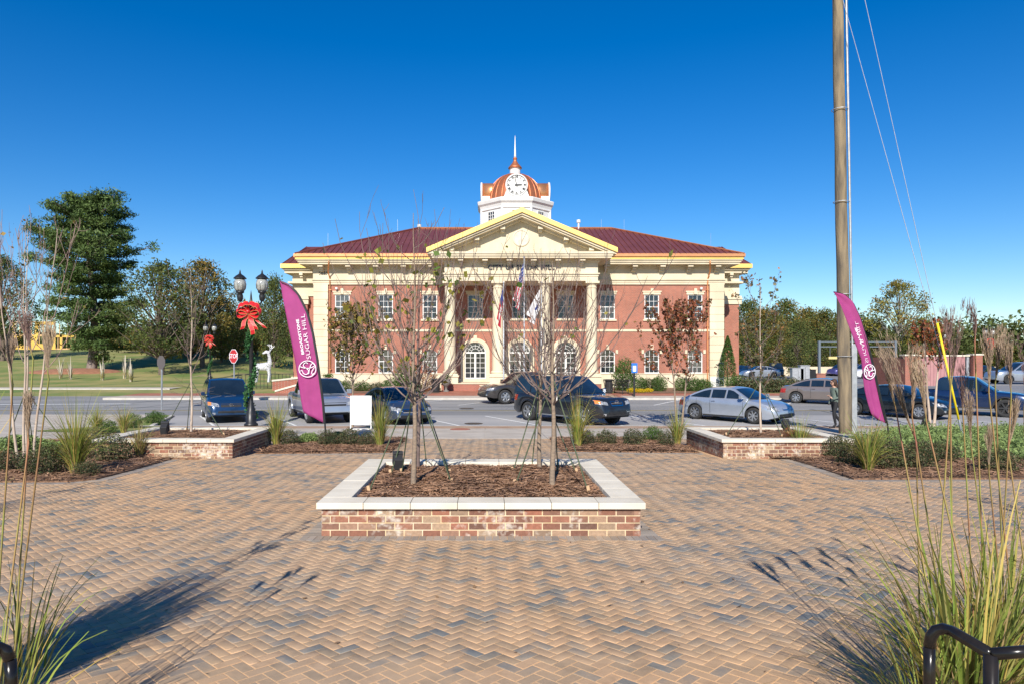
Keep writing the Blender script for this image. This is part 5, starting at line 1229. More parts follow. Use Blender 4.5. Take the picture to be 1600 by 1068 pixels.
# spotlights in the planters and stakes
def spot(lb, x, y, z, rz=0, s=1.0):
    t = thing('spotlight', lb, 'spotlight', (x,y,z), rz); t.scale = (s,)*3
    b = MB(); b.tube([(0,0,-.1),(0,0,.1)],.02,6); b.box(-.03,.03,-.03,.03,.02,.12); b.build('stake', M_dark, t)
    b = MB(); b.obox((0,.0,.17),(.13,0,0),(0,.17,.10),(0,-.06,.16)); b.obox((0,.06,.21),(.15,0,0),(0,.06,.035),(0,-.09,.19)); bevel(b.build('housing', M_dark, t),.008)
spot('dark ground spotlight at the back left of the middle planter', X_(622,9.9), 9.9, .31, R(15), .95)
spot('dark ground spotlight at the left end of the left planter', X_(257,16.2), 16.2, .12, R(10), 1.15)
spot('dark ground spotlight in the right planter near the silver sedan nose', X_(1228,17.0), 17.0, .12, R(-10), 1.1)
spot('small round ground light behind the juniper bed by the black sedan', X_(1447,24), 24, P(24), 0, 1.2)

# flagpoles with limp flags
M_flagred = mat('flag_red', (0.48,0.02,0.045), rough=.8, trans=.2); M_flagwhite = mat('flag_white', (0.72,0.70,0.70), rough=.8, trans=.2); M_flagblue = mat('flag_blue', (0.02,0.04,0.20), rough=.8, trans=.2)
def flagpole(lb, flb, px, y, top, kind, hoist, fly, sag, topz_off=.3):
    x = X_(px,y); zt_ = Zp(top,y); t = thing('flagpole', lb, 'flagpole', (x,y,P(y)), group='flagpoles before the portico'); h = zt_-P(y)
    b = MB(); b.lathe([(.10,0),(.10,.1),(.06,.12),(.03,h-.1),(.03,h)],(0,0,0),10); b.build('pole', M_galv, t, smooth=True)
    b = MB(); b.lathe([(0,-.08),(.06,-.05),(.08,0),(.06,.05),(0,.08)],(0,0,h+.06),10); b.build('finial', M_alloy, t)
    f = thing('hanging_flag', flb, 'flag', (x-.05,y-.04,zt_-topz_off-hoist)); NU, NV = 26, 26; b = MB()
    def pt(s, v):   # s along fly, v along hoist 0 bottom
        sl_ = sag; dx = -math.sin(R(sl_))*fly*s*(.55+.45*v); dz = -math.cos(R(sl_))*fly*s*.92
        fold = .16*math.sin(s*5+v*7)*s+.07*math.sin(v*19+s*3)*s
        return (dx*(1+.25*math.sin(v*9))-fold*.35, fold, hoist*v*(1-.25*s)+dz*(.9 if v > .5 else .8)+hoist*.1*s)
    for i in range(NV+1):
        for j in range(NU+1): b.v.append(pt(j/NU,i/NV))
    for i in range(NV):
        for j in range(NU):
            s, v = (j+.5)/NU,(i+.5)/NV
            if kind == 'us':
                m = M_flagblue if (s < .4 and v > .46) else (M_flagred if int(v*13) % 2 == 0 else M_flagwhite)
                if m is M_flagblue and i % 2 == 0 and j % 2 == 0: m = M_flagwhite if (i//2+j//2) % 2 else M_flagblue
            elif kind == 'state': m = M_flagblue if (s < .4 and v > .34) else (M_flagwhite if .33 < v < .66 else M_flagred)
            else: m = M_flagwhite if not (.4 < s < .6 and .4 < v < .6) else M_flagblue
            a = i*(NU+1)+j; b.f.append((a,a+1,a+NU+2,a+NU+1)); b.m.append(b.mi(m))
    o = b.build('cloth', None, f, smooth=True)
flagpole('tallest flagpole in front of the entrance','limp stars and stripes flag on the tallest flagpole',819,45.5,404,'us',1.5,2.6,14)
flagpole('flagpole left of the entrance','limp red, white and blue state flag left of the entrance',787,46.0,443,'state',1.3,2.2,10)
flagpole('flagpole right of the entrance','limp white city flag right of the entrance',846,46.0,443,'city',1.3,2.0,26)

# white wire reindeer
t = thing('reindeer_figure', 'white wire reindeer decoration behind the silver pickup, by the brick steps', 'decoration', (X_(413,50.5),50.5,P(50.5)+.6))
M_wire = mat('white_wire', (0.78,0.78,0.80), rough=.5)
def wirebody(b, pts, rad, n=10, rings=6):
    for i in range(len(pts)-1):
        p, q = Vector(pts[i]), Vector(pts[i+1]); d = (q-p); L_ = d.length; a = d.cross(Vector((0,1,0))).normalized(); c = d.cross(a).normalized(); N = max(2,int(L_/.09))
        prev = None
        for k in range(N+1):
            f = k/N; rr = rad[i]+(rad[i+1]-rad[i])*f; o = p+d*f; ring = [o+a*(rr*math.cos(2*math.pi*j/n+f*2))+c*(rr*math.sin(2*math.pi*j/n+f*2)) for j in range(n+1)]
            b.tube(ring,.013,3)
            if prev:
                for j in range(n): b.tube([prev[j],ring[(j+1)%n]],.012,3)
            prev = ring
b = MB(); wirebody(b,[(-.62,0,1.15),(-.2,0,1.1),(.25,0,1.15),(.42,0,1.35)],[.20,.27,.30,.16]); b.build('torso', M_wire, t)
b = MB(); wirebody(b,[(.40,0,1.35),(.38,0,1.75),(.30,0,2.1)],[.17,.11,.10]); b.build('neck', M_wire, t)
b = MB(); wirebody(b,[(.40,0,2.15),(.15,0,2.2),(-.10,0,2.08)],[.11,.12,.05]); b.build('head', M_wire, t)
for x, f in ((-.55,-.05),(.30,.02)):
    for y in (-.14,.14): b = MB(); wirebody(b,[(x,y,1.05),(x+f+.06,y,.55),(x+f,y,0)],[.14,.07,.045],7); b.build('leg', M_wire, t)
for y in (-.1,.1):
    b = MB(); b.tube([(.38,y,2.22),(.5,y*2,2.45),(.42,y*3,2.75)],.022,4); b.tube([(.5,y*2,2.45),(.68,y*2.5,2.62)],.02,4); b.tube([(.45,y*2.5,2.6),(.3,y*3,2.72)],.018,4); b.build('antler', M_wire, t)
# brick garden walls and railing at the left of the hall
for x0, y0, x1, y1, z0, z1, lb in ((X_(428,50),50,X_(470,48.5),48.5,.75,1.0,'upper low brick wall with pale cap left of the hall'),(X_(432,47.5),47.5,X_(478,46.8),46.8,.15,.75,'lower brick wall with pale cap left of the hall')):
    t = thing('garden_wall', lb, 'wall', (x0,y0,P(y0))); d = Vector((x1-x0,y1-y0,0)); n_ = Vector((-d.y,d.x,0)).normalized()*.15; o_ = -n_
    def wl(nm, zlo0, zlo1, zh0, zh1, m, ex=1.0):
        b = MB(); a = [-n_*ex, n_*ex]; vs = [(*(a[0].xy),zlo0),(*( (d+a[0]).xy),zlo1),(*((d+a[1]).xy),zlo1),(*(a[1].xy),zlo0),(*(a[0].xy),zh0),(*((d+a[0]).xy),zh1),(*((d+a[1]).xy),zh1),(*(a[1].xy),zh0)]
        b.add(vs,[(0,3,2,1),(4,5,6,7),(0,1,5,4),(1,2,6,5),(2,3,7,6),(3,0,4,7)]); b.build(nm, m, t)
    wl('brickwork',-.4,-.4,z0-.1,z1-.1,M_redbrick2); wl('cap',z0-.1,z1-.1,z0+.02,z1+.02,M_cap,1.35)
t = thing('metal_railing', 'black metal railing left of the hall, behind the reindeer', 'railing', (X_(372,52),52,P(52)))
for k in range(16): b = MB(); b.box(k*.28,k*.28+.03,-.015,.015,0,1.15 if k % 5 else 1.3); b.build('baluster', M_black, t)
for z in (.12,1.1): b = MB(); b.box(0,4.25,-.02,.02,z,z+.05); b.build('rail', M_black, t)

# utility pole with conduit, guy wires with yellow guard
py_ = 22.2; pxx = X_(1321,py_)
t = thing('utility_pole', 'tall weathered wooden utility pole behind the right planter', 'utility pole', (pxx,py_,P(py_)))
M_pole = mat('pole_wood', (0.27,0.205,0.125), (0.10,0.082,0.062), rough=.95, scale=2.2, detail=10, bump=1.0, stretch=(2.5,2.5,.35), lo=.38, hi=.66)
H_ = 16.5; lean = (X_(1309,py_)-pxx)/13.9
b = MB(); N = 24; b.tube([(lean*H_*i/N+.01*math.sin(i),0,H_*i/N-.2) for i in range(N+1)],[.198-.045*i/N+rng.uniform(-.003,.003) for i in range(N+1)],20,cap=True); b.build('wooden_pole', M_pole, t, smooth=True)
b = MB(); 
b.tube([(.26+lean*z*.98,-.02,z) for z in (0,3,6,9,12,15)],.035,8); b.build('conduit', M_galv, t, smooth=True)
b = MB(); b.tube([(.31+lean*z*.98,.03,z) for z in (3.4,6,9,12,15)],.022,6); b.build('conduit', M_galv, t, smooth=True)
b = MB(); b.box(.19,.36,-.06,.05,0,2.9); bevel(b.build('conduit_guard', M_galv, t),.02)
b = MB(); b.box(.14,.38,-.10,.06,3.5,3.95); b.build('junction_box', M_galv, t)
for z in (2.5,4.5,7.5,10.5): b = MB(); b.tube([(.24*math.cos(a)+lean*z,.24*math.sin(a),z) for a in [2*math.pi*k/16 for k in range(17)]],.012,4); b.build('strap', M_galv, t)
ax_, ay_ = X_(1506,19.0), 19.0
tp = Vector((pxx+lean*16,py_,P(py_)+16)); an = Vector((ax_,ay_,P(ay_)))
for lb, a, c in (('left guy wire from the utility pole down to the yellow guard', tp+Vector((0,0,-1.2)), an+Vector((.05,0,0))),('right guy wire running down from the top of the utility pole', Vector((X_(1338,21.5),21.5,Zp(-60,21.5))), an+Vector((.0,.03,0)))):
    t = thing('guy_wire', lb, 'wire', tuple(an)); b = MB(); d = a-an; b.tube([c-an,d],.008,4); b.build('cable', M_galv, t)
g1 = an+(Vector((X_(1338,21.5),21.5,Zp(-60,21.5)))-an)
t = thing('guy_guard', 'yellow plastic guy wire guard leaning in the juniper bed at the right', 'guard', tuple(an))
d = (g1-an).normalized(); zlo, zhi = Zp(655,19.0)-an.z, Zp(505,19.6)-an.z
b = MB(); b.tube([d*(zlo/d.z),d*(zhi/d.z)],[.028,.032],8,cap=True); b.build('tube', mat('guard_yellow',(0.80,0.60,0.02),rough=.45), t, smooth=True)
b = MB(); b.tube([d*0,d*(zlo/d.z)],.012,6); b.build('anchor_rod', M_galv, t)

# handrails at the plaza stairs
M_rail = mat('bronze_black_rail', (0.010,0.009,0.009), (0.02,0.016,0.013), rough=.22, scale=10, spec=.35)
def rail(lb, loc, runs, brk):
    t = thing('handrail', lb, 'handrail', loc)
    for nm, pts, r2 in runs: b = MB(); b.tube([Vector(p)-Vector(loc) for p in pts],r2,12,cap=True); b.build(nm, M_rail, t, smooth=True)
Yr = 2.45
def rp(px, py, y): return (X_(px,y), y, Zp(py,y))
top = [rp(1450,1240,2.62)]+[rp(1452,1060,2.62),rp(1452,1010,2.62),rp(1455,993,2.62),rp(1462,984,2.61),rp(1475,981,2.6),rp(1490,986,2.56),rp(1548,1021,2.36)]
rail('black metal handrail at the bottom right corner', (top[0][0],2.62,P(2.6)), [('front_post',[(top[0][0],2.62,P(2.6))]+top[1:3],.021),('top_rail',top[2:],.021),('rear_post',[rp(1548,1021,2.36),(rp(1548,1021,2.36)[0],2.36,P(2.4))],.023),('level_rail',[rp(1548,1021,2.36),rp(1640,1014,2.33)],.021),('level_rail',[rp(1640,1014,2.33),rp(2100,1000,2.3)],.021)], None)
top = [(X_(18,2.5),2.5,P(2.5)),rp(18,1066,2.5),rp(16,1030,2.5),rp(9,1015,2.5),rp(-3,1010,2.49),rp(-22,1016,2.44),rp(-70,1046,2.3)]
rail('black metal handrail end at the bottom left corner', top[0], [('front_post',[top[0],top[1],top[2]],.021),('top_rail',top[2:],.021)], None)

# brick enclosure, lot wall, gantry, utility cabinets
t = thing('brick_enclosure', 'brick enclosure with pinkish metal gate panels beyond the blue pickup', 'enclosure', (X_(1472,57),57,P(57)))
def uu(px): return X_(px,57)-X_(1472,57)
b = MB(); b.box(uu(1411),uu(1431),-.3,.4,-.2,2.5); b.box(uu(1411),uu(1411)+.3,.4,5,-.2,2.4); b.build('left_pillar', M_redbrick2, t)
b = MB(); b.box(uu(1516),uu(1530),-.4,.35,-.2,2.55); b.build('right_pillar', M_redbrick2, t)
b = MB(); b.box(uu(1410),uu(1432),-.35,.45,2.5,2.62); b.box(uu(1515),uu(1531),-.45,.4,2.55,2.67); b.box(uu(1432),uu(1515),-.05,.2,2.46,2.58); b.build('cap', M_cap, t)
for k in range(14):
    a, c = uu(1432)+(uu(1508)-uu(1432))*k/14, uu(1432)+(uu(1508)-uu(1432))*(k+1)/14; b = MB(); b.box(a+.01,c-.01,0,.06,0,2.44); b.build('gate_panel', mat('pinkish_metal',(0.36,0.17,0.17),(0.42,0.21,0.20),rough=.6,scale=2), t)
b = MB(); b.box(uu(1509),uu(1513),-.1,.05,0,2.4); b.build('gate_post', M_galv, t)
b = MB(); b.box(-1.0,34,-.15,.15,-.2,1.25); 
t = b.build('boundary_wall', mat('cream_wall',(0.62,0.52,0.36),(0.56,0.47,0.33),rough=.9,scale=.6), loc=(X_(1168,93),93,P(93)), label='long low cream wall behind the far parked cars', cat='wall')
t = thing('height_gantry', 'grey steel height gantry over the parking entrance', 'gantry', (X_(1280,70),70,P(70))); gw_ = X_(1399,70)-X_(1280,70)
for x in (0,gw_): 
    b = MB(); b.box(x-.11,x+.11,-.11,.11,.7,4.1); b.build('post', mat('gantry_grey',(0.12,0.145,0.17),rough=.5), t); b = MB(); b.box(x-.45,x+.45,-.4,.4,-.1,.72); b.box(x-.5,x+.5,-.45,.45,.721,.8); b.build('brick_base', M_redbrick2, t)
for z in (3.95,3.45): b = MB(); b.box(-.1,gw_+.1,-.06,.06,z,z+.10); b.build('beam', MATS['gantry_grey'], t)
b = MB(); b.box(.95,2.6,-.05,.03,2.25,2.5); b.build('yellow_bar', mat('clearance_yellow',(0.60,0.48,0.2),rough=.6), t)
for x in (1.1,2.4): b = MB(); b.box(x,x+.02,-.01,.01,2.5,3.45); b.build('hanger', M_galv, t)
for px, lb, w_, h_ in ((1245,'left pale utility cabinet by the hedge in the lot',.55,1.35),(1256,'right pale utility cabinet by the hedge in the lot',.45,1.6),(1268,'dark low post box beside the pale cabinets',.3,1.2)):
    t = thing('utility_cabinet', lb, 'cabinet', (X_(px,66),66,P(66))); b = MB(); b.box(-w_,w_,-.3,.3,-.05,h_); bevel(b.build('housing', M_galv if px < 1260 else M_black, t),.03); b = MB(); b.box(-w_-.03,w_+.03,-.34,.34,h_,h_+.06); b.build('lid', M_galv if px < 1260 else M_black, t); b = MB(); b.box(-.01,.01,-.31,-.3,.1,h_-.1); b.build('door_seam', M_black, t)
# timber framed houses under construction on the hill
M_osb = mat('yellow_sheathing', (0.68,0.44,0.09), (0.60,0.37,0.08), rough=.8, scale=.6); M_lum = mat('raw_lumber', (0.60,0.40,0.19), (0.50,0.31,0.15), rough=.8)
def frame_house(lb, px0, px1, y, floors, sheath):
    x0, x1 = X_(px0,y), X_(px1,y); W_ = x1-x0; t = thing('unfinished_house', lb, 'house', (x0,y,Z(x0,y)-.3)); fh = 2.35
    for f in range(floors):
        z = f*fh+.3
        b = MB(); b.box(0,W_,-.1,6,z,z+.18); b.build('floor_deck', M_lum, t)
        n = int(W_/.62)
        for k in range(n+1): b = MB(); x = W_*k/n; b.box(x-.06,x+.06,-.06,.06,z+.18,z+fh); b.build('stud', M_lum, t)
        b = MB(); b.box(0,W_,-.08,.08,z+fh-.15,z+fh-.001); b.build('top_plate', M_lum, t)
        for k in range(int(n/2)+1):
            b = MB(); x = W_*k/max(1,int(n/2)); b.box(x-.06,x+.06,5.9,6.0,z+.18,z+fh); b.build('rear_stud', M_lum, t)
        for a, c, zl, zh in sheath.get(f,()): b = MB(); b.box(a*W_,c*W_,-.14,-.09,z+zl*fh,z+zh*fh); b.build('sheathing_panel', M_osb, t)
    return t
frame_house('left timber framed house with yellow sheathing on the hill',19,86,116,2,{0:((0,.22,0,1),(.22,.42,0,.35),(.42,.60,0,1),(.60,.8,0,.4),(.8,1,0,1)),1:((0,.07,0,1),(.3,.4,0,1),(.55,.62,0,1),(.62,1,.75,1))})
frame_house('right timber framed house lower on the hill, partly behind the pine',84,118,114,1,{0:((0,.1,0,1),(.3,.4,0,1),(.0,1,.85,1))})

# person walking behind the pole
def person():
    y = 25.0; x = X_(1304,y); t = thing('person', 'person in grey green top and black trousers walking beside the utility pole', 'person', (x,y,P(y)), R(90+8))
    # local frame: x forward (heading left in the photo after rotation), y side
    V = [(0,0,.95),(0,0,1.12),(.01,0,1.30),(.02,0,1.42),(.03,0,1.50),(.045,0,1.60),(.05,0,1.68),
         (.0,.09,.90),(.10,.10,.50),(.02,.10,.10),(.14,.10,.045),   # left leg forward
         (.0,-.09,.90),(-.06,-.10,.50),(-.34,-.10,.16),(-.25,-.10,.06),
         (.01,.17,1.39),(-.03,.22,1.12),(.16,.16,1.05),(.24,.08,1.14),
         (.01,-.17,1.39),(-.06,-.22,1.12),(.05,-.23,.90),(.09,-.23,.82)]
    E = [(0,1),(1,2),(2,3),(3,4),(4,5),(5,6),(0,7),(7,8),(8,9),(9,10),(0,11),(11,12),(12,13),(13,14),(3,15),(15,16),(16,17),(17,18),(3,19),(19,20),(20,21),(21,22)]
    rad = [.12,.11,.13,.09,.05,.088,.07,.09,.062,.042,.035,.09,.062,.042,.035,.062,.045,.035,.032,.062,.045,.035,.032]
    me = bpy.data.meshes.new('body'); me.from_pydata(V,E,[]); o = bpy.data.objects.new('body', me); COL.objects.link(o)
    md = o.modifiers.new('s','SKIN'); md.use_smooth_shade = True
    sv = me.skin_vertices[0].data
    for i, r2 in enumerate(rad): sv[i].radius = (r2, r2*1.0)
    sv[0].use_root = True; o.modifiers.new('u','SUBSURF').levels = 2
    dg = bpy.context.evaluated_depsgraph_get(); dg.update(); m2 = bpy.data.meshes.new_from_object(o.evaluated_get(dg)); bpy.data.objects.remove(o)
    m2.materials.clear()
    for m in (mat('black_trousers',(0.012,0.012,0.014),rough=.8), mat('grey_green_top',(0.13,0.17,0.14),(0.10,0.13,0.11),rough=.9,scale=9), mat('skin',(0.50,0.29,0.20),rough=.6)): m2.materials.append(m)
    for p in m2.polygons:
        c = p.center; p.material_index = 0 if c.z < .96 and abs(c.y) < .19 else (2 if (c.z > 1.47 or (c.x > .2 and c.z > 1.0) or (c.z < .86)) else 1)
        p.use_smooth = True
    link('body', m2, t)
    b = MB(); b.lathe([(0,-.16),(.06,-.14),(.10,-.05),(.112,.03),(.09,.10),(.04,.135),(0,.14)],(.02,0,1.645),14); b.lathe([(0,-.2),(.03,-.17),(.05,-.1),(.045,0)],(-.07,0,1.6),10); h = b.build('hair', mat('brown_hair',(0.05,0.022,0.012),rough=.7), t, smooth=True)
    b = MB(); b.lathe([(0,-.10),(.05,-.085),(.075,-.03),(.08,.02),(.06,.07),(0,.085)],(.072,0,1.63),14); b.lathe([(0,-.02),(.012,0),(0,.03)],(.155,0,1.625),6); b.build('face', MATS['skin'], t, smooth=True)
    b = MB(); b.box(.125,.150,-.075,.075,1.635,1.665); b.build('sunglasses', M_black, t)
    for sx_, sz in ((.27,1.16),(.11,.76)):
        pass
    b = MB()
    for k in range(5):
        a = (k-2)*.25; b.tube([(.25,.07+.012*k-.03,1.15),(.29,.05+.012*k-.03,1.18+.004*k),(.30,.02+.012*k-.03,1.17)],.010,5)
    b.build('fingers', MATS['skin'], t)
    b = MB(); b.box(.06,.27,.055,.145,0,.05); bevel(b.build('shoe', M_black, t),.02); b = MB(); b.obox((-.26,-.10,.06),(.2,0,-.10),(0,.09,0),(.025,0,.05)); bevel(b.build('shoe', M_black, t),.015)
    return t
person().rotation_euler = (0,0,R(188))
# ------------------------------------------------------------------ vegetation
def vec_noise(k): return Vector((math.sin(k*12.9),math.sin(k*7.7+1),math.sin(k*4.1+2)))
def limb(b, p, d, L_, r0, r1, rnd, up=.25, wob=.12, seg=6, n=4):
    """grow a curved branch; returns its points and directions"""
    pts = [Vector(p)]; ds = [Vector(d).normalized()]
    for i in range(seg):
        dd = (ds[-1]+Vector((rnd.gauss(0,wob),rnd.gauss(0,wob),rnd.gauss(0,wob)+up/seg*2))).normalized()
        ds.append(dd); pts.append(pts[-1]+dd*(L_/seg))
    b.tube(pts,[r0+(r1-r0)*i/seg for i in range(seg+1)],n); return pts, ds
def young_tree(name, label, loc, H, seed, fork, spread, nl, nleaf, lm, bark=None, twig=None, r0=.036, lsize=.085, group=None, leafz=(.35,.8), dens=1.0, rz=0, multi=1, cat='tree', strap=True, lean=0.0, low=0, elev=(30,60), trad=.0036, upb=1.0, lowb=1.1):
    rnd = random.Random(seed); t = thing(name, label, cat, loc, rz, group); bark = bark or M_bark; twig = twig or M_twig
    tb = MB(); b = MB(); tips = []
    stems = []
    for s in range(multi):
        a = 2*math.pi*s/multi+.4; off = Vector((math.cos(a),math.sin(a),0))*(.0 if multi == 1 else .10)
        tilt = Vector((math.cos(a)*.0,math.sin(a)*.0,0)) if multi == 1 else Vector((math.cos(a)*.16,math.sin(a)*.10,0))
        N = 12; pts = [off+Vector((lean*H*(i/N)**1.5,0,0))+tilt*(H*i/N*.55)+Vector((.012*math.sin(i*1.1+seed),.012*math.cos(i*.9+seed),-.08+H*.93*i/N)) for i in range(N+1)]
        tb.tube(pts,[r0*(1-.96*(i/N)**.8)+.002 for i in range(N+1)],8); stems.append(pts)
    tb.build('trunk', bark, t, smooth=True)
    n_l = int(nl*dens)
    for k in range(n_l):
        pts = stems[k % multi]; f = fork/H+(.86-fork/H)*(k/n_l)**lowb; hh = f*12/.93; i = min(11,int(hh)); p = pts[i].lerp(pts[i+1],hh-i)
        a = k*2.4+rnd.uniform(-.3,.3); el = R(rnd.uniform(*elev)); d = Vector((math.cos(a)*math.cos(el),math.sin(a)*math.cos(el),math.sin(el)))
        L_ = max(.25,(H-p.z)*rnd.uniform(.75,1.02)); L_ = min(L_, spread*rnd.uniform(1.9,3.0)); rb = max(.0045,r0*.34*(1-.6*k/n_l))
        P_, D_ = limb(b, p, d, L_, rb, trad*.8, rnd, up=upb, wob=.10, seg=8)
        tips.append((P_,1))
        for j in range(int(rnd.uniform(3,7)) if k < n_l*.55 or nleaf > 1000 else 2):
            q = rnd.uniform(.15,.9)*8; i2 = int(q); pp = P_[i2].lerp(P_[min(8,i2+1)],q-i2); dd = (D_[i2]+Vector((rnd.gauss(0,.55),rnd.gauss(0,.55),rnd.gauss(0,.35)))).normalized()
            P2, D2 = limb(b, pp, dd, L_*rnd.uniform(.2,.48), max(trad,rb*.45), trad*.6, rnd, up=.7, wob=.14, seg=5, n=3); tips.append((P2,2))
            for m in range(rnd.randint(0,3)):
                i3 = rnd.randint(1,4); dd = (D2[i3]+Vector((rnd.gauss(0,.6),rnd.gauss(0,.6),rnd.gauss(0,.4)))).normalized(); P3, _ = limb(b, P2[i3], dd, L_*rnd.uniform(.06,.2), trad*.75, trad*.5, rnd, up=.4, wob=.15, seg=3, n=3); tips.append((P3,3))
    for k in range(low):
        a = rnd.uniform(0,6.28); p = stems[0][3]+Vector((0,0,rnd.uniform(-.2,.5))); P_, D_ = limb(b,p,(math.cos(a),math.sin(a),.25),rnd.uniform(.5,1.0)*spread*1.3,.006,trad*.6,rnd,up=-.1,wob=.16,seg=6,n=3)
        for j in range(3): limb(b,P_[2+j],(D_[2+j]+Vector((rnd.gauss(0,.7),rnd.gauss(0,.7),.1))),.3,trad*.8,trad*.5,rnd,up=.0,seg=4,n=3)
    b.build('branches', twig, t)
    if nleaf:
        C = []; cand = [p for P_,lv in tips for p in P_[1:] if leafz[0]*H < p.z < leafz[1]*H]
        if cand:
            for k in range(nleaf): 
                p = rnd.choice(cand); C.append((p.x+rnd.gauss(0,.03),p.y+rnd.gauss(0,.03),p.z+rnd.gauss(0,.03)))
            leaves('leaves', C, lsize, lm, t, asp=.8)
    return t
def straps(t, zt_, targets, zb):
    for k, (x, y) in enumerate(targets):
        b = MB(); b.tube([(0,0,zt_),(x,y,zb)],[.009,.009],5); b.build('guy_strap', mat('green_strap',(0.05,0.075,0.035),(0.08,0.10,0.05),rough=.8), t)
        b = MB(); b.obox((x,y,zb+.03),(.035,0,.01),(0,.03,0),(-.02,0,.11)); b.build('wooden_stake', mat('stake_wood',(0.55,0.36,0.2),rough=.9), t)
gC = 'staked young trees in the middle planter'
zc_ = lambda x,y: zfC(x,y)-.02
def ct(lb, x, y, H, seed, nleaf, **k): return young_tree('young_tree', lb, (x,y,zc_(x,y)), H, seed, 1.12, .76, 27, nleaf, M_leafl, group=gC, elev=(8,42), trad=.0037, upb=.95, lowb=2.3, **k)
t1 = ct('front left tree of the middle planter, with scattered yellow green leaves', -.91, 8.75, 3.85, 11, 150, r0=.038)
t2 = ct('front right tree of the middle planter, with a white tag on its trunk', .87, 8.75, 3.2, 23, 14, r0=.040, leafz=(.3,1.0))
t3 = ct('back left tree of the middle planter, darker trunk behind the front left one', -1.0, 10.25, 3.5, 35, 70, r0=.034, bark=M_twig)
t4 = ct('back right tree of the middle planter, almost leafless', .82, 10.25, 3.3, 47, 8, r0=.036)
b = MB(); b.obox((.045,-.02,1.18),(.012,0,0),(0,.03,0),(0,0,.16)); b.build('white_tag', M_white, t2)
straps(t1,1.4,[(-.52,-.35),(.48,.15),(-.28,1.0)],-.0); straps(t2,1.4,[(-.48,.1),(.40,-.35),(.18,1.1)],-.0)
straps(t3,1.3,[(-.35,-.5),(.5,-.5),(.1,.25)],-.0); straps(t4,1.3,[(-.42,-.3),(.5,-.4),(-.1,.25)],-.0)
# trees of the side planters
tl = young_tree('young_tree','slender pale trunked tree in the left planter, sparse olive leaves at the top',(X_(299,16.6),16.6,.13),4.35,5,1.5,.5,16,220,leafm('olive_leaves',(0.14,0.13,0.05),(0.22,0.17,0.07),c3=(.09,.11,.04),rm=.3),bark=M_pale,r0=.034,low=9,leafz=(.6,1.0),lsize=.07)
straps(tl,1.3,[(-.8,.2),(-.5,.9),(.95,-.4)],0)
tr_ = young_tree('young_tree','small tree in the right planter with greyish clusters of leaves high up and pale trunk',(X_(1188,16.3),16.3,.13),3.95,8,1.1,.45,15,520,leafm('grey_olive_leaves',(0.11,0.13,0.07),(0.20,0.15,0.08),c3=(.30,.14,.05),rm=.25),bark=M_pale,r0=.03,leafz=(.2,1.0),lsize=.075,elev=(15,50))
straps(tr_,1.3,[(-.85,-.1),(.3,-.5),(.75,.2)],0)
# kerb side trees
young_tree('street_tree','kerbside tree with sparse green and orange leaves before the left wing of the hall',(X_(551,24.9),24.9,P(24.9)),4.6,15,1.5,.95,34,3600,M_leafo,r0=.045,leafz=(.36,.98),lsize=.10,trad=.007,elev=(15,55))
young_tree('street_tree','kerbside tree with reddish leaves before the right wing of the hall',(X_(1062,24.9),24.9,P(24.9)),4.75,16,1.6,.85,34,3300,M_leafr,r0=.045,leafz=(.36,.98),lsize=.10,multi=2,trad=.007,elev=(20,60))
young_tree('street_tree','kerbside tree with red brown leaves between the flag and the yellow guard',(X_(1456,25.5),25.5,P(25.5)),4.0,19,2.0,.62,18,1300,M_leafr,bark=M_pale,r0=.06,leafz=(.5,1.0),lsize=.11,multi=2,trad=.007)
# multi stemmed pale tree at the left edge
tb_ = young_tree('birch_like_tree','bare multi stemmed pale tree at the left edge of the photo in the grassy bed',(X_(40,12.9),12.9,P(12.9)+.02),5.0,27,1.9,.75,20,40,M_leafo,bark=M_pale,twig=mat('pinkish_twigs',(0.30,0.20,0.17),(0.24,0.17,0.14),rough=.9),r0=.028,multi=4,leafz=(.6,1.0),trad=.0045)
straps(tb_,1.5,[(-.75,.3),(-.2,.6),(.9,.35)],0)
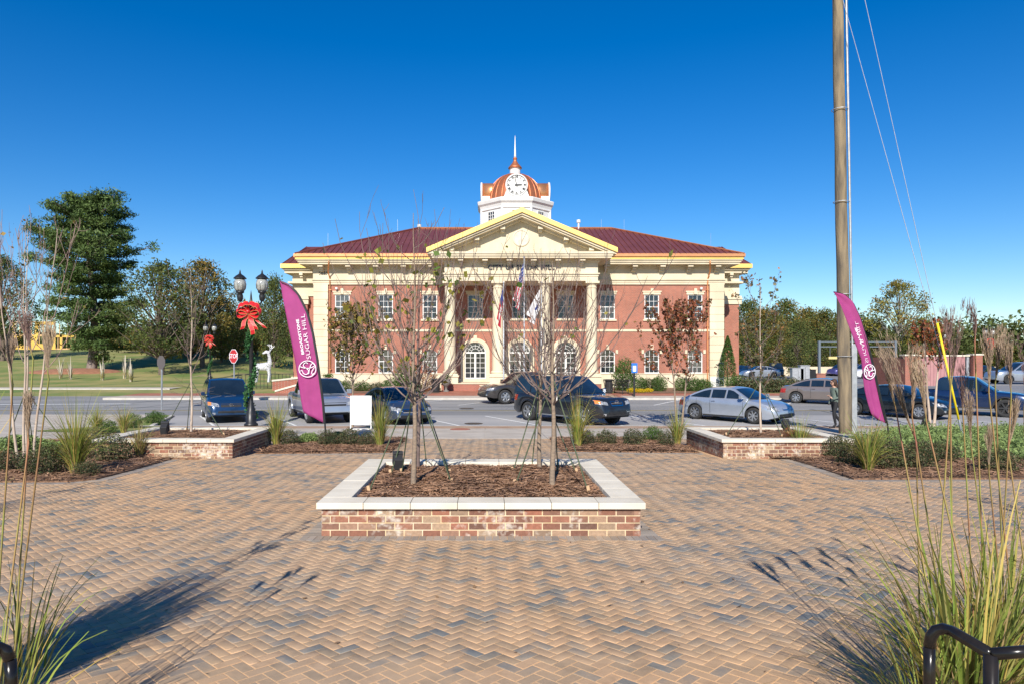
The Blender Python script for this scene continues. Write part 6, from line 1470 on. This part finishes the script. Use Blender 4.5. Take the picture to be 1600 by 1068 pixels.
# bigger trees
def grow_crown(t, seed, clumps, leaf_n, sig, lsize, lm, lm2=None, asp=.5, up=.3, trunk=None, tm=None, br=True, brr=.05, name='crown'):
    """clumps: list of (x,y,z,scale)"""
    rs = np.random.RandomState(seed); C = []; C2 = []
    for i, (x,y,z,s) in enumerate(clumps):
        g = rs.randn(int(leaf_n*s),3)*np.array(sig)*s; g = g*(1/(1+.15*np.linalg.norm(g/np.array(sig),axis=1,keepdims=True)))+[x,y,z]
        (C2 if (lm2 and i % 4 == 0) else C).append(g)
    leaves(name, np.concatenate(C), lsize, lm, t, asp, up)
    if C2: leaves(name, np.concatenate(C2), lsize, lm2, t, asp, up)
def big_tree(name, label, loc, H, r, seed, lm, lm2=None, base=.25, ncl=60, leaf_n=120, sig=(.7,.7,.5), lsize=.28, tr=.22, shape=1.0, sparse=.0, group=None, bark=None, conic=False):
    rnd = random.Random(seed); t = thing(name, label, 'tree', loc, 0, group); cl = []; bb = MB(); tk = MB()
    N = 10; tp = [Vector((.25*math.sin(i*.6+seed)*i/N,.2*math.cos(i*.5+seed)*i/N,-.3+H*.9*i/N)) for i in range(N+1)]
    tk.tube(tp,[tr*(1-.85*i/N)+.02 for i in range(N+1)],8); tk.build('trunk', bark or M_dbark, t, smooth=True)
    lob = [(rnd.uniform(0,6.28),rnd.uniform(base,.95),rnd.uniform(.75,1.25)) for _ in range(7)]
    for k in range(ncl):
        f = base+(1-base)*((k+.5)/ncl); a = k*2.4+rnd.uniform(-.4,.4)
        u = (f-base)/(1-base); env = (math.sin(math.pi*min(1,u*.92+.10))**.6 if not conic else (1-u)**.8+.05)*r
        for la, lf, lg in lob: 
            env *= 1+(lg-1)*max(0,math.cos(a-la))*max(0,1-abs(f-lf)*3)
        rr = env*math.sqrt(rnd.uniform(.18,1.0)); z = H*f+rnd.gauss(0,.03*H)*.6
        if rnd.random() < sparse: pass
        cx, cy = rr*math.cos(a), rr*math.sin(a); cl.append((cx,cy,min(z,H*.985),rnd.uniform(.6,1.25)))
        i = max(1,min(N-1,int(f*N*.85))); p0 = tp[i]-Vector((0,0,rr*.35)); p0.z = max(p0.z,H*base*.6); mid = p0.lerp(Vector((cx,cy,z)),.5)+Vector((0,0,-.06*rr))
        bb.tube([p0,mid,Vector((cx,cy,z))],[tr*.28,tr*.16,.015],4)
    bb.build('branches', bark or M_dbark, t); grow_crown(t, seed, cl, leaf_n, sig, lsize, lm, lm2); return t
# the tall pine on the mound
def pine():
    x, y = X_(142,74), 74.0; z0 = Z(x,y); t = thing('pine_tree','tall dark green pine on a pine straw mound, left of the road','tree',(x,y,z0)); rnd = random.Random(9)
    Hh = 19.6; N = 14; tp = [Vector((.35*math.sin(i*.45),.2*math.sin(i*.3),-.3+Hh*.96*i/N)) for i in range(N+1)]
    b = MB(); b.tube(tp,[.52*(1-.86*i/N)+.02 for i in range(N+1)],10); b.build('trunk', mat('pine_bark',(0.16,0.12,0.10),(0.25,0.20,0.17),rough=.95,scale=3,bump=.8,stretch=(1,1,.3)), t, smooth=True)
    hh = [2.4,3.5,5,7,9,11,13,14.5,16,17.5,18.7,19.6]; rw = [1.8,3.6,4.8,5.2,5.8,6.5,6.6,5.9,5.0,4.0,2.7,1.2]
    br = MB(); V = []; nb = 92; C1 = []; C2 = []
    for k in range(nb):
        h = 2.6+(Hh-2.8)*(k/nb)**.88; a = k*2.4+rnd.uniform(-.35,.35); R0 = float(np.interp(h,hh,rw))*rnd.uniform(.5,.98)
        if 8.5 < h < 11 and math.cos(a) > .3: R0 *= .75
        i = min(N-1,int(h/Hh/.96*N)); p0 = tp[i].lerp(tp[i+1],.3); el = -.05+.45*(h/Hh)
        tip = p0+Vector((math.cos(a)*R0,math.sin(a)*R0,R0*el)); mid = p0.lerp(tip,.5)+Vector((0,0,-.05*R0)); br.tube([p0,mid,tip],[.10,.06,.02],5)
        npad = int(5+R0*2.1)
        for j in range(npad):
            f = rnd.uniform(.32,1.05); w_ = (1.0-.55*f)*R0*.42; s = rnd.uniform(-1,1)*w_; c = p0.lerp(tip,f)+Vector((-math.sin(a)*s,math.cos(a)*s,rnd.uniform(-.32,.52))); sc_ = rnd.uniform(.65,1.1)
            br.tube([p0.lerp(tip,min(1,f*.9)),c],[.03,.012],3)
            for q in range(int(70*sc_)): 
                g = Vector((rnd.gauss(0,.42)*sc_,rnd.gauss(0,.42)*sc_,rnd.gauss(.05,.21)*sc_)); C1.append((c.x+g.x,c.y+g.y,c.z+g.z-.1))
    br.build('branches', M_dbark, t)
    leaves('needles', C1, .36, M_pine, t, asp=.30, up=.5); print('pine', len(C1))
pine()
mnd = MB(); x0, y0 = X_(120,73.5), 73.0
for j in range(9):
    for i in range(25): 
        rr = 1-j/8; a = 2*math.pi*i/24; px_, py2 = x0+5.2*rr*math.cos(a), y0+2.6*rr*math.sin(a); mnd.v.append((px_,py2,Z(px_,py2)+.04+.35*(1-rr*rr)-(.1 if j == 0 else 0)))
mnd.f = [(j*25+i,j*25+i+1,(j+1)*25+i+1,(j+1)*25+i) for j in range(8) for i in range(24)]; mnd.m = [0]*len(mnd.f); mnd.build('straw_mound', mat('mound_straw',(0.33,0.15,0.08),(0.24,0.11,0.06),rough=1,scale=3), kind='structure', smooth=True)
def at(px, y): return (X_(px,y), y, Z(X_(px,y),y))
def Ht(py, px, y): return Zp(py,y)-Z(X_(px,y),y)
L_ = [ # px, top y, Y, radius m, mats, label
 (4,405,86,3.8,M_leafd,M_leafm,'dark broad tree cut by the left edge of the photo',.15),
 (252,412,70,4.0,M_leafd,M_leafm,'dark sparse oak between the pine and the bare orange tree',.22),
 (316,410,78,3.6,M_leafo,M_leafd,'sparse brownish tree right of the dark oak',.30),
 (-60,430,95,5,M_leafd,M_leafo,'dark tree outside the left edge',.1)]
for i, (px, ty, y, r, m1, m2, lb, bs) in enumerate(L_):
    big_tree('broadleaf_tree', lb, at(px,y), Ht(ty,px,y), r, 50+i, m1, m2, base=bs, ncl=95, leaf_n=105, sig=(.62,.62,.42), lsize=.27, tr=.3)
protos = []
for i, (m1, m2) in enumerate(((M_leafm,M_leafo),(M_leafd,M_leafm),(M_leafo,M_leafm),(M_leafm,M_leafd),(M_leafy,M_leafo))):
    protos.append((m1,m2,70+i))
WOOD = [ # far trees: px, top y, Y, half width px, proto, label
 (346,470,84,30,0,'olive green tree right of the far garlanded lamp'),(372,486,92,30,3,'dull green tree behind the stop sign'),(399,478,96,28,2,'tan orange tree behind the nearest lamp post'),(428,438,82,24,1,'dark tree between the nearest lamp and the left flag'),
 (300,500,92,32,2,'low orange tinged tree left of the far lamp'),(228,520,100,34,1,'low dark tree just right of the pine trunk'),(450,480,95,26,0,'green tree behind the left flag'),(468,500,100,22,3,'dull tree touching the left wing of the hall'),(188,515,112,30,2,'far orange tree seen under the pine'),
 (1168,474,112,30,1,'dark green tree touching the right wing of the hall'),(1196,486,104,30,2,'orange green tree right of the arborvitae'),(1228,473,118,30,0,'green tree behind the small planter tree'),(1262,486,120,30,2,'brownish tree midway between hall and utility pole'),(1290,488,112,28,0,'olive tree left of the utility pole'),(1312,500,120,26,3,'dull green tree behind the utility pole'),
 (1340,497,116,26,1,'dark tree between the utility pole and right flag'),(1368,505,112,24,0,'green tree behind the right flag'),(1440,500,118,30,3,'dull green tree behind the yellow tree, to its right'),(1476,520,124,30,1,'dark low tree left of the yellow guard'),(1510,532,130,32,3,'low green tree above the brick enclosure'),(1548,530,128,30,0,'low olive tree above the right pillar'),(1586,536,132,34,1,'low dark tree at the right edge'),(1625,530,130,34,3,'low dull tree beyond the right edge'),
 (1246,505,78,20,1,'compact dark tree behind the utility cabinets'),(1180,520,98,26,3,'low green tree behind the silver sedan in the lot'),(1214,515,99,26,2,'low orange tree above the dark lot SUV'),(1280,525,100,26,1,'low dark tree behind the gantry post'),(1330,525,101,28,0,'low olive tree behind the gantry beam'),(1385,520,100,28,1,'low dark tree below the yellow tree'),(1420,525,101,26,3,'low dull tree left of the brick enclosure')]
pts_ = {}
for i, (px, ty, y, hw_, pk, lb) in enumerate(WOOD):
    H_t = Ht(ty,px,y); r = hw_*y/FP*1.25
    if pk not in pts_:
        m1, m2, sd = protos[pk]; t = big_tree('distant_tree', lb, at(px,y), 10.0, 4.2, sd, m1, m2, base=.10, ncl=80, leaf_n=115, sig=(.8,.8,.55), lsize=.32, tr=.25, group='trees of the far wood'); pts_[pk] = t
        t.scale = (r/4.2,r/4.2,H_t/10.0)
    else: copy_tree(pts_[pk], at(px,y), rng.rand()*6.28, lb, (r/4.2,r/4.2,H_t/10.0))
big_tree('broadleaf_tree','tall loose yellow tree between the right flag and the yellow guard', at(1404,102), Ht(441,1404,102), 4.9, 91, M_leafy, M_leafo, base=.28, ncl=85, leaf_n=75, sig=(.62,.62,.45), lsize=.32, tr=.28, bark=mat('grey_bark',(0.20,0.18,0.15),(0.28,0.25,0.21),rough=.9))
# dense wood behind everything, one mass
C = []; 
for k in range(240):
    px = rng.uniform(-250,480) if k % 2 else rng.uniform(1130,1900); y = rng.uniform(125,150); x = X_(px,y); zb = Z(x,y); top = Zp(rng.uniform(498,525) if px > 1100 else rng.uniform(505,530),y)
    if px < 130 and px > -20: top = zb+1.0
    for j in range(7): C.append(np.array([x,y,0])+np.array([0,0,zb+.5+(top-zb)*rng.rand()])+rng.randn(36,3)*[1.7,1.4,1.0])
leaves('far_wood', np.concatenate(C), .75, M_leafd, None, asp=.6, kind='stuff')
# arborvitae
def cone_tree(name, lb, loc, H, r, m, seed, n=5200, ls=.12):
    t = thing(name, lb, 'shrub', loc); rs = np.random.RandomState(seed); h = rs.rand(n)**.8; rr = r*np.minimum(1,(1-h)*1.6)**.7*(.62+.42*rs.rand(n)); a = rs.rand(n)*6.283
    leaves('foliage', np.stack([rr*np.cos(a),rr*np.sin(a),.08+h*H],1), ls, m, t, asp=.4, up=.9); b = MB(); b.tube([(0,0,-.1),(0,0,H*.8)],[.06,.02],6); b.build('stem', M_dbark, t); return t
cone_tree('arborvitae','tall bright green columnar arborvitae at the right corner of the hall',(X_(1137,51.6),51.6,P(51.6)),3.9,.62,M_shrubg,3)
# shrubs
def shrub_mesh(seed, n, m, ls, flat=.75):
    rs = np.random.RandomState(seed); d = rs.randn(n,3); d /= np.linalg.norm(d,axis=1,keepdims=True); lump = 1+.16*np.sin(d[:,0]*5+seed)*np.cos(d[:,1]*6+seed*2)+.1*np.sin(d[:,2]*9+d[:,0]*7)
    rr = (rs.rand(n)**.30)*lump; C = d*rr[:,None]*[1,1,flat]; C[:,2] = C[:,2]+flat*.72; C = C[C[:,2] > .01]; V, F = leaf_cloud(C,len(C),ls,.5,.5); return npmesh('foliage',V,F,m)
SM = {'d':[shrub_mesh(s,3600,M_shrub,.10) for s in (1,2,3)],'g':[shrub_mesh(s,3600,M_shrubg,.10) for s in (4,5)],'j':[shrub_mesh(s,3800,M_juni,.13,.5) for s in (6,7)],'y':[shrub_mesh(9,1500,leafm('yellow_flowers',(0.75,0.52,0.02),(0.6,0.5,0.03)),.16)],'w':[shrub_mesh(s,1700,M_leafr,.10,.9) for s in (8,)]}
def stem_mesh():
    b = MB(); rnd = random.Random(4)
    for k in range(9): a = k*.7; b.tube([(0,0,0),(.35*math.cos(a),.35*math.sin(a),.35),(.6*math.cos(a),.6*math.sin(a),.75)],[.03,.02,.008],4)
    me = bpy.data.meshes.new('stems'); me.from_pydata(b.v,[],b.f); me.materials.append(M_twig); return me
STM = stem_mesh(); _sn = 0
def shrub(kind, lb, x, y, r, h=None, z=None, group=None, nm='shrub'):
    global _sn; _sn += 1; t = thing(nm, lb, 'shrub' if nm != 'flower_clump' else 'flowers', (x,y,(Z(x,y) if z is None else z)+.02), rng.rand()*6.28, group); me = SM[kind][_sn % len(SM[kind])]
    o = link('foliage', me, t); o.scale = (r,r,(h or r)/1.15); s = link('stems', STM, t); s.scale = (r*.8,r*.8,(h or r)*.8)
    return t
def sp_(kind, px, py, wpx, hpx, lb, **k):
    x, y = GP(px, py); s = y/FP; return shrub(kind, lb, x, y, wpx*s/2, hpx*s, **k)
gM = 'low shrubs in the beds beside the kerb'
for px, py, w_, h_, kd, lb in ((452,697,34,22,'d','leftmost low bronze shrub in the bed by the left flag'),(482,693,36,22,'j','pale green juniper just left of the left flag pole'),(513,698,36,24,'d','bronze shrub at the foot of the left flag pole'),(545,697,38,25,'d','bronze shrub below the white sign board'),(574,698,28,21,'d','bronze shrub touching the left tall grass clump'),(528,688,34,18,'j','pale green juniper behind the shrubs below the white board'),
   (917,697,28,22,'d','dark shrub touching the tall grass right of the middle planter trees'),(948,696,34,22,'d','second low shrub of the right kerb bed, below the large SUV'),(990,697,38,24,'d','third low shrub of the right kerb bed, the widest'),(1020,690,32,22,'g','green shrub of the right kerb bed, nearest its far end'),(1040,698,28,22,'d','dark shrub against the right planter')):
    sp_(kd,px,py,w_,h_,lb,group=gM)
gL = 'shrubs in the left bed'
for px, py, w_, h_, kd, lb in ((175,722,62,38,'d','dark bronze shrub against the front corner of the left planter'),(70,742,70,42,'d','dark shrub behind the multi stemmed pale tree'),(30,706,84,34,'j','green juniper at the left edge'),(86,716,70,34,'j','green juniper left of the big grass clump'),(8,738,60,30,'d','small bronze shrub at the very left edge'),(206,668,32,20,'g','small green shrub behind the left end of the left planter'),(243,664,32,20,'g','small green shrub behind the left planter, nearer the car'),(150,700,50,28,'d','dark shrub behind the big grass clump'),(135,745,40,22,'d','low sprawling shrub right of the big grass clump'),(168,676,30,18,'g','small shrub at the corner pavement')):
    sp_(kd,px,py,w_,h_,lb,group=gL)
gR = 'shrubs in the right bed'
for px, py, w_, h_, kd, lb in ((1306,716,40,32,'d','grey green shrub against the right planter front'),(1335,728,56,36,'d','dark shrub left of the tall grass in the right bed'),(1392,734,60,44,'d','dark shrub right of the tall grass in the right bed'),(1437,733,56,40,'d','dark bronze shrub farther right in the right bed'),(1368,722,50,36,'d','dark shrub behind the tall grass in the right bed'),(1470,722,50,30,'d','dark low shrub among the plumes'),(1236,710,30,32,'w','reddish twiggy shrub at the left end of the right planter front'),(1560,738,60,34,'d','dark shrub at the right edge of the right bed')):
    sp_(kd,px,py,w_,h_,lb,group=gR)
# juniper ground cover at the right
C = []
jp = [GP(*p) for p in ((1335,690),(1400,676),(1750,672),(1800,722),(1560,722),(1400,706))]
f_ = poly_pts(jp); n = 0
while n < 260:
    x, y = f_()
    if x is None: continue
    n += 1; r0 = rng.uniform(.16,.34); C.append(np.array([x,y,P(y)+.06])+np.stack([rng.randn(190)*r0,rng.randn(190)*r0*.8,np.abs(rng.randn(190))*rng.uniform(.06,.14)],1))
leaves('juniper_cover', np.concatenate(C), .10, M_juni, None, asp=.28, up=.6, kind='stuff')
# planting before the hall
gH = 'clipped shrubs along the foot of the hall'
for px, y, w_, h_, kd, lb in ((522,48.6,1.0,.8,'g','small round shrub at the left corner of the hall'),(540,49,.9,.7,'g','second small shrub before the left wing'),(566,49.2,1.1,.6,'g','third low shrub before the left wing'),(590,49.3,1.0,.55,'d','low bronze shrub before the left wing'),(634,49.3,1.4,1.9,'g','tall green shrub before the left wing, near the portico'),(612,49,1.2,.8,'g','round shrub between the second and third windows of the left wing'),(662,48.6,1.6,1.5,'w','dark red shrub left of the portico'),(650,48.2,.8,.6,'g','low green shrub in front of the dark red one'),
   (976,49.4,1.5,2.1,'g','tall green shrub behind the bench'),(1000,49.2,1.0,.9,'g','round shrub right of the blue sign'),(1018,49.3,1.2,.8,'d','low bronze shrub before the right wing'),(1030,48.8,.9,1.0,'g','green shrub below the right wing centre window'),(1066,49.2,1.0,.9,'g','clipped shrub right of the reddish tree'),(1084,49.0,1.3,.85,'g','wide clipped shrub right of the last one'),(1100,48.8,1.1,.8,'g','clipped shrub beside the white plaque'),
   (988,47.4,.6,.28,'y','left clump of yellow flowers below the blue sign'),(1001,47.2,.55,.26,'y','middle clump of yellow flowers'),(1013,47.6,.55,.26,'y','right clump of yellow flowers'),(1150,50,1.2,1.0,'g','round shrub right of the arborvitae')):
    shrub(kd, lb, X_(px,y), y, w_/2*1.25, h_, group=gH if kd != 'y' else 'yellow flower clumps', nm='flower_clump' if kd == 'y' else 'shrub')
for a, c, nm in ((X_(505,48)-0,X_(688,48),'left_hall_bed'),(X_(960,48),X_(1108,48),'right_hall_bed')): poly_sheet(nm, [(a,46.7),(c,46.7),(c,52.8),(a,52.8)], .03, M_mulch)
C = []
for k in range(150): x = rng.uniform(X_(1158,49),X_(1245,49)); C.append(np.array([x,rng.uniform(48,50),P(49)+.4])+rng.randn(60,3)*[.22,.3,.25])
o = leaves('hedge', np.concatenate(C), .15, M_shrub, None); tag(o,'long clipped brownish hedge between the hall and the parking lot','hedge')
# ---------------- grasses
def blades(n, h, spread, w_, seed, droop=.8, r0=.08):
    rs = np.random.RandomState(seed); S = 6; V = np.zeros((n,(S+1)*2,3))
    for k in range(n):
        a = rs.rand()*6.283; b0 = rs.rand()**.5*r0; L1 = h*(.45+.65*rs.rand()); ln = spread*(.15+.85*rs.rand()); dr = droop*rs.rand()
        ca, sa = math.cos(a), math.sin(a); tw = a+1.57+rs.randn()*.5; wx, wy = math.cos(tw), math.sin(tw)
        for i in range(S+1):
            f = i/S; r = b0+ln*f**1.7*(1+.5*dr); z = L1*(f-.42*dr*f**2.6*(1+ln)); ww = w_*(1-.85*f**1.5)*.5*(.7+.6*((k % 7)/7))
            V[k,2*i] = (ca*r-wx*ww, sa*r-wy*ww, max(z,0.0)); V[k,2*i+1] = (ca*r+wx*ww, sa*r+wy*ww, max(z,0.0)+.002)
    F = np.array([(2*i,2*i+1,2*i+3,2*i+2) for i in range(S)]); F = (np.arange(n)[:,None,None]*(2*(S+1))+F[None]).reshape(-1,4)
    return V.reshape(-1,3), F
def plume(b, base, tip, n, spread, rnd, w_=.0022, side=0.0):
    """feathery head from base (Vector) toward tip"""
    base, tip = Vector(base), Vector(tip); ax = tip-base; L_ = ax.length; d = ax.normalized(); s = d.cross(Vector((0,1,0))).normalized(); u = d.cross(s)
    for k in range(n):
        a = rnd.uniform(0,6.283); st_ = rnd.uniform(0,.35); ln = L_*(1-st_)*rnd.uniform(.8,1.15); o = s*math.cos(a)+u*math.sin(a)*.6; sp2 = spread*rnd.uniform(.2,1.0); p0 = base+d*(L_*st_*.6)
        prev = None
        for i in range(6):
            f = i/5; p = p0+d*(ln*f*(1-.12*f))+o*(sp2*L_*f**1.5)+s*(side*L_*f*f); w2 = w_*(1-.6*f)*(1.0 if i else .6); q = s.lerp(u,.5)*w2
            if prev is not None:
                k0 = len(b.v); b.v += [tuple(prev[0]-prev[1]),tuple(prev[0]+prev[1]),tuple(p+q),tuple(p-q)]; b.f.append((k0,k0+1,k0+2,k0+3)); b.m.append(b.mi(None) if not b.mats else 0)
                # fine spikelets
                mid = prev[0].lerp(p,.5); e = (o*.16+d).normalized()*(.030+.014*rnd.random()); qq = s*.0012; e2 = (d-o*.2).normalized()*(.028+.014*rnd.random())
                for ee in (e,e2):
                    k0 = len(b.v); b.v += [tuple(mid-qq),tuple(mid+qq),tuple(mid+ee+qq*.4),tuple(mid+ee-qq*.4)]; b.f.append((k0,k0+1,k0+2,k0+3)); b.m.append(0)
            prev = (p,q)
def grass_clump(lb, x, y, h, spread, n, w_, seed, m=None, heads=(), group='ornamental grass clumps', r0=.08, droop=.8, stems=0, dry=.25):
    """heads: (px_base, py_base, px_tip, py_tip, Y, dark) given where the head stands"""
    t = thing('ornamental_grass', lb, 'ornamental grass', (x,y,P(y)+.02), 0, group)
    V, F = blades(int(n*(1-dry)),h,spread*1.15,w_,seed,droop*1.25,r0); link('blades', npmesh('blades',V,F,m or M_blade), t)
    V, F = blades(int(n*dry),h*.85,spread*1.1,w_,seed+1,droop*1.1,r0); link('dry_blades', npmesh('dry_blades',V,F,M_blade2), t)
    rnd = random.Random(seed); o = Vector(t.location)
    for hd in heads:
        px0,py0,px1,py1,Y,dk = hd[:6]; a = Vector((X_(px0,Y),Y,Zp(py0,Y)))-o; c = Vector((X_(px1,Y),Y,Zp(py1,Y)))-o; side = hd[6] if len(hd) > 6 else 0
        b = MB(); plume(b,a,c,44 if not dk else 22,.13 if not dk else .22,rnd,.0026,side); b.build('plume', M_plume if not dk else M_plumed, t)
        b = MB(); s0 = Vector((rnd.uniform(-r0,r0),rnd.uniform(-r0,r0),0)); b.tube([s0,s0.lerp(a,.5)+Vector((0,0,.04)),a,a+(c-a)*.35],[.0045,.0040,.0034,.002],4); b.build('stem', M_stem, t)
    for k in range(stems):
        a = rnd.uniform(0,6.28); rr = spread*rnd.uniform(.1,.55); hh = h*rnd.uniform(1.15,1.75); top = Vector((rr*math.cos(a),rr*math.sin(a),hh)); s0 = Vector((rnd.uniform(-r0,r0),rnd.uniform(-r0,r0),0)); b = MB(); b.tube([s0,s0.lerp(top,.5)+Vector((0,0,.05)),top],[.005,.0045,.003],4); b.build('stem', M_stem, t)
        if stems < 30: b = MB(); plume(b,top,top+Vector((rr*.25*math.cos(a),rr*.25*math.sin(a),.26)),22,.2,rnd); b.build('plume', M_plume if k % 3 else M_plumed, t)
    return t
def gc(px, py, hpx, wpx, lb, n=260, seed=0, m=None, **k):
    x, y = GP(px, py); s = y/FP; return grass_clump(lb, x, y, hpx*s*1.05, wpx*s/2, n, .014 if y > 9 else .010, seed, m, **k)
gc(118,741,128,95,'big green and yellow grass clump in the left bed, left of the left planter',n=420,seed=1)
gc(432,698,82,46,'tall grass clump at the right corner of the left planter',n=300,seed=2)
gc(594,699,84,42,'tall grass clump right of the white sign board',n=300,seed=3)
gc(903,699,92,50,'tall pale grass clump before the large charcoal SUV',n=260,seed=4,droop=1.0)
gc(1058,696,62,40,'grass clump against the left side of the right planter',n=220,seed=5)
gc(1250,712,66,46,'grass clump before the front wall of the right planter',n=260,seed=6)
gc(1356,738,92,70,'grass clump in the right bed, right of the planter',n=320,seed=7)
gc(152,676,50,42,'left of two grass clumps by the corner pavement',n=200,seed=8)
gc(193,676,50,44,'right of two grass clumps by the corner pavement',n=200,seed=9)
gc(217,716,62,40,'dry grass clump in front of the left planter wall',n=200,seed=10,m=M_blade2)
gc(1185,668,40,60,'sparse dry grass in the right planter, below its tree',n=90,seed=12,m=M_blade2) if False else None
# the big clumps near the camera
grass_clump('big plumed grass clump at the right edge, nearest the handrail', 2.25, 3.2, 1.2, .50, 270, .016, 31, r0=.15, dry=.38, droop=.9,
  heads=((1432,690,1362,505,3.5,0,-.05),(1425,650,1432,528,3.5,0),(1484,560,1482,477,3.5,1),(1486,600,1500,490,3.45,1,.1),(1448,660,1436,560,3.3,0),(1400,640,1376,540,3.6,0,-.05)), stems=0)
grass_clump('second plumed grass clump at the right edge, behind the nearest one', 2.8, 3.7, 1.1, .50, 280, .015, 33, r0=.15, dry=.35, droop=.9,
  heads=((1580,620,1576,512,3.8,0,.05),(1545,735,1546,660,3.7,0),(1575,700,1596,618,3.8,0,.1),(1600,640,1612,500,3.9,1),(1518,700,1512,600,4.0,0),(1555,600,1566,505,3.9,0),(1523,535,1528,466,3.65,1,.25),(1545,612,1548,508,3.5,0,.05),(1505,650,1500,548,3.7,1)))
grass_clump('short grass clump at the right edge by the paving', 1.95, 3.0, .75, .36, 150, .010, 35, r0=.09, dry=.4)
grass_clump('third grass clump just beyond the right edge', 3.4, 3.6, 1.2, .45, 380, .012, 36, r0=.15, stems=8)
grass_clump('sparse grass clump at the left edge by the handrail', -2.66, 3.95, .75, .26, 34, .011, 41, r0=.12, dry=.25, droop=.5)
grass_clump('plumed grass clump at the left edge, its stems rising past the handrail', -2.12, 2.95, 1.05, .30, 40, .013, 42, r0=.10, dry=.3, droop=.6,
  heads=((76,592,66,502,3.0,0,-.12),(45,690,36,610,3.05,0,-.1),(20,600,8,520,3.1,0,-.1),(-10,560,-24,470,3.0,0),(52,560,30,480,3.15,1,-.1),(-40,640,-60,540,3.0,0)))
grass_clump('dense plumed grass clump hidden left of the frame', -2.85, 3.1, 1.9, .30, 1500, .013, 43, r0=.20, stems=12, droop=.45)
grass_clump('plumed grass clump left of the frame beside the plaza', -6.9, 7.9, 1.2, .5, 420, .014, 44, r0=.18, stems=10)
grass_clump('plumed grass clump right of the frame beside the plaza', 6.6, 6.4, 1.2, .5, 420, .014, 45, r0=.18, stems=12)
# pale plumes along the park lawn
for px, y, lb in ((160,64,'pale plumed grass below the pine, leftmost'),(195,66,'pale plumed grass right of the pine trunk'),(205,62,'tall pale plumed grass by the park path'),(95,66,'pale plumed grass left of the pine trunk'),(110,65,'second pale plumed grass left of the pine trunk')):
    x = X_(px,y); t = thing('ornamental_grass', lb, 'ornamental grass', (x,y,Z(x,y)), 0, 'pale grasses below the pine'); V, F = blades(60,1.2,.4,.03,int(px),.6,.1); link('blades', npmesh('blades',V,F,M_blade2), t)
    V, F = blades(16,2.3,.3,.10,int(px)+1,.3,.1); link('plumes', npmesh('plumes',V,F,mat('pale_plumes',(0.6,0.52,0.42),rough=.9)), t)
